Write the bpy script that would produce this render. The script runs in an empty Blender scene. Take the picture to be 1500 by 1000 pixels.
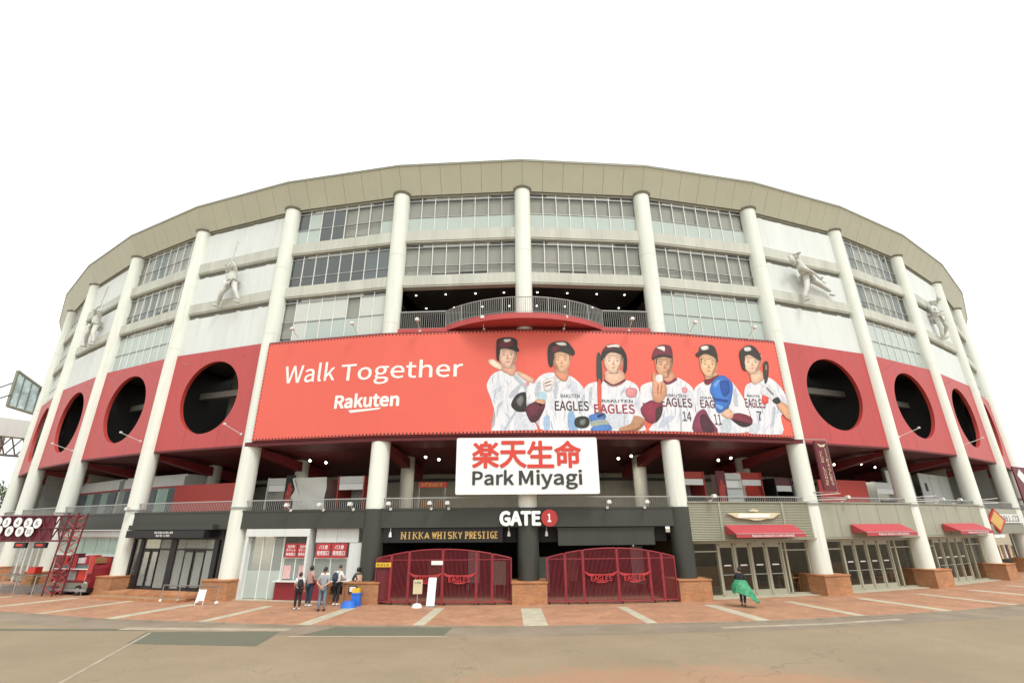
import bpy, bmesh, math, random, os
from mathutils import Matrix, Vector
rnd = random.Random(11)
sc = bpy.context.scene
col = sc.collection
rad = math.radians

# ---------------------------------------------------------------- camera
YAW, PITCH, ROLL = -0.00754044, 0.36122856, -0.00733424
CAM = Vector((0, 0, 3.4))
fw = Vector((math.sin(YAW)*math.cos(PITCH), math.cos(YAW)*math.cos(PITCH), math.sin(PITCH)))
rt = Vector((math.cos(YAW), -math.sin(YAW), 0)); up = rt.cross(fw)
rt, up = math.cos(ROLL)*rt+math.sin(ROLL)*up, math.cos(ROLL)*up-math.sin(ROLL)*rt
cd = bpy.data.cameras.new('camera'); cam = bpy.data.objects.new('camera', cd); col.objects.link(cam)
cd.sensor_width = 36; cd.lens = 17.203; cd.clip_start = .1; cd.clip_end = 2000
mw = Matrix((rt, up, -fw)).transposed().to_4x4(); mw.translation = CAM
cam.matrix_world = mw
sc.camera = cam

# ---------------------------------------------------------------- overcast sky, soft sun, exposure
SUN_EL, SUN_ROT = rad(54.5), rad(150.6)
w = bpy.data.worlds.new('World'); sc.world = w; w.use_nodes = True
nt = w.node_tree; nt.nodes.clear()
sky = nt.nodes.new('ShaderNodeTexSky'); sky.sky_type = 'NISHITA'; sky.sun_disc = False
sky.sun_elevation = SUN_EL; sky.sun_rotation = SUN_ROT; sky.dust_density = 6; sky.air_density = 1.5
mix = nt.nodes.new('ShaderNodeMix'); mix.data_type = 'RGBA'; mix.inputs[0].default_value = .93
mix.inputs[7].default_value = (8.5, 8.62, 8.35, 1)          # even cloud layer over the whole sky
bg = nt.nodes.new('ShaderNodeBackground'); bg.inputs[1].default_value = .112
wo = nt.nodes.new('ShaderNodeOutputWorld')
nt.links.new(sky.outputs[0], mix.inputs[6]); nt.links.new(mix.outputs[2], bg.inputs[0]); nt.links.new(bg.outputs[0], wo.inputs[0])
sd = bpy.data.lights.new('sun', 'SUN'); so = bpy.data.objects.new('sun', sd); col.objects.link(so)
sd.energy = 1.35; sd.angle = rad(18); sd.color = (1, .98, .94)
sdir = Vector((-.35, .62, -1.0)).normalized()
so.rotation_euler = sdir.to_track_quat('-Z', 'Y').to_euler()
sc.view_settings.view_transform = 'Standard'; sc.view_settings.look = 'None'
sc.view_settings.exposure = .62; sc.view_settings.gamma = 1; sc.view_settings.use_curve_mapping = False

# ---------------------------------------------------------------- materials
def lin(c): return tuple(((x/255)/12.92 if x/255 <= .04045 else ((x/255+.055)/1.055)**2.4) for x in c)
def alb(c, k=.92): return tuple(min(.86, v*k) for v in lin(c))     # print colour -> base colour
MATS = {}
def mat(name, c, rough=.6, var=.12, scale=1.5, bump=0., bscale=40., metal=0., spec=.5, streak=False, emit=None, es=0., dirt=0.):
    if name in MATS: return MATS[name]
    m = bpy.data.materials.new(name); m.use_nodes = True; n = m.node_tree.nodes; l = m.node_tree.links
    b = n['Principled BSDF']; b.inputs['Roughness'].default_value = rough; b.inputs['Metallic'].default_value = metal
    b.inputs['Specular IOR Level'].default_value = spec
    c4 = (*c, 1)
    b.inputs['Base Color'].default_value = c4
    geo = n.new('ShaderNodeNewGeometry')
    if var > 0:
        mp = n.new('ShaderNodeMapping'); l.new(geo.outputs['Position'], mp.inputs[0])
        if streak: mp.inputs['Scale'].default_value = (1, 1, .12)
        no = n.new('ShaderNodeTexNoise'); no.inputs['Scale'].default_value = scale; no.inputs['Detail'].default_value = 6; no.inputs['Roughness'].default_value = .65
        l.new(mp.outputs[0], no.inputs[0])
        mr = n.new('ShaderNodeMapRange'); mr.inputs[1].default_value = .3; mr.inputs[2].default_value = .7
        mr.inputs[3].default_value = 1-var; mr.inputs[4].default_value = 1+var*.6
        l.new(no.outputs[0], mr.inputs[0])
        mu = n.new('ShaderNodeMix'); mu.data_type = 'RGBA'; mu.blend_type = 'MULTIPLY'; mu.inputs[0].default_value = 1
        mu.inputs[6].default_value = c4; l.new(mr.outputs[0], mu.inputs[7])
        outc = mu.outputs[2]
        if dirt > 0:
            n2 = n.new('ShaderNodeTexNoise'); n2.inputs['Scale'].default_value = 2.2; n2.inputs['Detail'].default_value = 8; n2.inputs['Roughness'].default_value = .7
            mp2 = n.new('ShaderNodeMapping'); mp2.inputs['Scale'].default_value = (1.6, 1.6, .1); l.new(geo.outputs['Position'], mp2.inputs[0]); l.new(mp2.outputs[0], n2.inputs[0])
            m2 = n.new('ShaderNodeMapRange'); m2.inputs[1].default_value = .52; m2.inputs[2].default_value = .75; m2.inputs[3].default_value = 0; m2.inputs[4].default_value = dirt
            l.new(n2.outputs[0], m2.inputs[0])
            mu2 = n.new('ShaderNodeMix'); mu2.data_type = 'RGBA'; l.new(m2.outputs[0], mu2.inputs[0]); l.new(outc, mu2.inputs[6]); mu2.inputs[7].default_value = (c[0]*.5, c[1]*.48, c[2]*.42, 1)
            outc = mu2.outputs[2]
        l.new(outc, b.inputs['Base Color'])
        r2 = n.new('ShaderNodeMapRange'); r2.inputs[3].default_value = max(.03, rough-.1); r2.inputs[4].default_value = min(1, rough+.1); l.new(no.outputs[0], r2.inputs[0]); l.new(r2.outputs[0], b.inputs['Roughness'])
    if bump > 0:
        nb = n.new('ShaderNodeTexNoise'); nb.inputs['Scale'].default_value = bscale; nb.inputs['Detail'].default_value = 4; l.new(geo.outputs['Position'], nb.inputs[0])
        bp = n.new('ShaderNodeBump'); bp.inputs['Strength'].default_value = bump; bp.inputs['Distance'].default_value = .02; l.new(nb.outputs[0], bp.inputs['Height']); l.new(bp.outputs[0], b.inputs['Normal'])
    if emit:
        b.inputs['Emission Color'].default_value = (*emit, 1); b.inputs['Emission Strength'].default_value = es
    MATS[name] = m
    return m
def glass(name, tint, ior=1.5, opac=0., c=(.5, .5, .5), rough=.03):
    m = bpy.data.materials.new(name); m.use_nodes = True; n = m.node_tree.nodes; l = m.node_tree.links
    n.remove(n['Principled BSDF']); o = n['Material Output']
    tr = n.new('ShaderNodeBsdfTransparent'); tr.inputs[0].default_value = (*tint, 1)
    base = tr.outputs[0]
    if opac > 0:
        d = n.new('ShaderNodeBsdfDiffuse'); d.inputs[0].default_value = (*c, 1)
        mx = n.new('ShaderNodeMixShader'); mx.inputs[0].default_value = opac; l.new(base, mx.inputs[1]); l.new(d.outputs[0], mx.inputs[2]); base = mx.outputs[0]
    g = n.new('ShaderNodeBsdfGlossy'); g.inputs['Roughness'].default_value = rough; g.inputs[0].default_value = (.95, 1, .98, 1)
    geo = n.new('ShaderNodeNewGeometry'); nb = n.new('ShaderNodeTexNoise'); nb.inputs['Scale'].default_value = .6; l.new(geo.outputs['Position'], nb.inputs[0])
    bp = n.new('ShaderNodeBump'); bp.inputs['Strength'].default_value = .2; bp.inputs['Distance'].default_value = .12; l.new(nb.outputs[0], bp.inputs['Height']); l.new(bp.outputs[0], g.inputs['Normal'])
    fr = n.new('ShaderNodeFresnel'); fr.inputs[0].default_value = ior
    m2 = n.new('ShaderNodeMixShader'); bk = n.new('ShaderNodeMath'); bk.operation = 'SUBTRACT'; bk.inputs[0].default_value = 1; l.new(geo.outputs['Backfacing'], bk.inputs[1]); ml = n.new('ShaderNodeMath'); ml.operation = 'MULTIPLY'; l.new(fr.outputs[0], ml.inputs[0]); l.new(bk.outputs[0], ml.inputs[1]); l.new(ml.outputs[0], m2.inputs[0]); l.new(base, m2.inputs[1]); l.new(g.outputs[0], m2.inputs[2]); l.new(m2.outputs[0], o.inputs[0])
    MATS[name] = m
    return m
def brickmat(name, c1, c2, mortar, bw, bh, msz, vertical=True, bump=.4):
    m = bpy.data.materials.new(name); m.use_nodes = True; n = m.node_tree.nodes; l = m.node_tree.links; b = n['Principled BSDF']; b.inputs['Roughness'].default_value = .85
    b.inputs['Specular IOR Level'].default_value = .3
    tc = n.new('ShaderNodeTexCoord'); src = tc.outputs['Object']
    br = n.new('ShaderNodeTexBrick'); br.inputs['Scale'].default_value = 1; br.inputs['Brick Width'].default_value = bw; br.inputs['Row Height'].default_value = bh; br.inputs['Mortar Size'].default_value = msz
    br.inputs['Color1'].default_value = (*c1, 1); br.inputs['Color2'].default_value = (*c2, 1); br.inputs['Mortar'].default_value = (*mortar, 1); br.inputs['Bias'].default_value = -.1
    if vertical:
        sp = n.new('ShaderNodeSeparateXYZ'); l.new(src, sp.inputs[0]); ad = n.new('ShaderNodeMath'); l.new(sp.outputs[0], ad.inputs[0]); l.new(sp.outputs[1], ad.inputs[1])
        cb = n.new('ShaderNodeCombineXYZ'); l.new(ad.outputs[0], cb.inputs[0]); l.new(sp.outputs[2], cb.inputs[1]); src = cb.outputs[0]
    l.new(src, br.inputs[0])
    geo = n.new('ShaderNodeNewGeometry'); no = n.new('ShaderNodeTexNoise'); no.inputs['Scale'].default_value = .9; no.inputs['Detail'].default_value = 9; no.inputs['Roughness'].default_value = .7; l.new(geo.outputs['Position'], no.inputs[0])
    mr = n.new('ShaderNodeMapRange'); mr.inputs[1].default_value = .3; mr.inputs[2].default_value = .7; mr.inputs[3].default_value = .72; mr.inputs[4].default_value = 1.15; l.new(no.outputs[0], mr.inputs[0])
    mu = n.new('ShaderNodeMix'); mu.data_type = 'RGBA'; mu.blend_type = 'MULTIPLY'; mu.inputs[0].default_value = 1; l.new(br.outputs[0], mu.inputs[6]); l.new(mr.outputs[0], mu.inputs[7]); l.new(mu.outputs[2], b.inputs['Base Color'])
    bp = n.new('ShaderNodeBump'); bp.inputs['Strength'].default_value = bump; bp.inputs['Distance'].default_value = .01; l.new(br.outputs['Fac'], bp.inputs['Height']); bp.invert = True; l.new(bp.outputs[0], b.inputs['Normal'])
    MATS[name] = m
    return m

mat('column_white', (.75, .78, .71), .55, .09, 1.2, .08, 30, streak=True, dirt=.36)
mat('panel_white', (.67, .70, .685), .5, .08, .8, .05, 20, streak=True, dirt=.3)
mat('concrete', (.53, .54, .48), .8, .16, 1.1, .2, 25, streak=True, dirt=.4)
mat('seam_tan', (.20, .195, .15), .7, .1); mat('soffit_tan', (.55, .55, .44), .5, .05, .5, 0, dirt=.1)
mat('edge_green', (.22, .22, .17), .5, .1)
mat('red_panel', (.47, .062, .062), .5, .1, .8, .04, 18, streak=True, dirt=.35)
mat('beam_red', (.20, .018, .02), .6, .2); mat('concourse_beige', (.46, .44, .35), .8, .15); mat('red_dark', (.115, .011, .015), .6, .15)
mat('red_mid', (.44, .045, .035), .55, .1, 1)
mat('fascia_grey', (.043, .047, .039), .5, .15, 1.4, 0, streak=True)
mat('black', (.012, .012, .014), .45, .2)
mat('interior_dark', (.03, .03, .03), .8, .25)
mat('interior_grey', (.22, .215, .19), .8, .15)
mat('interior_brown', (.10, .062, .035), .7, .35, 2.2)
mat('blind', (.47, .46, .43), .8, .22, .3, streak=True)
mat('blind_dark', (.13, .16, .175), .7, .3, .6)
mat('mullion', (.74, .75, .72), .4, .05, metal=0)
mat('rail_steel', (.38, .38, .36), .4, .1, metal=.2)
mat('rail_dark', (.16, .16, .15), .4, .1)
mat('siding', (.325, .325, .25), .45, .09, 1.2, 0, streak=True, dirt=.15)
mat('awning_red', (.44, .055, .065), .75, .1, 2, .1, 30)
mat('frame_beige', (.36, .345, .26), .45, .08, 3)
mat('gate_red', (.30, .028, .04), .4, .15, 4)
mat('gate_bar', (.20, .018, .028), .45, .15, 4); mat('gate_mesh', (.12, .014, .02), .5, .2, 3)
mat('sign_white', (.84, .84, .84), .35, .02, 1)
mat('sign_red', (.62, .05, .032), .4, .04)
mat('sign_dark', (.035, .038, .036), .4, .04)
mat('gold', (.62, .40, .13), .4, .2, 8)
mat('gold_pale', (.62, .56, .36), .4, .15, 5)
mat('banner_red', (.72, .120, .085), .55, .05, .35, .05, 6)
mat('white_paint', (.80, .80, .78), .45, .05, 3)
mat('maroon', (.13, .012, .024), .5, .1)
mat('wood', (.30, .15, .06), .6, .3, 6)
mat('blue', (.03, .16, .62), .45, .1)
mat('yellow', (.75, .46, .03), .5, .08)
mat('metal_grey', (.36, .36, .35), .4, .15, 5, metal=.3)
mat('lamp_grey', (.70, .70, .66), .4, .05)
mat('lamp_glow', (.9, .9, .85), .4, 0, emit=(1, .93, .78), es=5)
mat('green_glass', (.36, .50, .44), .15, .12, 1)
mat('statue_white', (.60, .61, .57), .6, .1, 3, .15, 12, dirt=.3)
mat('plastic_white', (.78, .78, .76), .4, .05)
mat('green_cape', (.045, .30, .14), .6, .5, 7, .2, 9)
mat('leaf', (.06, .10, .028), .6, .5, 1.5)
mat('leaf_light', (.10, .15, .04), .6, .4, 1.5)
mat('bark', (.10, .07, .045), .9, .3, 5)
mat('stone_band', (.47, .44, .33), .85, .22, 1.6, .2, 50, dirt=0)
mat('mat_green', (.13, .135, .095), .85, .12, 2, .2, 60)
mat('kerb_line', (.39, .335, .25), .85, .3, 1.2)
mat('led', (.42, .52, .52), .3, .6, .8)
mat('disc_red', (.42, .03, .03), .4, .05); mat('sign_crimson', (.45, .035, .042), .5, .05); mat('counter_red', (.22, .014, .022), .45, .1); mat('road_grey', (.25, .205, .15), .85, .25, .5, .2, 60)
mat('skin', (.52, .30, .20), .6, .08, 6)
mat('hair', (.012, .009, .008), .5, .2)
mat('hair_brown', (.06, .03, .02), .5, .2)
glass('glass_clear', (.88, .885, .87), 1.6)
glass('glass_dark', (.55, .60, .62), 2.1)
glass('glass_frost', (.78, .84, .81), 1.5, .62, (.62, .70, .665), .12)
glass('glass_pale', (.80, .85, .83), 1.5, .7, (.72, .75, .70), .12)
glass('glass_hall', (.86, .9, .88), 1.5, .22, (.7, .74, .72), .05)
brickmat('brick_wall', (.52, .225, .10), (.40, .155, .07), (.36, .24, .14), .21, .075, .012)
brickmat('paver', (.475, .255, .155), (.40, .20, .118), (.34, .21, .135), .21, .105, .01, False, .25)

# ---------------------------------------------------------------- object helpers
class MB:
    def __init__(s): s.v = []; s.f = []; s.m = []; s.s = []
    def add(s, v, f, mi=0, sm=False):
        o = len(s.v); s.v += [tuple(p) for p in v]
        for q in f: s.f.append(tuple(i+o for i in q)); s.m.append(mi); s.s.append(sm)
        return s
    def box(s, x0, x1, y0, y1, z0, z1, mi=0):
        v = [(x, y, z) for z in (z0, z1) for y in (y0, y1) for x in (x0, x1)]
        return s.add(v, [(0, 2, 3, 1), (4, 5, 7, 6), (0, 1, 5, 4), (2, 6, 7, 3), (0, 4, 6, 2), (1, 3, 7, 5)], mi)
    def cyl(s, a, b, r, r2=None, n=12, mi=0, cap=True):
        a = Vector(a); b = Vector(b); r2 = r if r2 is None else r2; d = (b-a).normalized()
        u = d.orthogonal().normalized(); w_ = d.cross(u); v = []
        for p, q in ((a, r), (b, r2)):
            for i in range(n):
                t = 2*math.pi*i/n; v.append(p+u*(q*math.cos(t))+w_*(q*math.sin(t)))
        s.add(v, [(i, (i+1) % n, n+(i+1) % n, n+i) for i in range(n)], mi, True)
        if cap:
            s.add(v[:n], [tuple(reversed(range(n)))], mi); s.add(v[n:], [tuple(range(n))], mi)
        return s
    def tube(s, pts, r, n=8, mi=0):
        for i in range(len(pts)-1):
            ra, rb = (r, r) if not isinstance(r, (list, tuple)) else (r[i], r[i+1])
            s.cyl(pts[i], pts[i+1], ra, rb, n, mi)
        return s
    def prism(s, out, y0, y1, mi=0, back=True):
        n = len(out); v = [(x, y0, z) for x, z in out]+[(x, y1, z) for x, z in out]
        s.add(v, [tuple(range(n))]+([tuple(reversed(range(n, 2*n)))] if back else [])+[(i, n+i, n+(i+1) % n, (i+1) % n) for i in range(n)], mi)
        return s
    def ell(s, c, r, n=12, m=8, mi=0, M=None, zmin=-1):
        v = []; c = Vector(c)
        for j in range(m+1):
            t = math.pi*j/m; zz = max(math.cos(t), zmin)
            for i in range(n):
                a = 2*math.pi*i/n; p = Vector((r[0]*math.sin(t)*math.cos(a), r[1]*math.sin(t)*math.sin(a), r[2]*zz))
                v.append(c+(M @ p if M else p))
        s.add(v, [(j*n+i, (j+1)*n+i, (j+1)*n+(i+1) % n, j*n+(i+1) % n) for j in range(m) for i in range(n)], mi, True)
        return s
    def mesh(s, name, mats):
        me = bpy.data.meshes.new(name); me.from_pydata(s.v, [], s.f)
        for m in (mats if isinstance(mats, (list, tuple)) else [mats]): me.materials.append(MATS[m] if isinstance(m, str) else m)
        me.polygons.foreach_set('material_index', s.m); me.polygons.foreach_set('use_smooth', s.s); me.update()
        return me
I4 = Matrix.Identity(4)
def obj(name, me, M=None, parent=None):
    o = bpy.data.objects.new(name, me); col.objects.link(o)
    M = M if M is not None else (parent.matrix_basis.copy() if parent else I4)
    if parent: o.parent = parent; o.matrix_parent_inverse = parent.matrix_basis.inverted()
    o.matrix_basis = M
    return o
def tag(o, label, cat, group=None):
    o['label'] = label; o['category'] = cat
    if group: o['group'] = group
    return o
def thing(name, label, cat, M, group=None):
    o = bpy.data.objects.new(name, None); o.empty_display_size = .3; col.objects.link(o); o.matrix_basis = M
    return tag(o, label, cat, group)
def part(name, mb, mats, parent, M=None): return obj(name, mb.mesh(name, mats), M, parent)
def struct(name, mb, mats, M=None, parent=None, kind='structure'):
    o = obj(name, mb.mesh(name, mats), M, parent)
    if not parent: o['kind'] = kind
    return o
def T(x, y, z=0, rz=0): return Matrix.Translation((x, y, z)) @ Matrix.Rotation(rz, 4, 'Z')
TXT = {}
try: FONT = bpy.data.fonts.load(os.path.join(bpy.utils.system_resource('DATAFILES', path='fonts'), 'Noto Sans CJK Regular.woff2'))
except Exception: FONT = None
ASC = set(map(chr, range(32, 127)))
def textmesh(s, bold=0.):
    key = (s, bold)
    if key in TXT: return TXT[key]
    cu = bpy.data.curves.new('txt', 'FONT'); cu.body = s
    if FONT and set(s) <= ASC: cu.font = FONT
    cu.fill_mode = 'FRONT'; cu.resolution_u = 3
    o = bpy.data.objects.new('txt', cu); col.objects.link(o)
    dg = bpy.context.evaluated_depsgraph_get(); me = bpy.data.meshes.new_from_object(o.evaluated_get(dg))
    v = [(p.co.x, p.co.y) for p in me.vertices]; f = [tuple(p.vertices) for p in me.polygons]
    bpy.data.objects.remove(o); bpy.data.curves.remove(cu); bpy.data.meshes.remove(me)
    x0 = min(p[0] for p in v); x1 = max(p[0] for p in v); y0 = min(p[1] for p in v); y1 = max(p[1] for p in v)
    v = [((p[0]-x0)/(x1-x0), (p[1]-y0)/(y1-y0)) for p in v]
    if bold:                                    # heavier weight: the outline laid over itself all round
        asp = (x1-x0)/(y1-y0); n = len(v); v0, f0 = v, f; v, f = list(v0), list(f0)
        for i in range(10):
            t = 2*math.pi*i/10; o_ = len(v)
            v += [(p[0]+bold*math.cos(t)/asp, p[1]+bold*math.sin(t)) for p in v0]; f += [tuple(q+o_ for q in g_) for g_ in f0]
    TXT[key] = (v, f)
    return TXT[key]
def text(mb, s, x0, x1, z0, z1, y, mi=0, bold=0., shear=0., depth=0.):
    v, f = textmesh(s, bold)
    nl = 11 if bold else 1; per = len(v)//nl
    P = [(x0+(x1-x0)*a+shear*b, y-.0004*(i//per), z0+(z1-z0)*b) for i, (a, b) in enumerate(v)]
    mb.add(P, f, mi)
    if depth:                                   # raised letter: side walls along the outline edges
        cnt = {}
        for q in f:
            for i in range(len(q)):
                e = (q[i], q[(i+1) % len(q)]); k = tuple(sorted(e)); cnt.setdefault(k, []).append(e)
        n = len(P); B = P+[(x, y+depth, z) for x, _, z in P]
        mb.add(B, [(e[0][1], e[0][0], e[0][0]+n, e[0][1]+n) for k, e in cnt.items() if len(e) == 1], mi)
def rrect(x0, x1, z0, z1, r, n=5):
    o = []
    for cx, cz, a0 in ((x1-r, z1-r, 0), (x0+r, z1-r, 90), (x0+r, z0+r, 180), (x1-r, z0+r, 270)):
        for i in range(n+1):
            a = rad(a0+90*i/n); o.append((cx+r*math.cos(a), cz+r*math.sin(a)))
    return o
def circ(cx, cz, r, n=32, r2=None): return [(cx+r*math.cos(2*math.pi*i/n), cz+(r2 or r)*math.sin(2*math.pi*i/n)) for i in range(n)]

# ---------------------------------------------------------------- plan of the stand: columns on an elliptical arc
RAD, ELL, DTH, TH0, CX, CY = 79.96, 1.39607, .09872016, .01348798, .54509, -138.0098
def P(k):
    a = TH0+k*DTH; return Vector((RAD*math.sin(a)-CX, -RAD*math.cos(a)*ELL-CY, 0))
def LB(k): return (P(k+1)-P(k)).length
def frame(o, t):
    n = Vector((-t.y, t.x, 0))                        # inward
    M = Matrix((t, n, Vector((0, 0, 1)))).transposed().to_4x4(); M.translation = o
    return M
def BM(k): return frame(P(k), (P(k+1)-P(k)).normalized())          # x along the bay, y inward, z up
def CM(k): return frame(P(k), (P(k+1)-P(k-1)).normalized())
def OFFP(k, d):                                       # mitred offset, d outward
    t0 = (P(k)-P(k-1)).normalized(); t1 = (P(k+1)-P(k)).normalized(); t = (t0+t1).normalized()
    n = Vector((t.y, -t.x, 0)); return P(k)+n*(d/max(.3, n.dot(Vector((t1.y, -t1.x, 0)))))

# ================================================================ GROUND AND PAVING
def groundmat():
    m = bpy.data.materials.new('plaza'); m.use_nodes = True; n = m.node_tree.nodes; l = m.node_tree.links; b = n['Principled BSDF']
    b.inputs['Roughness'].default_value = .85; b.inputs['Specular IOR Level'].default_value = .25
    geo = n.new('ShaderNodeNewGeometry'); pos = geo.outputs['Position']
    def noise(scale, det=6, rough=.6, sc_=None):
        x = n.new('ShaderNodeTexNoise'); x.inputs['Scale'].default_value = scale; x.inputs['Detail'].default_value = det; x.inputs['Roughness'].default_value = rough
        if sc_:
            mp = n.new('ShaderNodeMapping'); mp.inputs['Scale'].default_value = sc_; mp.inputs['Rotation'].default_value = (0, 0, .12); l.new(pos, mp.inputs[0]); l.new(mp.outputs[0], x.inputs[0])
        else: l.new(pos, x.inputs[0])
        return x.outputs[0]
    def rng(s, a, b_, c, d):
        x = n.new('ShaderNodeMapRange'); x.inputs[1].default_value = a; x.inputs[2].default_value = b_; x.inputs[3].default_value = c; x.inputs[4].default_value = d; l.new(s, x.inputs[0]); return x.outputs[0]
    def mixc(f, a, b_):
        x = n.new('ShaderNodeMix'); x.data_type = 'RGBA'
        if isinstance(f, float): x.inputs[0].default_value = f
        else: l.new(f, x.inputs[0])
        for i, q in ((6, a), (7, b_)):
            if isinstance(q, tuple): x.inputs[i].default_value = (*q, 1)
            else: l.new(q, x.inputs[i])
        return x.outputs[2]
    c = mixc(rng(noise(.25, 8, .65), .35, .65, 0, 1), (.262, .212, .14), (.35, .284, .188))
    c = mixc(rng(noise(.09, 8, .7, (.35, 1.6, 1)), .52, .68, 0, .5), c, (.27, .225, .165))      # long tyre-worn smears
    c = mixc(rng(noise(1.3, 8, .75), .62, .78, 0, .38), c, (.21, .165, .115))
    c = mixc(rng(noise(55, 3, .6), .35, .65, .0, .6), c, (.235, .18, .125))        # aggregate grain
    c = mixc(rng(noise(11, 5, .7), .42, .72, 0, .5), c, (.215, .17, .115))
    c = mixc(rng(noise(24, 4, .7), .56, .74, 0, .35), c, (.44, .37, .26))
    # worn orange-red paint with its own ragged outline
    sp = n.new('ShaderNodeVectorMath'); sp.operation = 'SUBTRACT'; l.new(pos, sp.inputs[0]); sp.inputs[1].default_value = (3.4, 12.2, 0)
    sc2 = n.new('ShaderNodeVectorMath'); sc2.operation = 'MULTIPLY'; l.new(sp.outputs[0], sc2.inputs[0]); sc2.inputs[1].default_value = (.17, .36, 1)
    ln = n.new('ShaderNodeVectorMath'); ln.operation = 'LENGTH'; l.new(sc2.outputs[0], ln.inputs[0])
    ad = n.new('ShaderNodeMath'); l.new(ln.outputs['Value'], ad.inputs[0]); l.new(rng(noise(1.1, 9, .8), 0, 1, -.75, .75), ad.inputs[1])
    c = mixc(rng(ad.outputs[0], .75, 1.05, .36, 0), c, (.46, .20, .11))
    # hairline cracks
    vo = n.new('ShaderNodeTexVoronoi'); vo.feature = 'DISTANCE_TO_EDGE'; vo.inputs['Scale'].default_value = .16
    mp = n.new('ShaderNodeMapping'); l.new(pos, mp.inputs[0])
    nz = n.new('ShaderNodeTexNoise'); nz.inputs['Scale'].default_value = .8; nz.inputs['Detail'].default_value = 6; l.new(pos, nz.inputs[0])
    av = n.new('ShaderNodeVectorMath'); av.operation = 'MULTIPLY_ADD'; l.new(nz.outputs['Color'], av.inputs[0]); av.inputs[1].default_value = (2.2, 2.2, 0); l.new(mp.outputs[0], av.inputs[2]); l.new(av.outputs[0], vo.inputs[0])
    c = mixc(rng(vo.outputs[0], 0, .0035, .42, 0), c, (.13, .10, .07))
    l.new(c, b.inputs['Base Color'])
    bp = n.new('ShaderNodeBump'); bp.inputs['Strength'].default_value = .35; bp.inputs['Distance'].default_value = .012; l.new(noise(70, 4, .6), bp.inputs['Height']); l.new(bp.outputs[0], b.inputs['Normal'])
    MATS['plaza'] = m
groundmat()
g = struct('ground', MB().add([(-500, -400, 0), (500, -400, 0), (500, 600, 0), (-500, 600, 0)], [(0, 1, 2, 3)]), 'plaza')
pav = bpy.data.objects.new('pavement', None); col.objects.link(pav); pav['kind'] = 'structure'; pav.matrix_basis = T(.5, 23, 0)
for k in range(-6, 6):
    Mi = BM(k).inverted(); L = LB(k)
    q = [Mi @ OFFP(k, 6.0), Mi @ OFFP(k+1, 6.0), Mi @ OFFP(k+1, -1), Mi @ OFFP(k, -1)]
    part('paving_panel', MB().add([(p.x, p.y, .004) for p in q], [(0, 1, 2, 3)]), 'paver', pav, BM(k))
    a, b = OFFP(k, 6.0), OFFP(k+1, 6.0); a2, b2 = OFFP(k, 6.32), OFFP(k+1, 6.32)
    for i in range(8):                                   # edging stones
        f0, f1 = i/8+.004, (i+1)/8-.004
        v = [a2.lerp(b2, f0), a2.lerp(b2, f1), a.lerp(b, f1), a.lerp(b, f0)]
        me = MB().add([(p.x, p.y, .010) for p in v]+[(p.x, p.y, -.03) for p in v], [(0, 1, 2, 3), (0, 4, 5, 1), (1, 5, 6, 2), (2, 6, 7, 3), (3, 7, 4, 0)])
        part('edging_stone', me, 'road_grey', pav, I4)
    c_, d_ = OFFP(k, 6.32), OFFP(k+1, 6.32); e_, f_ = OFFP(k, 7.7), OFFP(k+1, 7.7)
    part('tarmac_strip', MB().add([(p.x, p.y, .003) for p in (e_, f_, d_, c_)], [(0, 1, 2, 3)]), 'road_grey', g, I4)
    for h, wd in ((0, .9 if k == 0 else .55), (.5, .42)):                    # radial stone bands on the column line and at mid bay
        fr = frame(P(k).lerp(P(k+1), h), (P(k+1)-P(k-1 if h == 0 else k)).normalized())
        for j in range(4):
            y0 = -1.9-(j+1)*1.02
            part('band_stone', MB().box(-wd/2, wd/2, y0+.012, y0+1.008, -.03, .009), 'stone_band', pav, fr)
# asphalt repair patches and a concrete channel in the plaza
for pts in (((-13.17, 19.72), (-8.37, 19.58), (-8.1, 17.38), (-12.5, 17.86)), ((-6.65, 20.53), (-2.35, 20.4), (-2.51, 18.84), (-7.4, 18.98))):
    part('repair_patch', MB().add([(x, y, .005) for x, y in pts[::-1]], [(0, 1, 2, 3)]), 'mat_green', g, I4)
def strip(pts, wd, z):
    mb = MB()
    for (x0, y0), (x1, y1) in zip(pts, pts[1:]):
        d = Vector((x1-x0, y1-y0)).normalized(); nx, ny = -d.y*wd/2, d.x*wd/2
        mb.add([(x0-nx, y0-ny, z), (x1-nx, y1-ny, z), (x1+nx, y1+ny, z), (x0+nx, y0+ny, z)], [(0, 1, 2, 3)])
    return mb
part('drain_channel', strip([(-10.4, 12.2), (-12.95, 19.6)], .1, .006), 'kerb_line', g, I4)
part('drain_channel', strip([(-14.5, 20.35), (-8.2, 19.95)], .5, .006), 'kerb_line', g, I4)
part('drain_channel', strip([(-7.7, 18.75), (-2.3, 18.6)], .16, .006), 'kerb_line', g, I4)
part('drain_channel', strip([(7.2, 19.85), (11.2, 20.45), (14.6, 21.3)], .28, .006), 'kerb_line', g, I4)
part('drain_channel', strip([(-60, 19.0), (-22, 20.4), (-13.3, 20.1)], .35, .005), 'mat_green', g, I4)

# ================================================================ STADIUM
st = thing('stadium', 'curved grandstand with white columns, red panels with round holes and tan roof edge', 'stadium', T(.53, 27, 0))
K0, K1 = -8, 8
HT = 23.72
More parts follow.
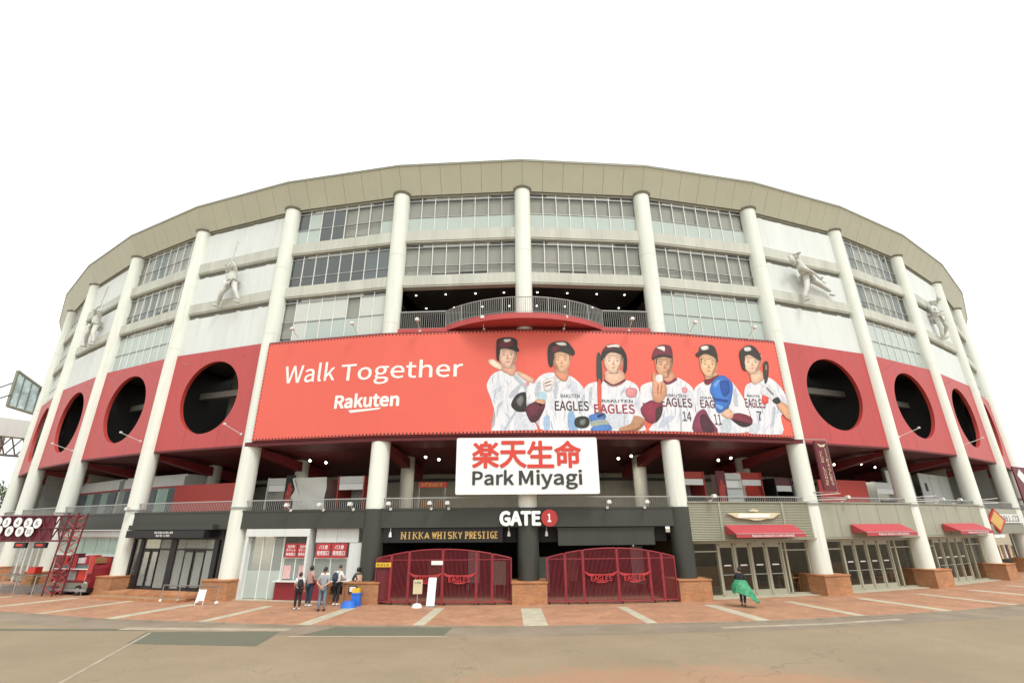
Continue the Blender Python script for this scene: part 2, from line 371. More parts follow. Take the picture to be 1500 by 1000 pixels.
# columns and brick pedestals
cmb = MB()
for z0, z1 in ((.9, 4.36), (4.385, 8.1), (8.125, 14.6), (14.625, 19.2), (19.225, HT)): cmb.cyl((0, 0, z0), (0, 0, z1), .5, n=36)
cmb.cyl((0, 0, .9), (0, 0, HT), .488, n=36)
cme = cmb.mesh('column', 'column_white')
capme = MB().cyl((0, 0, HT), (0, 0, HT+.12), .54, .62, 36).mesh('column_cap', 'edge_green')
colme = MB().cyl((0, 0, .9), (0, 0, 4.3), .53, n=36).mesh('painted_sleeve', 'fascia_grey')
ringme = MB().cyl((0, 0, 4.42), (0, 0, 4.5), .56, n=36).mesh('collar', 'metal_grey')
pm = MB().box(-.82, .82, -.88, .82, -.02, .9)
pedme = pm.mesh('pedestal', 'brick_wall')
pcap = MB().box(-.86, .86, -.92, .86, .9, .96).mesh('coping', 'brick_wall')
for k in range(K0, K1+1):
    M = CM(k)
    c = obj('column', cme, M, st); obj('column_cap', capme, M, c)
    if k in (-1, 0, 1): obj('painted_sleeve', colme, M, c)
    else: obj('collar', ringme, M, c)
    p_ = obj('pedestal', pedme, M, st); obj('coping', pcap, M, p_)

# roof edge: flared fascia panels, capping, roof behind
roof = part('roof', MB(), 'edge_green', st, I4)
rb = MB()
for k in range(K0, K1):
    a, b, c, d = OFFP(k, .12), OFFP(k+1, .12), OFFP(k+1, 1.02), OFFP(k, 1.02)
    z0, z1 = 23.75, 25.36
    B = [Vector((p.x, p.y, z)) for p, z in ((a, z0), (b, z0), (c, z1), (d, z1))]
    nrm = (B[1]-B[0]).cross(B[3]-B[0]).normalized()
    if nrm.z > 0: nrm = -nrm
    rb.add([p-nrm*.05 for p in B], [(0, 1, 2, 3)], 1)
    for i in range(6):
        f0, f1 = i/6+.0011, (i+1)/6-.0011
        v = [B[0].lerp(B[1], f0), B[0].lerp(B[1], f1), B[3].lerp(B[2], f1), B[3].lerp(B[2], f0)]
        u = [p-nrm*.045 for p in v]
        part('fascia_panel', MB().add(v+u, [(0, 1, 2, 3), (0, 4, 5, 1), (1, 5, 6, 2), (2, 6, 7, 3), (3, 7, 4, 0)]), 'soffit_tan', roof, I4)
    e, f = OFFP(k+1, 1.06), OFFP(k, 1.06); gI, hI = OFFP(k+1, -9), OFFP(k, -9)
    ob, oa = OFFP(k+1, 1.0), OFFP(k, 1.0)
    rb.add([(f.x, f.y, 25.36), (e.x, e.y, 25.36), (e.x, e.y, 25.52), (f.x, f.y, 25.52)], [(0, 1, 2, 3)])
    rb.add([(f.x, f.y, 25.36), (e.x, e.y, 25.36), (ob.x, ob.y, 25.36), (oa.x, oa.y, 25.36)], [(3, 2, 1, 0)])
    rb.add([(f.x, f.y, 25.52), (e.x, e.y, 25.52), (gI.x, gI.y, 26.3), (hI.x, hI.y, 26.3)], [(0, 1, 2, 3)])
    i0, i1 = OFFP(k, -.35), OFFP(k+1, -.35)
    rb.add([(a.x, a.y, z0), (b.x, b.y, z0), (i1.x, i1.y, z0), (i0.x, i0.y, z0)], [(0, 3, 2, 1)])
roof.data = rb.mesh('roof', ['edge_green', 'seam_tan'])

LEV = {'A': (21.05, 23.7, 22.17), 'B': (17.85, 20.18, 18.58), 'C': (14.15, 17.04, 15.43)}
WINB = (-8, -6, -4, -2, -1, 0, 1, 3, 5, 7)
def window(k, lev, main, low, merged=False, n=8):
    z0, z1, zt = LEV[lev]; L = LB(k); s0, s1 = .46, L-.46; M = BM(k); zs = z1-.27
    fr = MB(); t = .022
    for z, h in ((z0+.04, .04), (zt, .025), (zs, .03), (z1-.03, .03)): fr.box(s0, s1, .06, .16, z-h, z+h, 1)
    for i in range(n+1):
        s = s0+(s1-s0)*i/n; s = min(max(s, s0+t), s1-t); fr.box(s-t, s+t, .05, .165, z0+.08, z1-.06)
    fo = part('window', fr, ['mullion', 'metal_grey'], st, M)
    if merged:
        pb = MB()
        for a, b in ((z0+.08, zt-.025), (zt+.025, zs-.03), (zs+.03, z1-.06)): pb.box(s0+.02, s1-.02, .10, .112, a, b)
        o = part('panes', pb, main[0] if isinstance(main, list) else main, fo, M); o['kind'] = 'stuff'
    else:
        wds = (s1-s0)/n
        for i in range(n):
            a, b = s0+wds*i+t, s0+wds*(i+1)-t
            mi = main[i % len(main)] if isinstance(main, list) else main
            lo = low[i % len(low)] if isinstance(low, list) else low
            tl = rnd.uniform(-.004, .004)
            for (za, zb, mm) in ((z0+.08, zt-.025, lo), (zt+.025, zs-.03, mi)):
                pb = MB().add([(a, .10+tl, za), (b, .10-tl, za), (b, .10-tl, zb), (a, .10+tl, zb), (a, .112, za), (b, .112, za), (b, .112, zb), (a, .112, zb)],
                              [(0, 1, 2, 3), (7, 6, 5, 4), (0, 4, 5, 1), (2, 6, 7, 3), (0, 3, 7, 4), (1, 5, 6, 2)])
                part('pane', pb, mm, fo, M)
        part('pane', MB().box(s0+.02, s1-.02, .10, .112, zs+.03, z1-.06), 'glass_clear', fo, M)
    return fo
for k in range(K0, K1):
    L = LB(k); M = BM(k)
    s0, s1 = .42, L-.42
    # concrete spandrel beams
    for z0, z1 in ((20.2, 21.03), (17.06, 17.83)):
        b = MB().box(s0, s1, -.14, .4, z0+.1, z1).box(s0, s1, -.10, .4, z0, z0+.1)
        part('spandrel_beam', b, 'concrete', st, M)
    part('spandrel_beam', MB().box(s0, s1, .02, .4, 23.7, 24.4), 'concrete', st, M)
    # rooms behind
    deep = 7 if k in (-1, 0) else 4
    rm = MB(); rm.box(-.2, L+.2, 4, 4.1, 17.06, 24.4); rm.box(-.2, L+.2, .4, 4, 20.3, 20.9); rm.box(-.2, L+.2, .4, 4, 24.0, 24.3)
    rm.box(-.2, L+.2, .4, deep, 17.2, 17.7, 1 if deep == 7 else 0); rm.box(-.2, L+.2, deep, deep+.1, 13.6, 17.2, 1 if deep == 7 else 0); rm.box(-.2, L+.2, .4, deep, 13.7, 14.1, 1)
    part('room_shell', rm, ['interior_grey', 'interior_dark'], st, M)
    merged = k in (-8, -6, 5, 7)
    if k in WINB:
        for lev in 'ABC':
            if lev == 'C' and k in (-1, 0): continue
            z0, z1, zt = LEV[lev]
            if k in (-1, 0): main, low = 'glass_clear', ('glass_frost' if lev == 'A' else 'glass_clear')
            elif k == 1: main, low = {'A': ('glass_clear', 'glass_frost'), 'B': ('glass_clear', 'glass_clear'), 'C': ('glass_frost', 'glass_frost')}[lev]
            elif k == -2: main, low = {'A': (['glass_dark', 'glass_frost', 'glass_dark', 'glass_dark', 'glass_clear', 'glass_clear', 'glass_clear', 'glass_clear'], ['glass_frost', 'glass_frost', 'glass_dark', 'glass_dark', 'glass_clear', 'glass_clear', 'glass_clear', 'glass_frost']), 'B': ('glass_dark', 'glass_dark'), 'C': (['glass_clear', 'glass_pale', 'glass_pale', 'glass_pale', 'glass_pale', 'glass_clear', 'glass_pale', 'glass_pale'], ['glass_clear', 'glass_pale', 'glass_frost', 'glass_frost', 'glass_frost', 'glass_frost', 'glass_pale', 'glass_pale'])}[lev]
            else: main, low = {'A': ('glass_clear', 'glass_clear'), 'B': ('glass_clear', 'glass_clear'), 'C': ('glass_frost', 'glass_frost')}[lev]
            fo = window(k, lev, main, low, merged)
            # roller blinds close behind the glass, each drop a little different
            n = 4; wd = (L-.95)/n
            for i in range(n):
                if k == -2 and lev == 'A' and i < 2: continue
                if k == -2 and lev == 'B' and i < 3 : continue
                zb = z0+.1 + (rnd.uniform(0, .25) if k in (-1, 0, 1, -2) else rnd.uniform(0, .5))
                part('blind', MB().box(.48+wd*i, .48+wd*(i+1)-.03, .24, .25, zb, z1-.3), 'blind' if abs(k) < 3 or (i+k) % 3 else 'blind_dark', fo, M)
            part('blind_box', MB().box(L*.2, L*.74, .115, .2, z1-.25, z1-.09), 'white_paint', fo, M)
    else:
        for lev, top in (('A', 23.4), ('B', 19.85), ('C', 16.72)):
            z0 = LEV[lev][0]
            pw = (s1-s0)/2
            for i in range(2):
                part('wall_panel', MB().box(s0+pw*i+.004, s0+pw*(i+1)-.004, -.04, .3, z0, top), 'panel_white', st, M)
            sl = MB().box(s0, s1, .1, .32, top, LEV[lev][1]+.05)
            for i in range(4): x = s0+(s1-s0)*(i+.3)/4; sl.box(x, x+.35, .06, .1, top+.05, top+.14, 1)
            part('vent_strip', sl, ['interior_grey', 'panel_white'], st, M)
    # red storey: perforated panel, or the backing behind the banner
    if -2 <= k <= 1:
        part('backing_wall', MB().box(s0, s1, .05, .3, 7.95, 14.05).box(-.1, L+.1, -.5, .05, 7.72, 7.95), 'red_dark', st, M)
    else:
        n = 64; cx, cz, r = L/2, 11.05, 2.3
        mb = MB(); ci = [(cx+r*math.cos(2*math.pi*i/n), cz+r*math.sin(2*math.pi*i/n)) for i in range(n)]
        hw, zl, zh = L/2-.42, 7.9, 14.12
        outp = []
        for i in range(n):
            a = 2*math.pi*i/n; dx, dz = math.cos(a), math.sin(a)
            t = min(hw/abs(dx) if abs(dx) > 1e-6 else 1e9, ((zh-cz) if dz > 0 else (cz-zl))/abs(dz) if abs(dz) > 1e-6 else 1e9)
            outp.append((cx+dx*t, cz+dz*t))
        for j, tgt in (((0), (cx+hw, zh)), (1, (cx-hw, zh)), (2, (cx-hw, zl)), (3, (cx+hw, zl))):   # snap one spoke to each corner
            bi = min(range(n), key=lambda i: (outp[i][0]-tgt[0])**2+(outp[i][1]-tgt[1])**2); outp[bi] = tgt
        v = [(x, -.15, z) for x, z in outp]+[(x, -.15, z) for x, z in ci]
        mb.add(v, [(i, n+i, n+(i+1) % n, (i+1) % n) for i in range(n)][::1])
        mb.f[:] = [tuple(reversed(q)) for q in mb.f]
        rp = part('red_panel', mb, 'red_panel', st, M)
        rim = MB(); v = [(x, -.15, z) for x, z in ci]+[(x, .08, z) for x, z in ci]
        rim.add(v, [(i, (i+1) % n, n+(i+1) % n, n+i) for i in range(n)], 0, True)
        part('hole_rim', rim, 'red_mid', rp, M)
        seam = MB()
        for xs in (L*.34, L*.67):
            for za, zb in ((7.9, cz-math.sqrt(max(0, r*r-(xs-cx)**2))), (cz+math.sqrt(max(0, r*r-(xs-cx)**2)), 14.12)):
                seam.box(xs-.008, xs+.008, -.1505, -.149, za, zb)
        for sx in (-1, 1):
            x, z = cx+sx*2.35, cz+2.35; part('lamp_arm', MB().tube([(x, -.15, z), (x+sx*.2, -.6, z+.1)], .011, 6), 'rail_steel', rp, M)
        part('panel_seam', seam, 'red_dark', rp, M)
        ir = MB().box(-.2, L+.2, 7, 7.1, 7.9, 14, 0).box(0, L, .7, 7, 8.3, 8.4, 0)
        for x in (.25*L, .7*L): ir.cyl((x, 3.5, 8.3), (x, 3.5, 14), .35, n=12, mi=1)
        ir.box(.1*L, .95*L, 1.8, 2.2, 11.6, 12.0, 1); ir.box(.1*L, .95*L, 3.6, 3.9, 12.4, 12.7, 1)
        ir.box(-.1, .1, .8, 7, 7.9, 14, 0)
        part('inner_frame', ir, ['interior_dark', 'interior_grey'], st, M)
    # concourse level: soffit, raking beams, floor slab, back wall, inner column
    cs = MB().box(-.1, L+.1, -.15, 2.4, 7.78, 7.9)
    cs.add([(-.1, 2.4, 7.78), (L+.1, 2.4, 7.78), (L+.1, 9, 6.9), (-.1, 9, 6.9)], [(3, 2, 1, 0)])
    part('concourse_soffit', cs, 'red_dark', st, M)
    part('raking_beam', MB().add([(-.25, .4, 7.77), (.25, .4, 7.77), (.25, 7, 7.1), (-.25, 7, 7.1), (-.25, .4, 7.5), (.25, .4, 7.5), (.25, 7, 6.3), (-.25, 7, 6.3)],
        [(0, 1, 2, 3), (7, 6, 5, 4), (0, 4, 5, 1), (1, 5, 6, 2), (2, 6, 7, 3), (3, 7, 4, 0)]), 'beam_red', st, CM(k))
    part('concourse_floor', MB().box(-.3, L+.3, .0, 9, 3.62, 3.9), 'interior_grey', st, M)
    part('concourse_wall', MB().box(-.3, L+.3, (9 if abs(k+.5) < 5 else 3.2), 9.2, 3.9, 7.75).box(-.3, L+.3, 8.9, 9, 6.4, 6.6, 1), ['concourse_beige', 'fascia_grey'], st, M)
    if k in (-7, -6, -5, 5, 6, 7): part('cross_wall', MB().box(-.12, .12, .7, 9, 3.9, 7.7), 'interior_grey', st, CM(k))
    part('inner_column', MB().cyl((0, 4.6, 3.9), (0, 4.6, 7.6), .42, n=20), 'concrete', st, CM(k))
# deck fascia and railings
for k in range(-7, 7):
    L = LB(k); M = BM(k)
    if k <= 0:
        part('deck_fascia', MB().box(.05, L-.05, -.3, .25, 3.38, 4.3).box(.05, L-.05, -.33, -.3, 4.22, 4.32), 'fascia_grey', st, M)
        rz = 3.92
    elif k <= 3:
        mb = MB(); zz0, zz1 = 2.72, 4.5
        if k == 1:                                     # fine horizontal corrugation
            n = 22
            for i in range(n):
                z = zz0+(zz1-zz0)*i/n; h = (zz1-zz0)/n
                mb.add([(.35, -.34, z), (L-.02, -.34, z), (L-.02, -.38, z+h*.5), (.35, -.38, z+h*.5), (L-.02, -.34, z+h), (.35, -.34, z+h)], [(0, 1, 2, 3), (3, 2, 4, 5)])
            mb.box(.35, L-.02, -.33, .2, zz0, zz1)
            for x in (2.15, 5.95): mb.box(x-.06, x+.06, -.40, -.33, zz0, zz1)
            mb.box(.33, L, -.42, .2, zz1, zz1+.06); mb.box(.33, L, -.42, .2, zz0-.06, zz0)
            part('deck_fascia', mb, 'siding', st, M)
        else:
            fo = part('deck_fascia', MB().box(.04, L-.04, -.30, .2, zz0, zz1-.02).box(.03, L-.03, -.42, .2, zz1, zz1+.06).box(.03, L-.03, -.4, .2, zz0-.06, zz0), 'siding', st, M)
            for i in range(5):
                pw = (L-.08)/5
                part('cladding_panel', MB().box(.04+pw*i+.012, .04+pw*(i+1)-.012, -.36, -.30, zz0+.02, zz1-.02), 'siding', fo, M)
    else:
        part('deck_fascia', MB().box(.05, L-.05, -.3, .25, 3.38, 4.35), 'siding', st, M)
    zt = 4.82
    rl = MB(); rl.box(.45, L-.45, -.22, -.17, zt-.03, zt+.02); rl.box(.45, L-.45, -.205, -.185, 4.02, 4.05)
    nb = int((L-.9)/.115)
    for i in range(nb+1):
        s = .47+(L-.94)*i/nb; rl.box(s-.008, s+.008, -.203, -.187, 4.05, zt-.03)
    part('railing', rl, 'rail_steel', st, M)
# terrace above the banner: straight railings, bowed red balcony
for k, sa, sb in ((-1, .5, 3.25), (0, 4.66, LB(0)-.5)):
    M = BM(k); rl = MB(); rl.box(sa, sb, -.12, -.07, 15.36, 15.42); rl.box(sa, sb, -.11, -.08, 14.3, 14.33)
    nb = int((sb-sa)/.12)
    for i in range(nb+1): s = sa+(sb-sa)*i/nb; rl.box(s-.009, s+.009, -.105, -.085, 14.33, 15.36)
    part('terrace_railing', rl, 'rail_steel', st, M)
    part('terrace_kerb', MB().box(.42, LB(k)-.42, -.2, .4, 13.95, 14.28), 'red_panel', st, M)
A = BM(-1) @ Vector((3.25, -.1, 0)); B = BM(0) @ Vector((4.66, -.1, 0)); mid = (A+B)/2; ch = (B-A); L2 = ch.length/2; tx = ch.normalized(); ny = Vector((tx.y, -tx.x, 0)); sag = 1.95
Rr = (L2*L2+sag*sag)/(2*sag); NB = 40; arc = []
for i in range(NB+1):
    a = -math.asin(L2/Rr)+2*math.asin(L2/Rr)*i/NB
    arc.append(mid+tx*(Rr*math.sin(a))+ny*(sag-Rr+Rr*math.cos(a)))
bal = MB(); n = NB+1
top = [(p.x, p.y, 14.42) for p in arc]; bot = [(p.x, p.y, 14.10) for p in arc]; ins = [(p.x-ny.x*.0, p.y+.9, 14.02) for p in (arc[0], arc[-1])]
bal.add(top+bot, [(i, n+i, n+i+1, i+1) for i in range(NB)]+[tuple(range(n))]+[tuple(reversed(range(n, 2*n)))])
balo = part('balcony', bal, 'red_panel', st, I4)
rl = MB()
rl.tube([(p.x, p.y, 15.4) for p in [q-ny*.05 for q in arc]], .028, 6); rl.tube([(p.x, p.y, 14.5) for p in [q-ny*.05 for q in arc]], .014, 5)
NBAL = 88
for i in range(NBAL+1):
    t = i/NBAL*NB; j = min(int(t), NB-1); p = arc[j].lerp(arc[j+1], t-j)-ny*.05
    h = .011 if i % 11 else .024
    rl.box(p.x-h, p.x+h, p.y-h, p.y+h, 14.42, 15.4)
part('balcony_railing', rl, 'rail_steel', balo, I4)
# ceiling downlights over the terrace
dl = MB().cyl((0, 0, -.03), (0, 0, 0), .05, n=12).mesh('downlight', 'lamp_glow')
for k in (-1, 0):
    for y, ss in ((1.3, (1.0, 2.9, 4.8, 6.6)), (3.3, (1.2, 3.1, 5.0, 6.8))):
        for s in ss: obj('downlight', dl, BM(k) @ T(s, y, 17.19), st)

# ================================================================ BANNER
PLAYERS = [
 [
  ((214, 196, 174),[(13.84,12.09),(14.09,12.12),(14.6,11.71),(14.57,11.48),(14.25,11.59),(13.87,11.86)]),
  ((223, 205, 182),[(13.86,12.08),(14.09,12.1),(14.56,11.72),(14.53,11.51),(14.24,11.61),(13.89,11.86)]),
  ((236, 216, 192),[(13.88,12.06),(14.09,12.08),(14.51,11.74),(14.49,11.55),(14.23,11.64),(13.91,11.86)]),
  ((246, 226, 200),[(13.91,12.04),(14.09,12.05),(14.45,11.76),(14.43,11.6),(14.21,11.67),(13.93,11.87)]),
  ((255, 237, 210),[(13.96,11.99),(14.09,12.01),(14.34,11.8),(14.33,11.69),(14.17,11.74),(13.98,11.88)]),
  ((238, 238, 243),[(14.6,11.45),(14.07,11.27),(13.76,10.76),(13.77,10.41),(13.95,9.93),(14.2,9.06),(14.18,8.46),(14.12,8.05),(16.26,8.02),(16.24,8.61),(15.86,8.78),(16.06,10.02),(16.27,10.84),(15.86,11.15),(15.44,11.39),(15.12,11.24)]),
  ((180, 190, 212),[(15.4,8.83),(15.31,8.5),(15.36,8.16),(15.37,8.49)]),
  ((192, 200, 218),[(15.85,10.4),(15.85,10.28),(15.86,10.18),(15.86,10.3)]),
  ((180, 190, 212),[(14.77,10.91),(14.84,10.71),(14.9,10.53),(14.89,10.73)]),
  ((222, 227, 237),[(14.1,11.26),(14.14,10.88),(14.16,10.5),(14.17,10.88)]),
  ((192, 200, 218),[(14.6,10.59),(14.25,10.42),(13.98,10.2),(14.28,10.37)]),
  ((222, 227, 237),[(13.94,10.27),(14.0,9.98),(14.05,9.69),(14.02,9.98)]),
  ((180, 190, 212),[(14.23,10.41),(14.14,10.03),(14.13,9.64),(14.2,10.02)]),
  ((206, 212, 226),[(14.6,10.66),(14.66,10.54),(14.79,10.43),(14.68,10.55)]),
  ((180, 190, 212),[(15.72,10.09),(15.56,10.0),(15.41,9.87),(15.59,9.96)]),
  ((180, 190, 212),[(14.65,10.56),(14.33,10.3),(14.1,10.0),(14.36,10.26)]),
  ((192, 200, 218),[(14.05,9.84),(14.14,9.67),(14.21,9.54),(14.19,9.7)]),
  ((180, 190, 212),[(15.03,10.28),(15.24,10.12),(15.4,9.98),(15.26,10.14)]),
  ((248, 248, 250),[(15.97,10.63),(15.85,10.55),(15.58,10.44),(15.85,10.51)]),
  ((222, 227, 237),[(14.72,8.7),(14.84,8.4),(15.03,8.12),(14.89,8.42)]),
  ((222, 227, 237),[(14.63,10.35),(14.63,10.14),(14.65,9.93),(14.67,10.14)]),
  ((180, 190, 212),[(14.69,9.15),(14.87,8.87),(15.05,8.62),(14.92,8.9)]),
  ((180, 190, 212),[(15.7,10.65),(15.85,10.32),(15.86,10.01),(15.85,10.34)]),
  ((248, 248, 250),[(14.57,9.44),(14.52,9.09),(14.5,8.73),(14.55,9.08)]),
  ((180, 190, 212),[(15.49,10.5),(15.38,10.19),(15.4,9.87),(15.43,10.18)]),
  ((192, 200, 218),[(15.21,9.87),(15.17,9.65),(15.23,9.43),(15.22,9.65)]),
  ((248, 248, 250),[(14.4,8.35),(14.39,8.23),(14.48,8.12),(14.43,8.24)]),
  ((222, 227, 237),[(14.76,11.13),(14.66,10.84),(14.58,10.55),(14.68,10.83)]),
  ((192, 200, 218),[(15.18,9.71),(15.11,9.55),(15.08,9.39),(15.15,9.54)]),
  ((180, 190, 212),[(15.25,9.23),(15.25,9.07),(15.23,8.91),(15.29,9.07)]),
  ((222, 227, 237),[(15.94,10.69),(15.86,10.39),(15.97,10.11),(15.97,10.4)]),
  ((248, 248, 250),[(14.86,10.19),(14.89,9.79),(15.01,9.4),(14.93,9.8)]),
  ((192, 200, 218),[(14.8,9.67),(14.84,9.4),(14.92,9.13),(14.87,9.4)]),
  ((248, 248, 250),[(15.67,10.28),(15.58,10.03),(15.55,9.77),(15.65,10.02)]),
  ((248, 248, 250),[(15.96,8.35),(15.93,8.23),(15.86,8.1),(15.95,8.22)]),
  ((180, 190, 212),[(14.11,11.26),(14.02,10.98),(14.02,10.69),(14.07,10.97)]),
  ((180, 190, 212),[(15.85,9.82),(15.63,9.61),(15.47,9.38),(15.67,9.58)]),
  ((206, 212, 226),[(15.86,8.51),(15.86,8.27),(15.86,8.02),(15.86,8.26)]),
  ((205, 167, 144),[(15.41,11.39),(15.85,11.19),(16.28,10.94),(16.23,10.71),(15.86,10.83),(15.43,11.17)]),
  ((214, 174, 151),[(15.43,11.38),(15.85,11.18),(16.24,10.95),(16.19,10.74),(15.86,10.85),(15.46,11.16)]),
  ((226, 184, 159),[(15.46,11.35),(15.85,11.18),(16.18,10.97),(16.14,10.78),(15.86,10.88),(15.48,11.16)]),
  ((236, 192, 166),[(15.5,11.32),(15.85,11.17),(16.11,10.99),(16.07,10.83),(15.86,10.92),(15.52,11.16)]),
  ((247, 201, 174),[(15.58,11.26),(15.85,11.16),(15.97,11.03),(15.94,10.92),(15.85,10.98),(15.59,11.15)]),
  ((196, 203, 214),[(14.29,9.43),(14.57,9.73),(14.63,9.67),(14.39,9.24),(14.3,8.82)]),
  ((196, 203, 214),[(14.69,8.27),(15.23,9.16),(15.32,9.1),(14.81,8.27)]),
  ((196, 203, 214),[(14.93,10.04),(15.43,10.59),(15.61,10.52),(15.12,9.91)]),
  ((222, 226, 236),[(15.35,9.04),(15.86,8.91),(16.21,8.55),(16.23,8.04),(15.28,8.05)]),
  ((196, 203, 214),[(15.31,11.17),(15.85,10.64),(15.85,10.39),(15.25,10.98)]),
  ((198, 130, 139),[(15.85,10.74),(15.99,10.77),(16.01,10.58),(15.85,10.55)]),
  ((207, 136, 145),[(15.85,10.73),(15.98,10.77),(16.0,10.59),(15.85,10.56)]),
  ((218, 144, 153),[(15.85,10.73),(15.96,10.76),(15.98,10.6),(15.85,10.57)]),
  ((228, 150, 160),[(15.85,10.73),(15.94,10.75),(15.96,10.61),(15.85,10.59)]),
  ((239, 157, 168),[(15.85,10.71),(15.86,10.73),(15.86,10.63),(15.85,10.62)]),
  ((41, 38, 36),[(15.05,9.54),(15.3,10.03),(15.73,10.21),(15.86,10.07),(15.86,9.46),(15.85,9.15),(15.41,9.13),(15.17,9.29)]),
  ((43, 40, 38),[(15.08,9.55),(15.31,10.01),(15.71,10.17),(15.86,10.05),(15.86,9.48),(15.85,9.19),(15.41,9.17),(15.19,9.32)]),
  ((46, 42, 40),[(15.11,9.57),(15.32,9.98),(15.68,10.13),(15.86,10.02),(15.85,9.5),(15.77,9.25),(15.41,9.23),(15.21,9.36)]),
  ((48, 44, 42),[(15.15,9.6),(15.33,9.95),(15.64,10.08),(15.85,9.98),(15.85,9.54),(15.72,9.32),(15.41,9.31),(15.24,9.42)]),
  ((50, 46, 44),[(15.23,9.65),(15.35,9.89),(15.57,9.98),(15.7,9.92),(15.69,9.61),(15.62,9.45),(15.41,9.44),(15.29,9.52)]),
  ((104, 104, 106),[(15.33,9.72),(15.6,10.02),(15.72,9.77),(15.54,9.4)]),
  ((109, 109, 111),[(15.34,9.72),(15.6,10.01),(15.71,9.77),(15.53,9.43)]),
  ((115, 115, 117),[(15.35,9.73),(15.59,9.99),(15.69,9.78),(15.53,9.47)]),
  ((120, 120, 122),[(15.37,9.74),(15.57,9.96),(15.66,9.78),(15.52,9.52)]),
  ((126, 126, 128),[(15.41,9.77),(15.55,9.92),(15.6,9.79),(15.51,9.61)]),
  ((196, 147, 127),[(14.6,11.81),(15.28,11.79),(15.32,11.33),(15.12,11.12),(14.81,11.3),(14.6,11.41)]),
  ((205, 154, 132),[(14.61,11.79),(15.25,11.77),(15.29,11.35),(15.1,11.15),(14.82,11.32),(14.61,11.42)]),
  ((216, 163, 140),[(14.64,11.77),(15.21,11.75),(15.25,11.37),(15.08,11.19),(14.82,11.34),(14.64,11.44)]),
  ((226, 170, 146),[(14.67,11.74),(15.16,11.72),(15.19,11.39),(15.05,11.24),(14.82,11.37),(14.67,11.45)]),
  ((237, 178, 153),[(14.72,11.68),(15.06,11.67),(15.08,11.44),(14.98,11.34),(14.83,11.43),(14.72,11.49)]),
  ((208, 174, 154),[(14.41,12.93),(14.39,12.27),(14.53,11.84),(14.79,11.62),(15.03,11.61),(15.27,11.86),(15.39,12.27),(15.37,12.9)]),
  ((218, 182, 161),[(14.44,12.89),(14.42,12.28),(14.55,11.88),(14.79,11.67),(15.01,11.67),(15.23,11.9),(15.34,12.28),(15.32,12.86)]),
  ((230, 192, 170),[(14.47,12.83),(14.45,12.29),(14.57,11.92),(14.78,11.74),(14.98,11.73),(15.18,11.94),(15.29,12.28),(15.27,12.81)]),
  ((240, 200, 178),[(14.51,12.76),(14.49,12.29),(14.59,11.98),(14.78,11.82),(14.95,11.82),(15.12,12.0),(15.21,12.29),(15.19,12.74)]),
  ((252, 210, 186),[(14.58,12.64),(14.57,12.31),(14.64,12.09),(14.77,11.98),(14.88,11.98),(15.0,12.1),(15.07,12.31),(15.05,12.62)]),
  ((179, 139, 117),[(15.2,12.8),(15.37,12.7),(15.37,12.25),(15.24,11.84),(15.04,11.67),(15.14,12.0),(15.24,12.25)]),
  ((70, 52, 46),[(14.39,12.93),(14.47,12.92),(14.46,12.53),(14.42,12.34)]),
  ((70, 52, 46),[(15.32,12.9),(15.4,12.9),(15.37,12.31),(15.33,12.51)]),
  ((183, 153, 135),[(14.43,12.9),(15.36,12.87),(15.29,12.64),(14.89,12.61),(14.49,12.66)]),
  ((192, 160, 141),[(14.46,12.89),(15.31,12.87),(15.26,12.65),(14.88,12.62),(14.51,12.67)]),
  ((202, 168, 149),[(14.48,12.88),(15.26,12.86),(15.21,12.66),(14.87,12.64),(14.53,12.68)]),
  ((211, 176, 156),[(14.52,12.87),(15.19,12.85),(15.14,12.68),(14.85,12.66),(14.56,12.69)]),
  ((221, 184, 163),[(14.59,12.84),(15.05,12.83),(15.02,12.71),(14.82,12.69),(14.62,12.72)]),
  ((70, 48, 42),[(14.55,12.52),(14.66,12.56),(14.77,12.51),(14.76,12.49),(14.66,12.53),(14.56,12.49)]),
  ((58, 40, 36),[(14.58,12.38),(14.66,12.41),(14.74,12.37),(14.66,12.35)]),
  ((70, 48, 42),[(14.98,12.5),(15.09,12.55),(15.2,12.5),(15.19,12.48),(15.09,12.51),(14.99,12.48)]),
  ((58, 40, 36),[(15.01,12.37),(15.09,12.4),(15.17,12.36),(15.09,12.34)]),
  ((206, 160, 135),[(14.87,12.39),(14.93,12.19),(14.99,12.12),(14.87,12.09),(14.78,12.12),(14.84,12.2)]),
  ((254, 212, 188),[(14.62,12.24),(14.77,12.29),(14.79,12.08),(14.64,12.06)]),
  ((196, 164, 145),[(14.63,11.68),(14.89,11.61),(15.19,11.69),(15.13,11.57),(14.89,11.55),(14.69,11.59)]),
  ((186, 112, 102),[(14.76,11.95),(14.89,11.97),(15.02,11.95),(14.89,11.91)]),
  ((41, 38, 36),[(14.25,12.91),(14.28,13.25),(14.56,13.38),(15.08,13.38),(15.39,13.22),(15.42,12.81),(15.51,12.64),(15.42,12.51),(14.94,12.69),(14.5,12.7),(14.43,12.37),(14.4,12.04),(14.28,12.08),(14.24,12.51)]),
  ((46, 42, 40),[(14.3,12.92),(14.32,13.2),(14.56,13.31),(14.99,13.31),(15.26,13.18),(15.28,12.83),(15.36,12.69),(15.28,12.58),(14.88,12.73),(14.51,12.74),(14.43,12.37),(14.4,12.04),(14.33,12.22),(14.29,12.58)]),
  ((48, 44, 42),[(14.33,12.92),(14.36,13.17),(14.56,13.26),(14.93,13.26),(15.16,13.14),(15.18,12.85),(15.25,12.73),(15.18,12.63),(14.84,12.76),(14.52,12.77),(14.43,12.37),(14.4,12.04),(14.36,12.32),(14.33,12.63)]),
  ((93, 36, 46),[(14.47,13.21),(15.07,13.3),(15.2,12.89),(14.47,12.77)]),
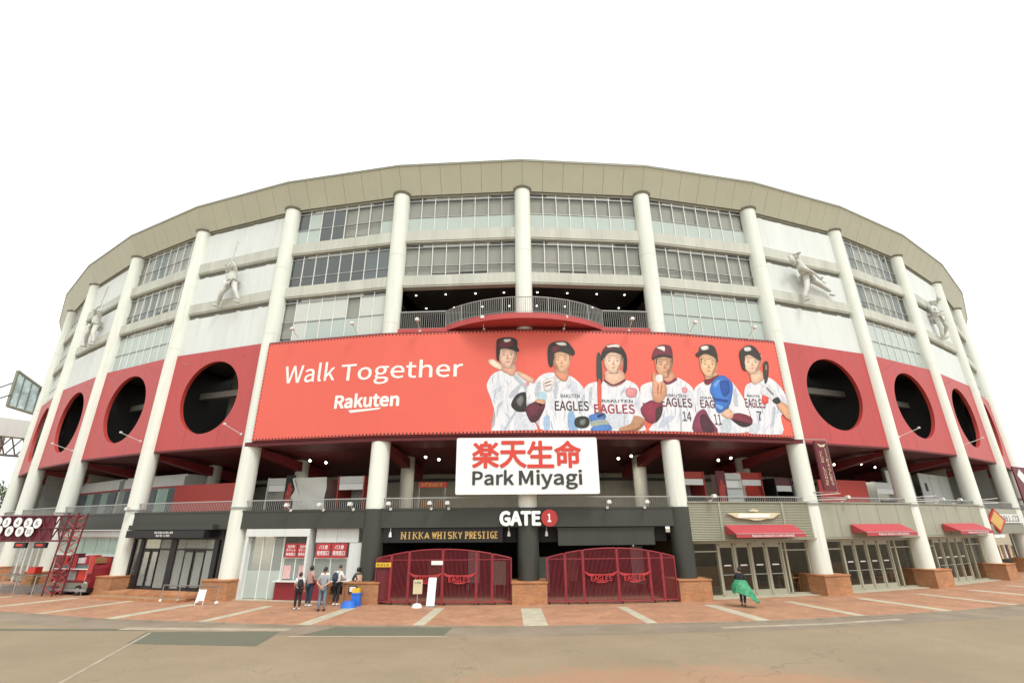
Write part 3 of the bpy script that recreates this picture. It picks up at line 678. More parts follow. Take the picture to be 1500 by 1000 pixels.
  ((98, 38, 49),[(14.48,13.21),(15.05,13.28),(15.16,12.9),(14.48,12.8)]),
  ((103, 40, 51),[(14.5,13.2),(15.01,13.27),(15.12,12.92),(14.5,12.83)]),
  ((108, 42, 54),[(14.53,13.19),(14.97,13.25),(15.06,12.95),(14.53,12.87)]),
  ((113, 44, 56),[(14.58,13.17),(14.88,13.21),(14.94,13.0),(14.58,12.95)]),
  ((201, 195, 193),[(14.66,13.27),(15.04,13.28),(15.01,13.15),(14.76,13.1)]),
  ((211, 204, 202),[(14.67,13.27),(15.03,13.28),(15.0,13.15),(14.76,13.11)]),
  ((222, 216, 213),[(14.68,13.26),(15.0,13.28),(14.98,13.16),(14.76,13.12)]),
  ((232, 225, 222),[(14.7,13.26),(14.98,13.27),(14.95,13.17),(14.77,13.14)]),
  ((243, 236, 233),[(14.73,13.25),(14.92,13.26),(14.91,13.19),(14.78,13.17)]),
 ],
 [
  ((238, 238, 243),[(17.53,11.31),(17.03,11.3),(16.55,11.04),(16.13,10.4),(15.85,9.64),(15.86,9.52),(16.36,9.71),(16.84,9.41),(16.58,8.79),(16.74,8.03),(18.73,8.04),(18.68,8.81),(18.7,9.74),(19.01,10.31),(18.79,10.75),(18.34,11.13),(18.02,11.13)]),
  ((180, 190, 212),[(16.77,11.1),(17.06,10.91),(17.35,10.76),(17.08,10.95)]),
  ((248, 248, 250),[(18.74,10.68),(18.68,10.41),(18.72,10.15),(18.73,10.42)]),
  ((206, 212, 226),[(17.54,10.96),(17.47,10.62),(17.49,10.29),(17.5,10.62)]),
  ((206, 212, 226),[(17.95,11.04),(17.64,10.83),(17.46,10.57),(17.69,10.78)]),
  ((248, 248, 250),[(16.19,10.17),(16.38,9.86),(16.64,9.57),(16.4,9.88)]),
  ((222, 227, 237),[(18.53,9.7),(18.43,9.47),(18.41,9.24),(18.45,9.47)]),
  ((180, 190, 212),[(18.57,9.62),(18.46,9.41),(18.48,9.19),(18.52,9.4)]),
  ((192, 200, 218),[(17.77,10.0),(17.77,9.81),(17.82,9.62),(17.81,9.81)]),
  ((222, 227, 237),[(18.09,9.99),(18.1,9.78),(18.09,9.58),(18.15,9.78)]),
  ((192, 200, 218),[(17.4,9.26),(17.36,8.98),(17.45,8.7),(17.42,8.98)]),
  ((180, 190, 212),[(17.26,10.5),(17.33,10.2),(17.37,9.9),(17.35,10.2)]),
  ((206, 212, 226),[(16.25,10.29),(16.31,10.1),(16.39,9.92),(16.33,10.11)]),
  ((180, 190, 212),[(16.83,8.77),(16.74,8.57),(16.75,8.36),(16.76,8.56)]),
  ((206, 212, 226),[(18.14,10.61),(17.98,10.48),(17.87,10.35),(17.99,10.47)]),
  ((180, 190, 212),[(16.33,10.44),(16.35,10.3),(16.42,10.18),(16.39,10.31)]),
  ((248, 248, 250),[(18.27,9.83),(18.28,9.69),(18.27,9.56),(18.33,9.7)]),
  ((206, 212, 226),[(17.24,8.98),(17.29,8.69),(17.33,8.4),(17.33,8.69)]),
  ((192, 200, 218),[(16.03,10.1),(16.01,9.95),(15.99,9.79),(16.06,9.95)]),
  ((248, 248, 250),[(17.76,9.73),(17.79,9.5),(17.81,9.29),(17.83,9.51)]),
  ((206, 212, 226),[(17.72,8.86),(17.9,8.55),(18.14,8.26),(17.92,8.57)]),
  ((192, 200, 218),[(17.08,10.69),(17.17,10.42),(17.24,10.16),(17.21,10.43)]),
  ((206, 212, 226),[(18.3,11.13),(18.26,10.92),(18.35,10.71),(18.33,10.93)]),
  ((222, 227, 237),[(18.19,9.38),(18.1,9.26),(18.08,9.13),(18.12,9.25)]),
  ((222, 227, 237),[(17.17,10.29),(17.23,9.91),(17.35,9.54),(17.25,9.92)]),
  ((180, 190, 212),[(18.36,10.75),(18.21,10.59),(18.11,10.39),(18.26,10.55)]),
  ((192, 200, 218),[(17.27,10.47),(17.38,10.14),(17.53,9.82),(17.42,10.15)]),
  ((206, 212, 226),[(17.35,10.01),(17.34,9.84),(17.37,9.68),(17.37,9.85)]),
  ((222, 227, 237),[(18.34,9.94),(18.3,9.81),(18.32,9.68),(18.34,9.81)]),
  ((180, 190, 212),[(17.91,9.21),(17.87,8.95),(17.87,8.68),(17.92,8.95)]),
  ((180, 190, 212),[(17.16,8.66),(17.14,8.39),(17.24,8.12),(17.21,8.4)]),
  ((206, 212, 226),[(16.9,9.25),(16.91,8.94),(16.99,8.64),(16.95,8.95)]),
  ((248, 248, 250),[(17.92,9.93),(17.67,9.67),(17.49,9.4),(17.7,9.65)]),
  ((150, 184, 224),[(18.05,8.99),(18.36,9.18),(18.55,8.04),(18.12,8.04)]),
  ((176, 200, 232),[(16.76,8.79),(17.07,8.92),(17.04,8.03),(16.8,8.03)]),
  ((196, 203, 214),[(17.45,10.8),(17.62,10.54),(17.47,9.91),(17.35,10.03)]),
  ((196, 203, 214),[(16.38,10.53),(16.64,10.85),(16.62,10.28),(16.37,9.9)]),
  ((216, 222, 234),[(18.39,10.87),(18.63,10.69),(18.66,10.05),(18.42,10.3)]),
  ('T','RAKUTEN',17.72,18.75,9.91,10.11,(48, 44, 42)),
  ('T','EAGLES',17.39,19.21,9.21,9.72,(70, 40, 44)),
  ((205, 196, 194),[(16.79,10.79),(17.14,11.0),(17.47,11.07),(17.52,10.86),(17.32,10.54),(17.15,10.27),(16.87,10.28)]),
  ((214, 205, 203),[(16.81,10.79),(17.14,10.98),(17.44,11.05),(17.49,10.86),(17.31,10.56),(17.14,10.31),(16.88,10.32)]),
  ((226, 216, 215),[(16.84,10.79),(17.13,10.96),(17.4,11.02),(17.45,10.85),(17.28,10.58),(17.13,10.35),(16.9,10.36)]),
  ((236, 226, 224),[(16.87,10.79),(17.12,10.94),(17.36,10.99),(17.4,10.84),(17.25,10.61),(17.13,10.42),(16.92,10.42)]),
  ((247, 237, 235),[(16.93,10.79),(17.1,10.9),(17.27,10.93),(17.3,10.83),(17.2,10.67),(17.11,10.53),(16.97,10.54)]),
  ((150, 120, 110),[(16.88,10.72),(17.2,10.86),(17.23,10.81),(16.91,10.66)]),
  ((150, 120, 110),[(16.88,10.56),(17.22,10.67),(17.22,10.61),(16.91,10.51)]),
  ((184, 216, 232),[(16.56,10.18),(16.92,10.2),(16.9,9.77),(16.49,9.82)]),
  ((193, 146, 117),[(16.36,9.8),(16.87,9.75),(16.81,9.44),(16.42,9.53)]),
  ((202, 152, 122),[(16.38,9.79),(16.84,9.74),(16.79,9.45),(16.43,9.54)]),
  ((213, 161, 129),[(16.39,9.78),(16.81,9.74),(16.76,9.48),(16.44,9.55)]),
  ((222, 168, 135),[(16.41,9.76),(16.77,9.73),(16.73,9.5),(16.45,9.57)]),
  ((233, 176, 141),[(16.45,9.74),(16.7,9.71),(16.67,9.56),(16.48,9.6)]),
  ((93, 36, 52),[(16.36,9.68),(15.86,9.39),(15.85,9.03),(16.09,8.56),(16.49,8.7),(16.85,9.38),(16.8,9.58),(16.6,9.43)]),
  ((113, 44, 63),[(16.27,9.53),(16.02,9.38),(15.97,9.2),(16.14,8.96),(16.33,9.04),(16.52,9.37),(16.49,9.48),(16.39,9.4)]),
  ((67, 26, 38),[(16.04,8.79),(16.47,8.97),(16.84,9.38),(16.49,8.7),(16.09,8.56)]),
  ((74, 28, 42),[(16.04,8.79),(16.47,8.97),(16.84,9.38),(16.45,8.75),(16.12,8.63)]),
  ((78, 30, 44),[(16.04,8.79),(16.47,8.97),(16.84,9.38),(16.42,8.78),(16.14,8.68)]),
  ((193, 132, 102),[(17.47,11.51),(18.18,11.52),(18.15,10.97),(17.88,10.83),(17.52,11.11)]),
  ((202, 138, 107),[(17.49,11.49),(18.15,11.5),(18.12,10.99),(17.87,10.87),(17.54,11.12)]),
  ((213, 145, 113),[(17.52,11.47),(18.11,11.48),(18.09,11.02),(17.86,10.91),(17.55,11.13)]),
  ((222, 152, 118),[(17.55,11.44),(18.06,11.45),(18.04,11.05),(17.84,10.96),(17.58,11.15)]),
  ((233, 159, 123),[(17.6,11.39),(17.96,11.4),(17.94,11.12),(17.81,11.06),(17.63,11.19)]),
  ((205, 163, 132),[(17.42,12.56),(17.38,11.97),(17.5,11.58),(17.74,11.38),(17.97,11.39),(18.21,11.63),(18.34,12.01),(18.34,12.58)]),
  ((214, 171, 138),[(17.44,12.53),(17.4,11.97),(17.51,11.61),(17.74,11.43),(17.95,11.43),(18.18,11.65),(18.3,12.01),(18.3,12.55)]),
  ((226, 180, 145),[(17.47,12.48),(17.43,11.98),(17.53,11.65),(17.73,11.49),(17.93,11.49),(18.13,11.69),(18.24,12.01),(18.24,12.5)]),
  ((236, 188, 152),[(17.5,12.42),(17.47,11.99),(17.56,11.71),(17.73,11.57),(17.9,11.57),(18.07,11.74),(18.17,12.02),(18.17,12.43)]),
  ((247, 197, 159),[(17.57,12.31),(17.55,12.01),(17.61,11.81),(17.73,11.71),(17.84,11.72),(17.96,11.84),(18.03,12.03),(18.03,12.31)]),
  ((175, 130, 100),[(17.58,12.47),(17.42,12.38),(17.4,11.97),(17.51,11.59),(17.69,11.43),(17.61,11.73),(17.52,11.97)]),
  ((70, 52, 46),[(17.4,12.56),(17.48,12.57),(17.45,12.2),(17.41,12.03)]),
  ((70, 52, 46),[(18.29,12.58),(18.37,12.58),(18.33,12.04),(18.3,12.22)]),
  ((180, 143, 115),[(17.44,12.54),(18.33,12.56),(18.26,12.34),(17.87,12.3),(17.49,12.33)]),
  ((188, 150, 121),[(17.46,12.53),(18.29,12.55),(18.23,12.35),(17.86,12.31),(17.5,12.33)]),
  ((198, 158, 127),[(17.49,12.53),(18.24,12.54),(18.18,12.36),(17.85,12.32),(17.53,12.34)]),
  ((207, 165, 133),[(17.52,12.51),(18.17,12.53),(18.12,12.37),(17.84,12.34),(17.56,12.36)]),
  ((217, 173, 139),[(17.59,12.49),(18.03,12.5),(18.0,12.39),(17.81,12.37),(17.61,12.39)]),
  ((70, 48, 42),[(17.54,12.19),(17.65,12.24),(17.75,12.2),(17.74,12.18),(17.65,12.21),(17.55,12.17)]),
  ((58, 40, 36),[(17.56,12.07),(17.64,12.1),(17.72,12.07),(17.64,12.05)]),
  ((70, 48, 42),[(17.96,12.2),(18.07,12.25),(18.17,12.21),(18.16,12.19),(18.06,12.22),(17.97,12.18)]),
  ((58, 40, 36),[(17.98,12.08),(18.06,12.11),(18.13,12.08),(18.06,12.06)]),
  ((202, 150, 115),[(17.85,12.09),(17.9,11.92),(17.95,11.85),(17.83,11.81),(17.75,11.84),(17.81,11.91)]),
  ((250, 199, 161),[(18.12,11.96),(17.98,12.0),(17.95,11.81),(18.09,11.79)]),
  ((193, 154, 124),[(17.59,11.43),(17.83,11.38),(18.12,11.46),(18.06,11.35),(17.83,11.32),(17.64,11.35)]),
  ((186, 112, 102),[(17.72,11.69),(17.85,11.7),(17.97,11.69),(17.85,11.65)]),
  ((41, 38, 36),[(17.1,12.63),(17.21,12.96),(17.54,13.14),(18.12,13.19),(18.37,12.99),(18.62,12.56),(18.48,12.35),(17.83,12.54),(17.47,12.4),(17.39,11.97),(17.33,11.67),(17.17,11.7),(17.1,12.03)]),
  ((43, 40, 38),[(17.13,12.63),(17.23,12.94),(17.53,13.11),(18.07,13.15),(18.3,12.97),(18.53,12.56),(18.4,12.37),(17.81,12.55),(17.47,12.42),(17.39,12.01),(17.34,11.74),(17.18,11.77),(17.12,12.07)]),
  ((46, 42, 40),[(17.16,12.63),(17.25,12.92),(17.52,13.07),(18.01,13.11),(18.22,12.94),(18.43,12.57),(18.31,12.4),(17.77,12.56),(17.46,12.44),(17.4,12.08),(17.35,11.83),(17.21,11.85),(17.15,12.13)]),
  ((48, 44, 42),[(17.2,12.64),(17.27,12.88),(17.51,13.01),(17.93,13.04),(18.1,12.9),(18.28,12.59),(18.19,12.44),(17.72,12.58),(17.46,12.48),(17.4,12.16),(17.36,11.95),(17.24,11.97),(17.19,12.21)]),
  ((50, 46, 44),[(17.27,12.65),(17.32,12.82),(17.49,12.91),(17.78,12.93),(17.9,12.83),(18.02,12.61),(17.96,12.51),(17.63,12.61),(17.45,12.54),(17.41,12.32),(17.38,12.17),(17.3,12.18),(17.27,12.35)]),
  ((93, 36, 46),[(17.36,12.83),(17.85,12.91),(17.64,12.57),(17.4,12.44)]),
  ((98, 38, 49),[(17.37,12.83),(17.82,12.9),(17.63,12.58),(17.4,12.47)]),
  ((103, 40, 51),[(17.38,12.82),(17.79,12.88),(17.62,12.6),(17.41,12.49)]),
  ((108, 42, 54),[(17.4,12.81),(17.75,12.87),(17.6,12.62),(17.42,12.53)]),
  ((113, 44, 56),[(17.43,12.79),(17.67,12.83),(17.57,12.66),(17.44,12.6)]),
  ((196, 193, 186),[(17.55,13.06),(18.05,13.12),(18.16,12.94),(17.8,12.92)]),
  ((205, 202, 194),[(17.56,13.06),(18.03,13.11),(18.13,12.95),(17.8,12.93)]),
  ((216, 213, 205),[(17.59,13.06),(18.01,13.11),(18.1,12.96),(17.8,12.94)]),
  ((226, 222, 214),[(17.61,13.05),(17.98,13.1),(18.06,12.97),(17.8,12.95)]),
  ((237, 233, 224),[(17.67,13.05),(17.92,13.08),(17.97,12.99),(17.79,12.98)]),
 ],
 [
  ((238, 238, 243),[(20.25,10.85),(19.59,10.81),(19.17,10.62),(18.85,10.14),(18.4,9.37),(18.35,8.96),(18.38,8.56),(18.5,8.05),(21.94,8.07),(22.12,8.54),(22.24,9.0),(22.13,9.94),(21.97,10.66),(21.4,10.96),(21.13,10.71),(20.65,10.58)]),
  ((206, 212, 226),[(19.65,9.85),(19.78,9.56),(20.0,9.3),(19.83,9.59)]),
  ((192, 200, 218),[(19.23,9.9),(19.43,9.84),(19.59,9.83),(19.44,9.89)]),
  ((248, 248, 250),[(18.68,9.6),(18.8,9.48),(18.93,9.4),(18.83,9.52)]),
  ((222, 227, 237),[(21.23,9.62),(21.23,9.39),(21.21,9.16),(21.27,9.39)]),
  ((248, 248, 250),[(20.08,10.52),(20.12,10.17),(20.23,9.83),(20.16,10.18)]),
  ((222, 227, 237),[(20.79,10.25),(20.73,10.09),(20.7,9.92),(20.78,10.08)]),
  ((180, 190, 212),[(21.32,10.6),(21.17,10.4),(21.02,10.17),(21.22,10.37)]),
  ((206, 212, 226),[(22.07,10.15),(21.93,9.86),(21.84,9.56),(21.98,9.84)]),
  ((248, 248, 250),[(20.62,9.55),(20.45,9.39),(20.37,9.21),(20.5,9.36)]),
  ((222, 227, 237),[(22.08,9.07),(21.83,8.75),(21.64,8.43),(21.85,8.74)]),
  ((192, 200, 218),[(21.27,9.42),(20.97,9.23),(20.63,9.01),(21.0,9.19)]),
  ((206, 212, 226),[(22.0,9.72),(21.89,9.56),(21.79,9.37),(21.92,9.54)]),
  ((192, 200, 218),[(20.66,9.94),(20.62,9.73),(20.65,9.53),(20.68,9.74)]),
  ((180, 190, 212),[(19.38,8.79),(19.38,8.63),(19.43,8.49),(19.44,8.65)]),
  ((222, 227, 237),[(21.67,10.76),(21.44,10.48),(21.31,10.18),(21.47,10.46)]),
  ((180, 190, 212),[(21.64,10.74),(21.53,10.49),(21.47,10.23),(21.59,10.48)]),
  ((248, 248, 250),[(20.44,10.61),(20.54,10.4),(20.63,10.22),(20.59,10.43)]),
  ((222, 227, 237),[(19.9,8.39),(20.21,8.24),(20.5,8.16),(20.23,8.3)]),
  ((192, 200, 218),[(18.9,8.62),(18.75,8.48),(18.57,8.3),(18.79,8.44)]),
  ((180, 190, 212),[(19.96,10.22),(19.88,10.09),(19.79,9.95),(19.91,10.08)]),
  ((206, 212, 226),[(18.64,8.87),(18.63,8.74),(18.71,8.64),(18.67,8.76)]),
  ((248, 248, 250),[(21.29,9.41),(21.23,9.21),(21.23,9.01),(21.27,9.21)]),
  ((206, 212, 226),[(21.35,9.74),(21.59,9.53),(21.82,9.35),(21.6,9.55)]),
  ((248, 248, 250),[(19.54,10.45),(19.61,10.23),(19.66,10.02),(19.64,10.24)]),
  ((192, 200, 218),[(21.32,10.4),(21.08,10.23),(20.95,10.02),(21.12,10.19)]),
  ((180, 190, 212),[(20.0,9.37),(19.82,9.12),(19.75,8.86),(19.87,9.1)]),
  ((206, 212, 226),[(21.75,8.66),(21.56,8.44),(21.45,8.21),(21.59,8.42)]),
  ((222, 227, 237),[(22.02,9.76),(21.8,9.72),(21.51,9.63),(21.8,9.67)]),
  ((192, 200, 218),[(21.66,9.15),(21.6,8.86),(21.65,8.57),(21.65,8.86)]),
  ((222, 227, 237),[(20.45,9.69),(20.63,9.41),(20.88,9.15),(20.66,9.43)]),
  ((180, 190, 212),[(18.5,8.72),(18.58,8.59),(18.67,8.5),(18.63,8.63)]),
  ((180, 190, 212),[(21.37,8.75),(21.25,8.6),(21.16,8.43),(21.29,8.58)]),
  ((196, 203, 214),[(18.83,9.9),(19.05,10.14),(18.95,9.43),(18.67,9.03)]),
  ((196, 203, 214),[(19.3,10.38),(19.49,10.5),(19.37,9.67),(19.25,9.55)]),
  ((218, 224, 236),[(20.17,8.98),(21.23,9.11),(21.17,8.42),(20.35,8.3)]),
  ((196, 203, 214),[(21.1,8.99),(21.17,8.99),(21.1,8.47),(21.03,8.47)]),
  ((226, 230, 238),[(21.86,10.18),(22.05,9.7),(22.05,9.12),(21.84,9.35)]),
  ('T','RAKUTEN',19.96,21.64,9.68,9.84,(48, 44, 42)),
  ('T','EAGLES',19.51,21.71,9.07,9.57,(164, 46, 66)),
  ((198, 130, 137),[(21.35,10.47),(21.92,10.47),(21.84,10.01),(21.37,10.02)]),
  ((207, 136, 143),[(21.37,10.46),(21.89,10.46),(21.82,10.03),(21.38,10.04)]),
  ((218, 144, 151),[(21.38,10.44),(21.86,10.44),(21.8,10.06),(21.4,10.07)]),
  ((228, 150, 158),[(21.4,10.42),(21.81,10.42),(21.76,10.09),(21.42,10.1)]),
  ((239, 157, 165),[(21.44,10.39),(21.73,10.39),(21.69,10.16),(21.45,10.16)]),
  ((52, 64, 60),[(19.85,12.36),(20.07,12.39),(20.05,10.81),(19.77,10.81)]),
  ((54, 67, 63),[(19.85,12.32),(20.05,12.35),(20.04,10.88),(19.78,10.88)]),
  ((57, 71, 67),[(19.86,12.27),(20.04,12.3),(20.02,10.97),(19.79,10.97)]),
  ((60, 74, 70),[(19.86,12.2),(20.02,12.23),(20.01,11.09),(19.81,11.09)]),
  ((63, 77, 73),[(19.88,12.08),(19.98,12.1),(19.97,11.31),(19.84,11.3)]),
  ((198, 83, 67),[(19.77,10.81),(19.99,10.81),(19.87,9.2),(19.72,9.2)]),
  ((207, 87, 70),[(19.78,10.77),(19.98,10.77),(19.87,9.27),(19.73,9.27)]),
  ((218, 92, 74),[(19.78,10.72),(19.96,10.72),(19.86,9.36),(19.73,9.36)]),
  ((228, 96, 78),[(19.79,10.64),(19.94,10.65),(19.86,9.48),(19.75,9.48)]),
  ((239, 100, 81),[(19.8,10.52),(19.9,10.52),(19.84,9.71),(19.77,9.71)]),
  ((39, 45, 41),[(18.39,8.62),(18.54,8.85),(18.95,8.91),(19.2,8.74),(19.15,8.4),(18.85,8.26),(18.46,8.34)]),
  ((40, 47, 43),[(18.41,8.63),(18.55,8.84),(18.93,8.9),(19.16,8.74),(19.11,8.42),(18.84,8.29),(18.47,8.36)]),
  ((43, 49, 46),[(18.43,8.63),(18.56,8.82),(18.9,8.88),(19.11,8.73),(19.07,8.45),(18.82,8.32),(18.49,8.39)]),
  ((45, 52, 48),[(18.46,8.64),(18.58,8.8),(18.87,8.85),(19.05,8.73),(19.01,8.48),(18.8,8.38),(18.52,8.43)]),
  ((47, 54, 50),[(18.53,8.65),(18.6,8.77),(18.81,8.8),(18.93,8.71),(18.91,8.54),(18.76,8.47),(18.56,8.51)]),
  ((104, 108, 102),[(18.7,8.68),(19.0,8.74),(18.92,8.46),(18.69,8.45)]),
  ((109, 113, 107),[(18.71,8.68),(18.98,8.73),(18.91,8.47),(18.7,8.47)]),
  ((115, 120, 113),[(18.72,8.67),(18.96,8.72),(18.9,8.48),(18.71,8.48)]),
  ((120, 125, 118),[(18.73,8.66),(18.94,8.71),(18.88,8.5),(18.72,8.5)]),
  ((126, 131, 123),[(18.74,8.65),(18.89,8.68),(18.85,8.54),(18.74,8.54)]),
  ((69, 113, 174),[(19.24,8.97),(20.0,9.1),(20.05,8.75),(19.32,8.46),(19.25,8.69)]),
  ((72, 118, 182),[(19.25,8.97),(19.96,9.08),(20.0,8.76),(19.33,8.49),(19.26,8.7)]),
  ((76, 124, 192),[(19.27,8.96),(19.91,9.06),(19.95,8.77),(19.34,8.53),(19.28,8.72)]),
  ((80, 130, 200),[(19.3,8.95),(19.85,9.04),(19.88,8.79),(19.36,8.58),(19.31,8.74)]),
  ((84, 136, 210),[(19.34,8.93),(19.72,8.99),(19.75,8.82),(19.38,8.67),(19.35,8.78)]),
  ((170, 180, 170),[(19.27,8.6),(19.98,8.75),(20.27,8.47),(19.43,8.34)]),
  ((78, 121, 184),[(19.34,8.33),(20.24,8.47),(20.29,8.12),(19.35,8.08)]),
  ((81, 127, 192),[(19.36,8.33),(20.2,8.46),(20.24,8.13),(19.38,8.09)]),
  ((86, 134, 203),[(19.39,8.33),(20.15,8.44),(20.18,8.15),(19.4,8.11)]),
  ((90, 140, 212),[(19.43,8.33),(20.08,8.42),(20.11,8.17),(19.44,8.14)]),
  ((94, 147, 222),[(19.5,8.32),(19.95,8.38),(19.97,8.21),(19.5,8.19)]),
  ((38, 52, 78),[(19.65,8.98),(20.0,9.07),(20.01,8.98),(19.69,8.83)]),
  ((40, 54, 81),[(19.66,8.98),(19.98,9.06),(19.99,8.98),(19.7,8.85)]),
  ((42, 57, 86),[(19.67,8.98),(19.97,9.06),(19.97,8.98),(19.71,8.86)]),
  ((44, 60, 90),[(19.68,8.98),(19.94,9.05),(19.94,8.99),(19.72,8.88)]),
  ((46, 63, 94),[(19.71,8.99),(19.89,9.03),(19.89,8.99),(19.74,8.91)]),
  ((196, 147, 113),[(21.68,8.97),(22.2,8.77),(22.11,8.43),(21.6,8.08),(20.85,8.1),(20.81,8.3),(21.41,8.53)]),
  ((165, 111, 80),[(21.14,8.16),(21.74,8.31),(22.13,8.65),(22.11,8.43),(21.6,8.08)]),
  ((205, 165, 142),[(20.3,11.49),(21.2,11.51),(21.27,10.89),(20.65,10.57),(20.25,10.82)]),
  ((214, 172, 149),[(20.32,11.47),(21.16,11.48),(21.22,10.91),(20.64,10.61),(20.27,10.84)]),
  ((226, 182, 157),[(20.35,11.44),(21.1,11.45),(21.16,10.94),(20.64,10.67),(20.3,10.88)]),
  ((236, 190, 164),[(20.38,11.4),(21.03,11.41),(21.08,10.97),(20.63,10.74),(20.34,10.92)]),
  ((247, 199, 172),[(20.44,11.34),(20.89,11.34),(20.93,11.04),(20.61,10.87),(20.41,11.0)]),
  ((106, 53, 62),[(20.19,10.85),(20.65,10.6),(21.32,10.89),(21.28,10.99),(20.66,10.69),(20.23,10.94)]),
  ((214, 179, 158),[(20.3,12.57),(20.23,11.96),(20.35,11.56),(20.61,11.36),(20.86,11.36),(21.13,11.61),(21.29,12.0),(21.31,12.59)]),
  ((223, 187, 165),[(20.32,12.53),(20.26,11.96),(20.37,11.59),(20.61,11.4),(20.84,11.41),(21.1,11.64),(21.25,12.0),(21.26,12.55)]),
  ((236, 197, 174),[(20.35,12.48),(20.29,11.97),(20.39,11.63),(20.6,11.47),(20.82,11.47),(21.05,11.68),(21.18,12.01),(21.2,12.5)]),
  ((246, 206, 182),[(20.38,12.42),(20.33,11.98),(20.42,11.69),(20.6,11.55),(20.79,11.55),(20.98,11.73),(21.1,12.01),(21.11,12.44)]),
  ((255, 216, 191),[(20.45,12.3),(20.42,12.0),(20.47,11.8),(20.6,11.7),(20.73,11.7),(20.87,11.82),(20.95,12.02),(20.96,12.31)]),
  ((183, 142, 120),[(21.13,12.49),(21.3,12.4),(21.27,11.97),(21.1,11.58),(20.87,11.41),(21.0,11.73),(21.13,11.97)]),
  ((70, 52, 46),[(20.28,12.57),(20.36,12.57),(20.32,12.2),(20.27,12.02)]),
  ((70, 52, 46),[(21.26,12.59),(21.35,12.59),(21.28,12.04),(21.25,12.22)]),
  ((187, 157, 139),[(20.32,12.55),(21.3,12.57),(21.22,12.34),(20.79,12.3),(20.36,12.32)]),
  ((196, 164, 145),[(20.34,12.54),(21.25,12.56),(21.18,12.35),(20.78,12.31),(20.38,12.33)]),
  ((207, 173, 153),[(20.37,12.53),(21.2,12.55),(21.13,12.36),(20.76,12.32),(20.41,12.34)]),
  ((216, 181, 160),[(20.41,12.52),(21.12,12.53),(21.06,12.37),(20.75,12.34),(20.44,12.36)]),
  ((226, 190, 168),[(20.48,12.5),(20.97,12.51),(20.93,12.39),(20.71,12.37),(20.5,12.39)]),
  ((70, 48, 42),[(20.42,12.19),(20.54,12.24),(20.65,12.2),(20.64,12.18),(20.54,12.21),(20.43,12.17)]),
  ((58, 40, 36),[(20.44,12.06),(20.53,12.09),(20.61,12.07),(20.52,12.04)]),
  ((70, 48, 42),[(20.87,12.2),(21.0,12.24),(21.11,12.2),(21.1,12.19),(20.99,12.21),(20.88,12.18)]),
  ((58, 40, 36),[(20.9,12.07),(20.98,12.1),(21.07,12.07),(20.98,12.05)]),
  ((211, 164, 138),[(20.75,12.09),(20.8,11.9),(20.85,11.83),(20.73,11.8),(20.63,11.83),(20.7,11.9)]),
  ((255, 218, 192),[(20.47,11.94),(20.63,11.99),(20.64,11.79),(20.48,11.77)]),
  ((174, 146, 129),[(20.44,11.4),(20.71,11.35),(21.03,11.44),(20.96,11.33),(20.71,11.3),(20.5,11.32)]),
  ((186, 112, 102),[(20.6,11.67),(20.74,11.69),(20.87,11.68),(20.73,11.63)]),
  ((41, 38, 36),[(20.08,12.14),(20.14,12.55),(20.41,12.94),(20.79,13.06),(21.15,13.02),(21.43,12.7),(21.55,12.26),(21.49,11.64),(21.37,11.37),(21.27,11.45),(21.36,12.01),(21.28,12.38),(20.81,12.58),(20.37,12.43),(20.14,12.11)]),
  ((46, 42, 40),[(20.18,12.2),(20.23,12.55),(20.46,12.87),(20.77,12.98),(21.08,12.94),(21.31,12.68),(21.41,12.31),(21.37,11.78),(21.37,11.37),(21.27,11.45),(21.36,12.01),(21.28,12.38),(20.79,12.57),(20.42,12.45),(20.14,12.11)]),
  ((48, 44, 42),[(20.08,12.14),(20.29,12.55),(20.49,12.83),(20.76,12.92),(21.02,12.88),(21.23,12.66),(21.31,12.34),(21.49,11.64),(21.37,11.37),(21.27,11.45),(21.36,12.01),(21.28,12.38),(20.78,12.57),(20.46,12.46),(20.14,12.11)]),
  ((93, 36, 46),[(20.37,12.86),(21.2,12.86),(21.25,12.7),(20.83,12.77),(20.32,12.62)]),
  ((200, 196, 191),[(20.47,12.96),(21.08,13.06),(21.19,12.88),(20.84,12.9),(20.53,12.85)]),
  ((209, 205, 200),[(20.49,12.96),(21.06,13.05),(21.16,12.88),(20.83,12.9),(20.54,12.85)]),
  ((220, 216, 211),[(20.51,12.96),(21.02,13.04),(21.11,12.89),(20.82,12.91),(20.55,12.86)]),
  ((230, 226, 220),[(20.54,12.96),(20.98,13.03),(21.05,12.9),(20.8,12.91),(20.58,12.88)]),
  ((241, 237, 231),[(20.59,12.96),(20.89,13.0),(20.95,12.92),(20.77,12.92),(20.62,12.9)]),
 ],
 [
  ((238, 238, 243),[(23.44,10.93),(22.96,10.92),(22.24,10.67),(22.11,10.18),(22.05,9.7),(22.71,9.71),(23.14,9.36),(22.77,8.66),(22.47,8.07),(25.01,8.12),(25.17,9.43),(25.27,10.28),(25.14,10.7),(24.66,11.05),(24.28,11.15),(23.76,10.81)]),
  ((206, 212, 226),[(24.63,9.25),(24.65,8.99),(24.76,8.76),(24.71,9.01)]),
  ((192, 200, 218),[(23.97,10.6),(23.91,10.28),(23.89,9.96),(23.96,10.28)]),
  ((222, 227, 237),[(23.65,8.93),(23.63,8.62),(23.62,8.33),(23.68,8.63)]),
  ((222, 227, 237),[(23.87,8.52),(23.76,8.37),(23.76,8.23),(23.76,8.37)]),
  ((192, 200, 218),[(22.69,10.51),(22.86,10.32),(23.02,10.16),(22.9,10.35)]),
  ((192, 200, 218),[(23.38,9.3),(23.27,9.05),(23.26,8.8),(23.33,9.05)]),
  ((222, 227, 237),[(24.1,9.73),(23.97,9.4),(23.94,9.07),(24.03,9.4)]),
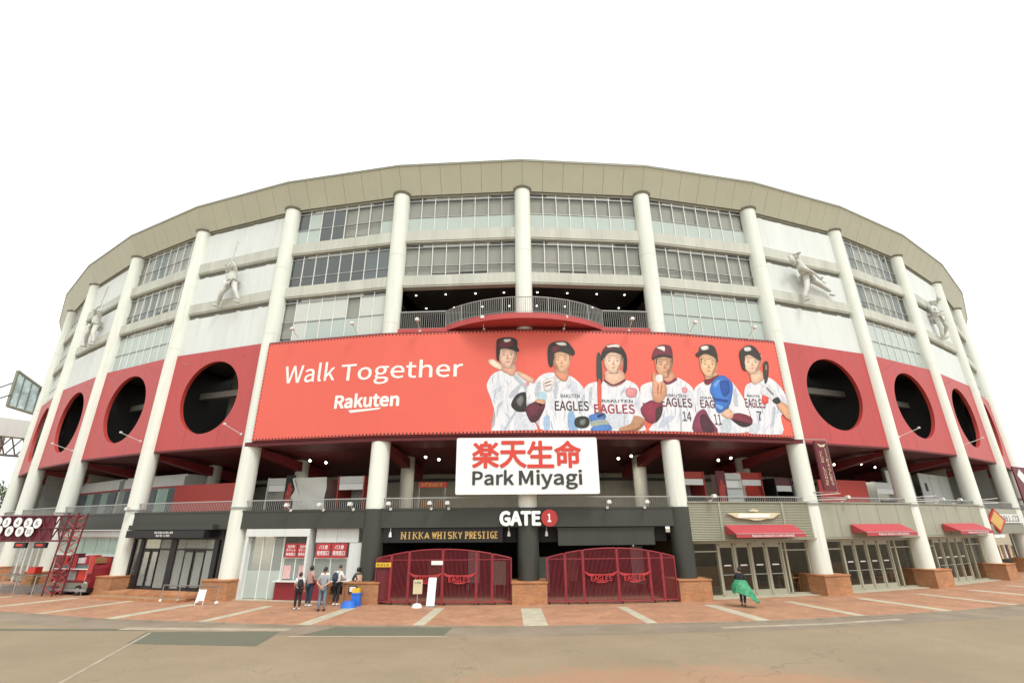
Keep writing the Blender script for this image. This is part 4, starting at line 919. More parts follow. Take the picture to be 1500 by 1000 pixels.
  ((206, 212, 226),[(24.69,9.48),(24.48,9.26),(24.37,9.03),(24.52,9.24)]),
  ((248, 248, 250),[(24.32,10.64),(24.24,10.49),(24.27,10.34),(24.3,10.49)]),
  ((222, 227, 237),[(23.19,9.09),(22.98,8.84),(22.79,8.58),(23.0,8.82)]),
  ((206, 212, 226),[(24.91,10.08),(24.69,9.94),(24.56,9.78),(24.71,9.91)]),
  ((206, 212, 226),[(23.76,10.62),(23.6,10.43),(23.48,10.22),(23.62,10.41)]),
  ((192, 200, 218),[(24.21,10.01),(24.1,9.8),(24.03,9.58),(24.12,9.79)]),
  ((222, 227, 237),[(24.6,10.64),(24.35,10.44),(24.14,10.23),(24.37,10.43)]),
  ((180, 190, 212),[(24.73,8.92),(24.65,8.82),(24.53,8.69),(24.67,8.8)]),
  ((248, 248, 250),[(23.97,9.62),(23.76,9.4),(23.76,9.19),(23.85,9.39)]),
  ((192, 200, 218),[(22.68,10.65),(22.73,10.41),(22.78,10.19),(22.78,10.43)]),
  ((248, 248, 250),[(24.56,9.57),(24.54,9.37),(24.57,9.18),(24.6,9.38)]),
  ((192, 200, 218),[(23.99,9.53),(23.92,9.17),(23.86,8.83),(23.99,9.17)]),
  ((192, 200, 218),[(23.76,10.07),(23.61,9.88),(23.54,9.66),(23.66,9.86)]),
  ((180, 190, 212),[(24.3,8.86),(24.27,8.74),(24.29,8.63),(24.34,8.75)]),
  ((222, 227, 237),[(24.58,9.26),(24.32,9.15),(24.09,9.0),(24.35,9.1)]),
  ((180, 190, 212),[(24.19,9.18),(24.09,8.85),(23.98,8.53),(24.12,8.85)]),
  ((192, 200, 218),[(24.87,10.87),(24.69,10.6),(24.62,10.34),(24.73,10.59)]),
  ((192, 200, 218),[(22.66,10.41),(22.72,10.17),(22.84,9.96),(22.77,10.2)]),
  ((222, 227, 237),[(23.76,9.34),(23.64,9.02),(23.54,8.7),(23.76,9.01)]),
  ((248, 248, 250),[(23.08,10.7),(23.2,10.41),(23.36,10.14),(23.25,10.44)]),
  ((222, 227, 237),[(23.33,10.66),(23.29,10.48),(23.27,10.3),(23.31,10.48)]),
  ((222, 227, 237),[(22.74,10.53),(22.72,10.16),(22.66,9.8),(22.74,10.16)]),
  ((180, 190, 212),[(23.38,8.72),(23.44,8.44),(23.5,8.17),(23.49,8.45)]),
  ((180, 190, 212),[(24.55,9.76),(24.64,9.48),(24.71,9.22),(24.69,9.5)]),
  ((192, 200, 218),[(24.43,10.37),(24.3,10.11),(24.18,9.83),(24.36,10.09)]),
  ((206, 212, 232),[(23.19,8.78),(23.76,9.02),(23.76,8.78),(22.9,8.26)]),
  ((196, 203, 214),[(24.31,9.99),(24.41,10.0),(24.22,8.23),(24.13,8.22)]),
  ((222, 226, 236),[(24.78,10.5),(25.14,10.27),(25.07,9.43),(24.8,9.77)]),
  ((198, 130, 137),[(24.56,10.61),(24.86,10.59),(24.8,10.32),(24.56,10.32)]),
  ((207, 136, 143),[(24.57,10.6),(24.84,10.59),(24.79,10.33),(24.56,10.33)]),
  ((218, 144, 151),[(24.58,10.59),(24.82,10.58),(24.78,10.35),(24.57,10.35)]),
  ((228, 150, 158),[(24.59,10.58),(24.8,10.57),(24.76,10.37),(24.58,10.37)]),
  ((239, 157, 165),[(24.61,10.55),(24.76,10.55),(24.73,10.41),(24.6,10.41)]),
  ('T','RAKUTEN',23.5,24.73,10.04,10.21,(48, 44, 42)),
  ('T','EAGLES',23.21,25.03,9.49,9.98,(96, 44, 52)),
  ('T','14',24.38,24.88,8.73,9.24,(60, 58, 62)),
  ((132, 45, 66),[(22.66,9.83),(22.1,9.47),(22.05,9.12),(22.35,8.66),(22.76,8.59),(23.16,9.01),(23.3,9.66),(22.94,9.71)]),
  ((138, 47, 69),[(22.65,9.8),(22.13,9.47),(22.08,9.14),(22.36,8.71),(22.74,8.65),(23.11,9.04),(23.24,9.64),(22.91,9.69)]),
  ((145, 49, 72),[(22.63,9.76),(22.16,9.46),(22.12,9.17),(22.38,8.78),(22.72,8.72),(23.05,9.08),(23.17,9.62),(22.87,9.67)]),
  ((152, 52, 76),[(22.61,9.72),(22.21,9.46),(22.17,9.2),(22.39,8.87),(22.68,8.82),(22.97,9.13),(23.07,9.59),(22.82,9.63)]),
  ((159, 54, 79),[(22.58,9.63),(22.3,9.45),(22.27,9.27),(22.42,9.04),(22.63,9.01),(22.83,9.22),(22.89,9.54),(22.72,9.57)]),
  ((62, 41, 41),[(22.9,9.36),(23.23,9.48),(23.16,9.01),(22.8,8.61)]),
  ((65, 43, 43),[(22.91,9.35),(23.21,9.46),(23.15,9.03),(22.81,8.66)]),
  ((69, 46, 46),[(22.92,9.34),(23.19,9.44),(23.13,9.05),(22.83,8.71)]),
  ((72, 48, 48),[(22.93,9.33),(23.16,9.41),(23.11,9.07),(22.85,8.79)]),
  ((75, 50, 50),[(22.94,9.3),(23.1,9.36),(23.07,9.12),(22.89,8.92)]),
  ((193, 139, 109),[(23.5,11.36),(24.13,11.51),(24.15,11.08),(23.76,10.83),(23.51,10.93)]),
  ((202, 145, 114),[(23.51,11.35),(24.1,11.49),(24.12,11.09),(23.76,10.86),(23.52,10.95)]),
  ((213, 153, 120),[(23.53,11.34),(24.06,11.47),(24.07,11.1),(23.76,10.89),(23.54,10.98)]),
  ((222, 160, 126),[(23.56,11.32),(24.0,11.43),(24.01,11.12),(23.76,10.94),(23.57,11.01)]),
  ((233, 168, 132),[(23.61,11.29),(23.89,11.37),(23.9,11.15),(23.76,11.02),(23.62,11.08)]),
  ((123, 43, 76),[(23.54,10.99),(23.76,10.87),(24.22,11.14),(24.3,11.03),(23.76,10.74),(23.52,10.82)]),
  ((193, 149, 120),[(23.24,12.44),(23.14,11.79),(23.24,11.37),(23.49,11.16),(23.76,11.16),(23.96,11.43),(24.15,11.85),(24.2,12.48)]),
  ((202, 156, 125),[(23.26,12.4),(23.17,11.8),(23.26,11.41),(23.49,11.21),(23.76,11.21),(23.92,11.46),(24.1,11.85),(24.15,12.44)]),
  ((213, 165, 132),[(23.28,12.35),(23.2,11.8),(23.29,11.45),(23.49,11.27),(23.76,11.27),(23.88,11.5),(24.04,11.86),(24.08,12.38)]),
  ((222, 172, 138),[(23.32,12.28),(23.25,11.81),(23.32,11.51),(23.5,11.36),(23.68,11.36),(23.76,11.55),(23.95,11.86),(23.98,12.31)]),
  ((233, 180, 144),[(23.38,12.16),(23.33,11.83),(23.38,11.62),(23.5,11.52),(23.63,11.52),(23.76,11.65),(23.76,11.86),(23.76,12.17)]),
  ((165, 119, 90),[(24.01,12.36),(24.18,12.28),(24.13,11.83),(23.92,11.4),(23.76,11.21),(23.76,11.55),(23.98,11.82)]),
  ((70, 52, 46),[(23.22,12.44),(23.3,12.44),(23.25,12.05),(23.18,11.85)]),
  ((70, 52, 46),[(24.15,12.48),(24.24,12.48),(24.14,11.89),(24.12,12.08)]),
  ((169, 131, 105),[(23.26,12.41),(24.19,12.45),(24.09,12.21),(23.76,12.14),(23.29,12.18)]),
  ((177, 137, 110),[(23.28,12.41),(24.14,12.44),(24.05,12.22),(23.76,12.16),(23.31,12.19)]),
  ((187, 144, 116),[(23.31,12.4),(24.08,12.43),(23.99,12.23),(23.76,12.17),(23.34,12.2)]),
  ((195, 151, 121),[(23.34,12.38),(23.99,12.41),(23.92,12.24),(23.67,12.19),(23.37,12.22)]),
  ((204, 158, 127),[(23.42,12.36),(23.76,12.37),(23.76,12.25),(23.64,12.23),(23.43,12.24)]),
  ((70, 48, 42),[(23.34,12.04),(23.46,12.09),(23.57,12.04),(23.56,12.02),(23.46,12.05),(23.35,12.01)]),
  ((58, 40, 36),[(23.36,11.9),(23.44,11.94),(23.52,11.91),(23.44,11.88)]),
  ((70, 48, 42),[(23.76,12.05),(23.85,12.1),(23.97,12.06),(23.95,12.04),(23.84,12.07),(23.76,12.02)]),
  ((58, 40, 36),[(23.76,11.91),(23.76,11.94),(23.91,11.92),(23.76,11.89)]),
  ((190, 137, 104),[(23.66,11.93),(23.76,11.73),(23.76,11.66),(23.63,11.63),(23.54,11.66),(23.61,11.73)]),
  ((235, 182, 146),[(23.38,11.77),(23.54,11.82),(23.54,11.62),(23.38,11.59)]),
  ((158, 122, 98),[(23.33,11.21),(23.59,11.15),(23.85,11.25),(23.76,11.13),(23.59,11.1),(23.38,11.12)]),
  ((186, 112, 102),[(23.5,11.49),(23.64,11.51),(23.76,11.49),(23.63,11.45)]),
  ((196, 144, 114),[(22.91,11.34),(23.07,11.38),(23.09,10.92),(23.38,10.93),(23.61,10.69),(23.58,10.2),(23.18,9.71),(22.78,9.88),(22.84,10.67)]),
  ((205, 151, 120),[(22.93,11.3),(23.07,11.35),(23.09,10.92),(23.36,10.92),(23.57,10.7),(23.54,10.25),(23.17,9.79),(22.8,9.95),(22.86,10.69)]),
  ((216, 159, 126),[(22.94,11.26),(23.07,11.3),(23.09,10.91),(23.33,10.92),(23.52,10.71),(23.49,10.31),(23.16,9.89),(22.83,10.04),(22.88,10.7)]),
  ((226, 166, 132),[(22.96,11.2),(23.07,11.24),(23.08,10.91),(23.29,10.91),(23.46,10.74),(23.43,10.39),(23.15,10.03),(22.86,10.15),(22.9,10.73)]),
  ((237, 174, 138),[(22.99,11.1),(23.07,11.12),(23.08,10.89),(23.22,10.9),(23.34,10.78),(23.32,10.53),(23.12,10.28),(22.92,10.37),(22.95,10.77)]),
  ((178, 116, 84),[(23.11,10.68),(23.19,10.69),(23.11,10.19),(23.05,10.19)]),
  ((178, 116, 84),[(23.33,10.68),(23.39,10.66),(23.27,10.2),(23.22,10.22)]),
  ((240, 236, 232),[(23.11,11.26),(23.43,11.28),(23.43,10.93),(23.11,10.88)]),
  ((106, 43, 57),[(22.99,12.21),(23.11,12.68),(23.38,12.99),(23.76,13.1),(24.18,13.01),(24.21,12.43),(23.92,12.37),(23.62,12.42),(23.31,12.36)]),
  ((111, 45, 60),[(23.03,12.25),(23.13,12.68),(23.38,12.97),(23.76,13.08),(24.12,12.98),(24.15,12.45),(23.88,12.39),(23.61,12.44),(23.32,12.39)]),
  ((117, 48, 63),[(23.07,12.3),(23.16,12.68),(23.39,12.95),(23.76,13.04),(24.04,12.96),(24.07,12.48),(23.76,12.42),(23.59,12.47),(23.33,12.42)]),
  ((122, 50, 66),[(23.12,12.36),(23.2,12.69),(23.4,12.92),(23.76,13.0),(23.94,12.92),(23.97,12.51),(23.76,12.46),(23.57,12.5),(23.35,12.46)]),
  ((128, 52, 69),[(23.22,12.47),(23.28,12.7),(23.42,12.86),(23.67,12.92),(23.76,12.86),(23.76,12.57),(23.76,12.54),(23.54,12.57),(23.38,12.54)]),
  ((50, 38, 34),[(22.98,12.19),(23.31,12.44),(23.76,12.52),(24.2,12.41),(24.12,12.29),(23.61,12.35)]),
  ((52, 40, 36),[(23.01,12.2),(23.33,12.43),(23.76,12.52),(24.15,12.41),(24.07,12.3),(23.61,12.36)]),
  ((55, 42, 38),[(23.06,12.22),(23.34,12.43),(23.76,12.5),(24.07,12.41),(24.0,12.31),(23.59,12.36)]),
  ((58, 44, 40),[(23.12,12.25),(23.36,12.43),(23.76,12.49),(23.98,12.41),(23.92,12.32),(23.58,12.37)]),
  ((60, 46, 42),[(23.24,12.3),(23.4,12.42),(23.66,12.46),(23.76,12.4),(23.76,12.34),(23.55,12.38)]),
  ((201, 198, 193),[(23.31,12.92),(23.76,13.0),(23.76,12.7),(23.61,12.76)]),
  ((211, 207, 202),[(23.33,12.92),(23.76,12.99),(23.76,12.72),(23.61,12.77)]),
  ((222, 218, 213),[(23.35,12.92),(23.76,12.98),(23.76,12.73),(23.61,12.78)]),
  ((232, 228, 222),[(23.38,12.91),(23.76,12.97),(23.76,12.75),(23.6,12.8)]),
  ((243, 239, 233),[(23.44,12.91),(23.76,12.94),(23.76,12.79),(23.59,12.83)]),
 ],
 [
  ((238, 238, 243),[(26.04,11.06),(25.53,10.78),(25.26,10.4),(25.22,9.43),(25.24,8.96),(25.3,8.12),(27.86,8.17),(28.46,8.48),(28.56,8.96),(28.46,9.81),(28.07,10.66),(27.68,11.15),(26.9,11.36)]),
  ((222, 227, 237),[(26.63,10.86),(26.6,10.56),(26.66,10.29),(26.64,10.57)]),
  ((222, 227, 237),[(25.74,9.44),(25.76,9.14),(25.86,8.86),(25.83,9.16)]),
  ((222, 227, 237),[(28.52,9.01),(28.39,8.82),(28.25,8.6),(28.45,8.8)]),
  ((206, 212, 226),[(27.26,9.53),(27.1,9.4),(26.99,9.25),(27.13,9.38)]),
  ((248, 248, 250),[(26.03,10.21),(26.18,9.91),(26.32,9.63),(26.2,9.92)]),
  ((206, 212, 226),[(26.45,10.89),(26.44,10.68),(26.48,10.47),(26.47,10.68)]),
  ((206, 212, 226),[(26.12,9.06),(26.05,8.92),(25.96,8.77),(26.09,8.91)]),
  ((206, 212, 226),[(25.76,10.25),(25.82,10.02),(25.93,9.82),(25.84,10.04)]),
  ((180, 190, 212),[(27.46,10.97),(27.41,10.74),(27.47,10.52),(27.46,10.75)]),
  ((222, 227, 237),[(25.51,10.04),(25.59,9.88),(25.66,9.74),(25.64,9.91)]),
  ((192, 200, 218),[(27.16,10.89),(27.17,10.62),(27.25,10.38),(27.24,10.65)]),
  ((222, 227, 237),[(27.36,9.93),(27.47,9.74),(27.63,9.58),(27.49,9.76)]),
  ((222, 227, 237),[(25.72,10.16),(25.79,9.9),(25.85,9.65),(25.84,9.92)]),
  ((192, 200, 218),[(27.47,10.31),(27.4,10.0),(27.36,9.7),(27.42,10.0)]),
  ((206, 212, 226),[(27.58,9.57),(27.56,9.18),(27.6,8.8),(27.61,9.19)]),
  ((222, 227, 237),[(25.76,9.65),(25.67,9.44),(25.69,9.24),(25.72,9.44)]),
  ((192, 200, 218),[(26.28,8.75),(26.53,8.47),(26.75,8.23),(26.59,8.51)]),
  ((206, 212, 226),[(26.62,10.55),(26.66,10.38),(26.72,10.23),(26.7,10.4)]),
  ((192, 200, 218),[(28.17,8.83),(28.22,8.65),(28.29,8.47),(28.26,8.66)]),
  ((206, 212, 226),[(26.68,11.1),(26.44,10.8),(26.32,10.49),(26.49,10.78)]),
  ((222, 227, 237),[(27.22,8.82),(26.98,8.51),(26.71,8.19),(27.02,8.49)]),
  ((180, 190, 212),[(28.06,10.43),(27.94,10.28),(27.82,10.12),(27.97,10.27)]),
  ((248, 248, 250),[(27.95,8.86),(27.75,8.63),(27.65,8.4),(27.78,8.62)]),
  ((206, 212, 226),[(25.81,9.08),(25.78,8.94),(25.85,8.81),(25.82,8.95)]),
  ((206, 212, 226),[(26.21,10.46),(26.22,10.11),(26.3,9.78),(26.27,10.13)]),
  ((248, 248, 250),[(27.39,10.57),(27.15,10.21),(26.98,9.85),(27.2,10.2)]),
  ((248, 248, 250),[(25.72,8.56),(25.65,8.4),(25.7,8.26),(25.71,8.41)]),
  ((206, 212, 226),[(27.11,9.02),(26.89,8.74),(26.67,8.45),(26.92,8.72)]),
  ((222, 227, 237),[(27.19,9.36),(27.24,9.04),(27.32,8.74),(27.3,9.06)]),
  ((248, 248, 250),[(25.55,8.72),(25.57,8.5),(25.61,8.3),(25.64,8.52)]),
  ((206, 212, 226),[(27.62,10.79),(27.53,10.54),(27.42,10.29),(27.58,10.53)]),
  ((192, 200, 218),[(27.8,10.35),(27.7,9.99),(27.7,9.64),(27.73,9.99)]),
  ((196, 203, 214),[(27.89,10.78),(27.96,10.41),(27.88,9.67),(27.65,9.9)]),
  ((206, 214, 222),[(26.8,8.9),(27.31,8.8),(27.07,8.17),(26.54,8.16)]),
  ((222, 226, 236),[(25.49,10.53),(25.71,10.67),(25.54,9.81),(25.35,9.68)]),
  ('T','RAKUTEN',25.61,27.29,10.02,10.15,(48, 44, 42)),
  ('T','EAGLES',25.55,27.29,9.51,9.96,(96, 44, 52)),
  ('T','11',26.27,26.68,8.59,9.17,(80, 48, 52)),
  ((123, 52, 74),[(25.11,9.0),(25.71,9.44),(26.02,8.87),(26.35,8.15),(24.9,8.1)]),
  ((129, 54, 78),[(25.13,8.99),(25.69,9.4),(25.98,8.87),(26.29,8.2),(24.94,8.16)]),
  ((136, 57, 82),[(25.15,8.98),(25.66,9.35),(25.92,8.87),(26.2,8.27),(24.98,8.23)]),
  ((142, 60, 86),[(25.19,8.97),(25.62,9.28),(25.85,8.87),(26.09,8.36),(25.04,8.32)]),
  ((149, 63, 90),[(25.26,8.94),(25.56,9.16),(25.72,8.88),(25.88,8.52),(25.16,8.49)]),
  ((69, 34, 45),[(25.41,9.0),(25.8,9.1),(26.18,8.26),(25.45,8.18)]),
  ((72, 36, 47),[(25.42,8.98),(25.78,9.07),(26.14,8.29),(25.46,8.22)]),
  ((76, 38, 49),[(25.44,8.96),(25.76,9.04),(26.08,8.34),(25.47,8.27)]),
  ((80, 40, 52),[(25.46,8.93),(25.74,9.0),(26.01,8.4),(25.49,8.34)]),
  ((84, 42, 54),[(25.5,8.87),(25.69,8.93),(25.88,8.51),(25.52,8.47)]),
  ((113, 43, 57),[(27.23,9.06),(27.81,9.3),(28.6,9.09),(28.54,8.66),(27.93,8.51),(27.39,8.85)]),
  ((118, 45, 60),[(27.26,9.06),(27.8,9.28),(28.53,9.08),(28.48,8.69),(27.91,8.55),(27.41,8.86)]),
  ((124, 48, 63),[(27.31,9.06),(27.79,9.25),(28.45,9.08),(28.4,8.72),(27.89,8.59),(27.44,8.88)]),
  ((130, 50, 66),[(27.36,9.05),(27.78,9.22),(28.35,9.07),(28.31,8.76),(27.87,8.65),(27.48,8.9)]),
  ((136, 52, 69),[(27.47,9.04),(27.76,9.16),(28.15,9.05),(28.12,8.84),(27.82,8.76),(27.55,8.93)]),
  ((52, 29, 33),[(27.34,8.92),(28.25,8.77),(28.53,8.66),(27.93,8.51)]),
  ((54, 30, 34),[(27.37,8.91),(28.22,8.77),(28.48,8.67),(27.92,8.53)]),
  ((57, 32, 36),[(27.41,8.9),(28.18,8.77),(28.42,8.68),(27.91,8.55)]),
  ((60, 34, 38),[(27.47,8.88),(28.13,8.77),(28.33,8.69),(27.9,8.58)]),
  ((63, 35, 39),[(27.58,8.84),(28.03,8.77),(28.17,8.72),(27.87,8.64)]),
  ((198, 153, 120),[(26.19,11.57),(26.89,11.61),(26.83,11.29),(26.36,11.0),(26.09,11.19)]),
  ((207, 160, 125),[(26.2,11.56),(26.85,11.6),(26.8,11.3),(26.36,11.03),(26.11,11.2)]),
  ((218, 168, 132),[(26.22,11.54),(26.8,11.58),(26.76,11.31),(26.36,11.07),(26.14,11.22)]),
  ((228, 176, 138),[(26.24,11.52),(26.74,11.55),(26.7,11.32),(26.37,11.11),(26.17,11.25)]),
  ((239, 184, 144),[(26.28,11.49),(26.63,11.51),(26.6,11.35),(26.37,11.2),(26.23,11.3)]),
  ((123, 43, 60),[(26.01,11.12),(26.4,11.24),(26.92,11.47),(26.91,11.35),(26.27,10.87),(26.01,10.9)]),
  ((208, 170, 135),[(26.02,12.62),(25.89,11.97),(25.98,11.55),(26.23,11.35),(26.49,11.37),(26.8,11.64),(27.0,12.06),(27.08,12.69)]),
  ((218, 178, 141),[(26.04,12.58),(25.92,11.97),(26.0,11.59),(26.23,11.4),(26.47,11.42),(26.76,11.67),(26.95,12.06),(27.02,12.65)]),
  ((230, 188, 149),[(26.06,12.53),(25.96,11.98),(26.03,11.63),(26.24,11.47),(26.46,11.48),(26.71,11.71),(26.89,12.06),(26.95,12.59)]),
  ((240, 196, 156),[(26.09,12.47),(26.0,12.0),(26.06,11.7),(26.24,11.55),(26.43,11.56),(26.65,11.76),(26.8,12.06),(26.85,12.52)]),
  ((252, 205, 163),[(26.15,12.35),(26.09,12.02),(26.13,11.81),(26.26,11.71),(26.39,11.72),(26.54,11.86),(26.64,12.07),(26.68,12.38)]),
  ((179, 135, 102),[(26.88,12.57),(27.05,12.49),(26.97,12.03),(26.76,11.61),(26.51,11.42),(26.67,11.76),(26.83,12.02)]),
  ((70, 52, 46),[(26.0,12.62),(26.09,12.62),(26.01,12.23),(25.94,12.03)]),
  ((70, 52, 46),[(27.02,12.69),(27.11,12.69),(26.99,12.1),(26.97,12.29)]),
  ((183, 149, 119),[(26.04,12.59),(27.06,12.66),(26.95,12.42),(26.5,12.35),(26.07,12.36)]),
  ((192, 156, 124),[(26.06,12.59),(27.01,12.65),(26.91,12.43),(26.49,12.36),(26.09,12.37)]),
  ((202, 165, 131),[(26.09,12.58),(26.95,12.64),(26.86,12.43),(26.48,12.38),(26.11,12.39)]),
  ((211, 172, 137),[(26.13,12.57),(26.86,12.62),(26.79,12.44),(26.46,12.4),(26.15,12.4)]),
  ((221, 180, 143),[(26.2,12.55),(26.71,12.58),(26.66,12.46),(26.43,12.43),(26.21,12.43)]),
  ((70, 48, 42),[(26.11,12.22),(26.24,12.28),(26.35,12.24),(26.34,12.22),(26.23,12.24),(26.12,12.2)]),
  ((58, 40, 36),[(26.12,12.09),(26.21,12.13),(26.3,12.1),(26.2,12.07)]),
  ((70, 48, 42),[(26.58,12.25),(26.71,12.31),(26.83,12.27),(26.81,12.25),(26.71,12.27),(26.59,12.23)]),
  ((58, 40, 36),[(26.59,12.12),(26.69,12.16),(26.77,12.13),(26.68,12.1)]),
  ((206, 156, 118),[(26.44,12.13),(26.48,11.94),(26.53,11.86),(26.39,11.82),(26.3,11.85),(26.38,11.93)]),
  ((254, 207, 165),[(26.14,11.96),(26.31,12.02),(26.3,11.81),(26.13,11.78)]),
  ((170, 139, 110),[(26.06,11.39),(26.33,11.35),(26.68,11.45),(26.59,11.33),(26.32,11.29),(26.11,11.31)]),
  ((186, 112, 102),[(26.25,11.68),(26.39,11.71),(26.53,11.7),(26.38,11.65)]),
  ((208, 167, 140),[(26.76,9.24),(27.25,9.52),(27.49,9.28),(27.35,8.97),(26.95,9.01)]),
  ((218, 174, 147),[(26.78,9.25),(27.23,9.5),(27.46,9.28),(27.33,8.99),(26.96,9.03)]),
  ((230, 184, 155),[(26.81,9.25),(27.22,9.48),(27.42,9.28),(27.3,9.02),(26.97,9.05)]),
  ((240, 192, 162),[(26.85,9.25),(27.19,9.45),(27.37,9.28),(27.26,9.05),(26.98,9.09)]),
  ((252, 201, 170),[(26.91,9.26),(27.15,9.4),(27.27,9.28),(27.2,9.12),(27.01,9.14)]),
  ((55, 107, 186),[(26.37,10.83),(26.67,11.22),(27.19,11.47),(27.57,11.27),(27.77,10.9),(27.56,10.14),(27.27,9.64),(26.66,9.24),(26.44,9.48),(26.41,10.09),(26.26,10.45)]),
  ((58, 112, 194),[(26.39,10.82),(26.68,11.18),(27.16,11.42),(27.51,11.23),(27.7,10.89),(27.51,10.18),(27.23,9.71),(26.67,9.34),(26.46,9.57),(26.43,10.13),(26.29,10.47)]),
  ((61, 119, 205),[(26.43,10.81),(26.68,11.14),(27.12,11.35),(27.43,11.18),(27.61,10.87),(27.43,10.24),(27.19,9.81),(26.68,9.47),(26.49,9.68),(26.46,10.19),(26.34,10.49)]),
  ((64, 124, 214),[(26.47,10.8),(26.69,11.08),(27.07,11.26),(27.34,11.11),(27.48,10.85),(27.34,10.3),(27.12,9.94),(26.69,9.65),(26.52,9.83),(26.5,10.27),(26.39,10.53)]),
  ((67, 130, 224),[(26.56,10.78),(26.71,10.97),(26.97,11.09),(27.15,10.99),(27.26,10.81),(27.16,10.43),(27.01,10.18),(26.7,9.97),(26.59,10.1),(26.58,10.4),(26.5,10.59)]),
  ((34, 73, 147),[(26.98,11.05),(27.51,11.14),(27.5,10.51),(27.1,10.18),(26.95,10.48)]),
  ((36, 76, 154),[(26.99,11.03),(27.48,11.11),(27.47,10.53),(27.1,10.22),(26.96,10.51)]),
  ((38, 80, 163),[(27.0,11.01),(27.45,11.08),(27.44,10.56),(27.1,10.28),(26.98,10.53)]),
  ((40, 84, 170),[(27.02,10.98),(27.4,11.04),(27.39,10.59),(27.11,10.35),(27.0,10.57)]),
  ((42, 88, 178),[(27.06,10.92),(27.32,10.97),(27.31,10.65),(27.11,10.49),(27.04,10.64)]),
  ((120, 170, 236),[(26.55,10.9),(26.87,11.17),(26.96,11.11),(26.62,10.72)]),
  ((31, 62, 130),[(26.48,10.09),(27.27,10.01),(27.18,9.88),(26.49,9.94)]),
  ((32, 65, 136),[(26.5,10.09),(27.23,10.01),(27.15,9.89),(26.5,9.94)]),
  ((34, 69, 144),[(26.52,10.08),(27.18,10.01),(27.11,9.9),(26.52,9.95)]),
  ((36, 72, 150),[(26.55,10.07),(27.12,10.01),(27.05,9.92),(26.55,9.96)]),
  ((37, 75, 157),[(26.6,10.05),(27.0,10.01),(26.95,9.94),(26.61,9.97)]),
  ((120, 170, 236),[(26.48,9.73),(26.93,9.62),(26.76,9.44),(26.52,9.55)]),
  ((57, 52, 45),[(25.68,12.65),(25.92,12.84),(26.07,13.17),(26.47,13.3),(26.95,13.24),(27.09,12.79),(27.07,12.25),(26.96,12.44),(26.77,12.58),(26.38,12.71),(26.02,12.64),(25.86,12.48)]),
  ((200, 198, 191),[(26.11,13.14),(26.53,13.23),(26.56,13.02),(26.15,12.93)]),
  ((209, 207, 200),[(26.12,13.13),(26.51,13.22),(26.54,13.02),(26.16,12.95)]),
  ((220, 218, 211),[(26.14,13.13),(26.49,13.21),(26.52,13.03),(26.17,12.96)]),
  ((230, 228, 220),[(26.16,13.13),(26.46,13.2),(26.48,13.04),(26.18,12.98)]),
  ((241, 239, 231),[(26.19,13.12),(26.4,13.17),(26.42,13.06),(26.21,13.02)]),
 ],
 [
  ((238, 238, 243),[(29.07,11.16),(28.6,10.88),(28.39,10.18),(28.54,9.57),(28.59,8.97),(28.27,8.17),(30.39,8.17),(30.55,9.22),(31.22,9.68),(31.23,10.31),(30.94,10.94),(30.54,11.37),(30.07,11.54),(29.73,11.26)]),
  ((222, 227, 237),[(28.52,10.52),(28.6,10.34),(28.75,10.22),(28.66,10.39)]),
  ((248, 248, 250),[(30.25,10.69),(30.22,10.35),(30.23,10.01),(30.25,10.35)]),
  ((192, 200, 218),[(30.52,10.83),(30.42,10.6),(30.33,10.35),(30.49,10.59)]),
  ((192, 200, 218),[(29.74,8.81),(29.5,8.55),(29.3,8.27),(29.53,8.53)]),
  ((192, 200, 218),[(30.56,9.84),(30.37,9.46),(30.22,9.07),(30.42,9.45)]),
  ((206, 212, 226),[(29.08,9.01),(29.02,8.63),(28.97,8.25),(29.04,8.63)]),
  ((180, 190, 212),[(30.52,9.64),(30.27,9.4),(29.97,9.14),(30.3,9.38)]),
  ((222, 227, 237),[(30.48,9.46),(30.35,9.35),(30.32,9.22),(30.41,9.33)]),
  ((180, 190, 212),[(28.84,9.14),(28.71,8.9),(28.6,8.67),(28.73,8.9)]),
  ((222, 227, 237),[(29.02,9.95),(29.05,9.78),(29.16,9.64),(29.09,9.8)]),
  ((206, 212, 226),[(29.05,9.27),(29.1,9.05),(29.24,8.84),(29.13,9.06)]),
  ((222, 227, 237),[(28.71,10.3),(28.69,10.13),(28.79,10.0),(28.76,10.16)]),
  ((206, 212, 226),[(29.52,9.63),(29.33,9.4),(29.21,9.16),(29.36,9.39)]),
  ((248, 248, 250),[(29.05,9.92),(29.11,9.78),(29.12,9.64),(29.14,9.79)]),
  ((206, 212, 226),[(29.63,10.69),(29.69,10.39),(29.77,10.11),(29.74,10.41)]),
  ((192, 200, 218),[(28.7,9.96),(28.68,9.83),(28.75,9.73),(28.74,9.86)]),
  ((180, 190, 212),[(28.98,9.32),(29.0,8.93),(28.99,8.56),(29.05,8.94)]),
  ((248, 248, 250),[(30.68,9.45),(30.5,9.29),(30.42,9.11),(30.53,9.27)]),
  ((180, 190, 212),[(29.73,10.59),(29.81,10.22),(29.91,9.88),(29.89,10.25)]),
  ((248, 248, 250),[(30.74,11.14),(30.85,10.96),(30.94,10.81),(30.9,10.99)]),
  ((222, 227, 237),[(28.49,10.14),(28.51,9.92),(28.57,9.73),(28.54,9.93)]),
  ((206, 212, 226),[(29.29,8.64),(29.17,8.48),(29.05,8.31),(29.2,8.47)]),
  ((206, 212, 226),[(29.59,11.17),(29.75,10.87),(29.91,10.61),(29.82,10.91)]),
  ((222, 227, 237),[(29.75,10.69),(29.62,10.5),(29.6,10.31),(29.65,10.49)]),
  ((206, 212, 226),[(31.21,10.26),(30.98,10.04),(30.84,9.82),(31.01,10.03)]),
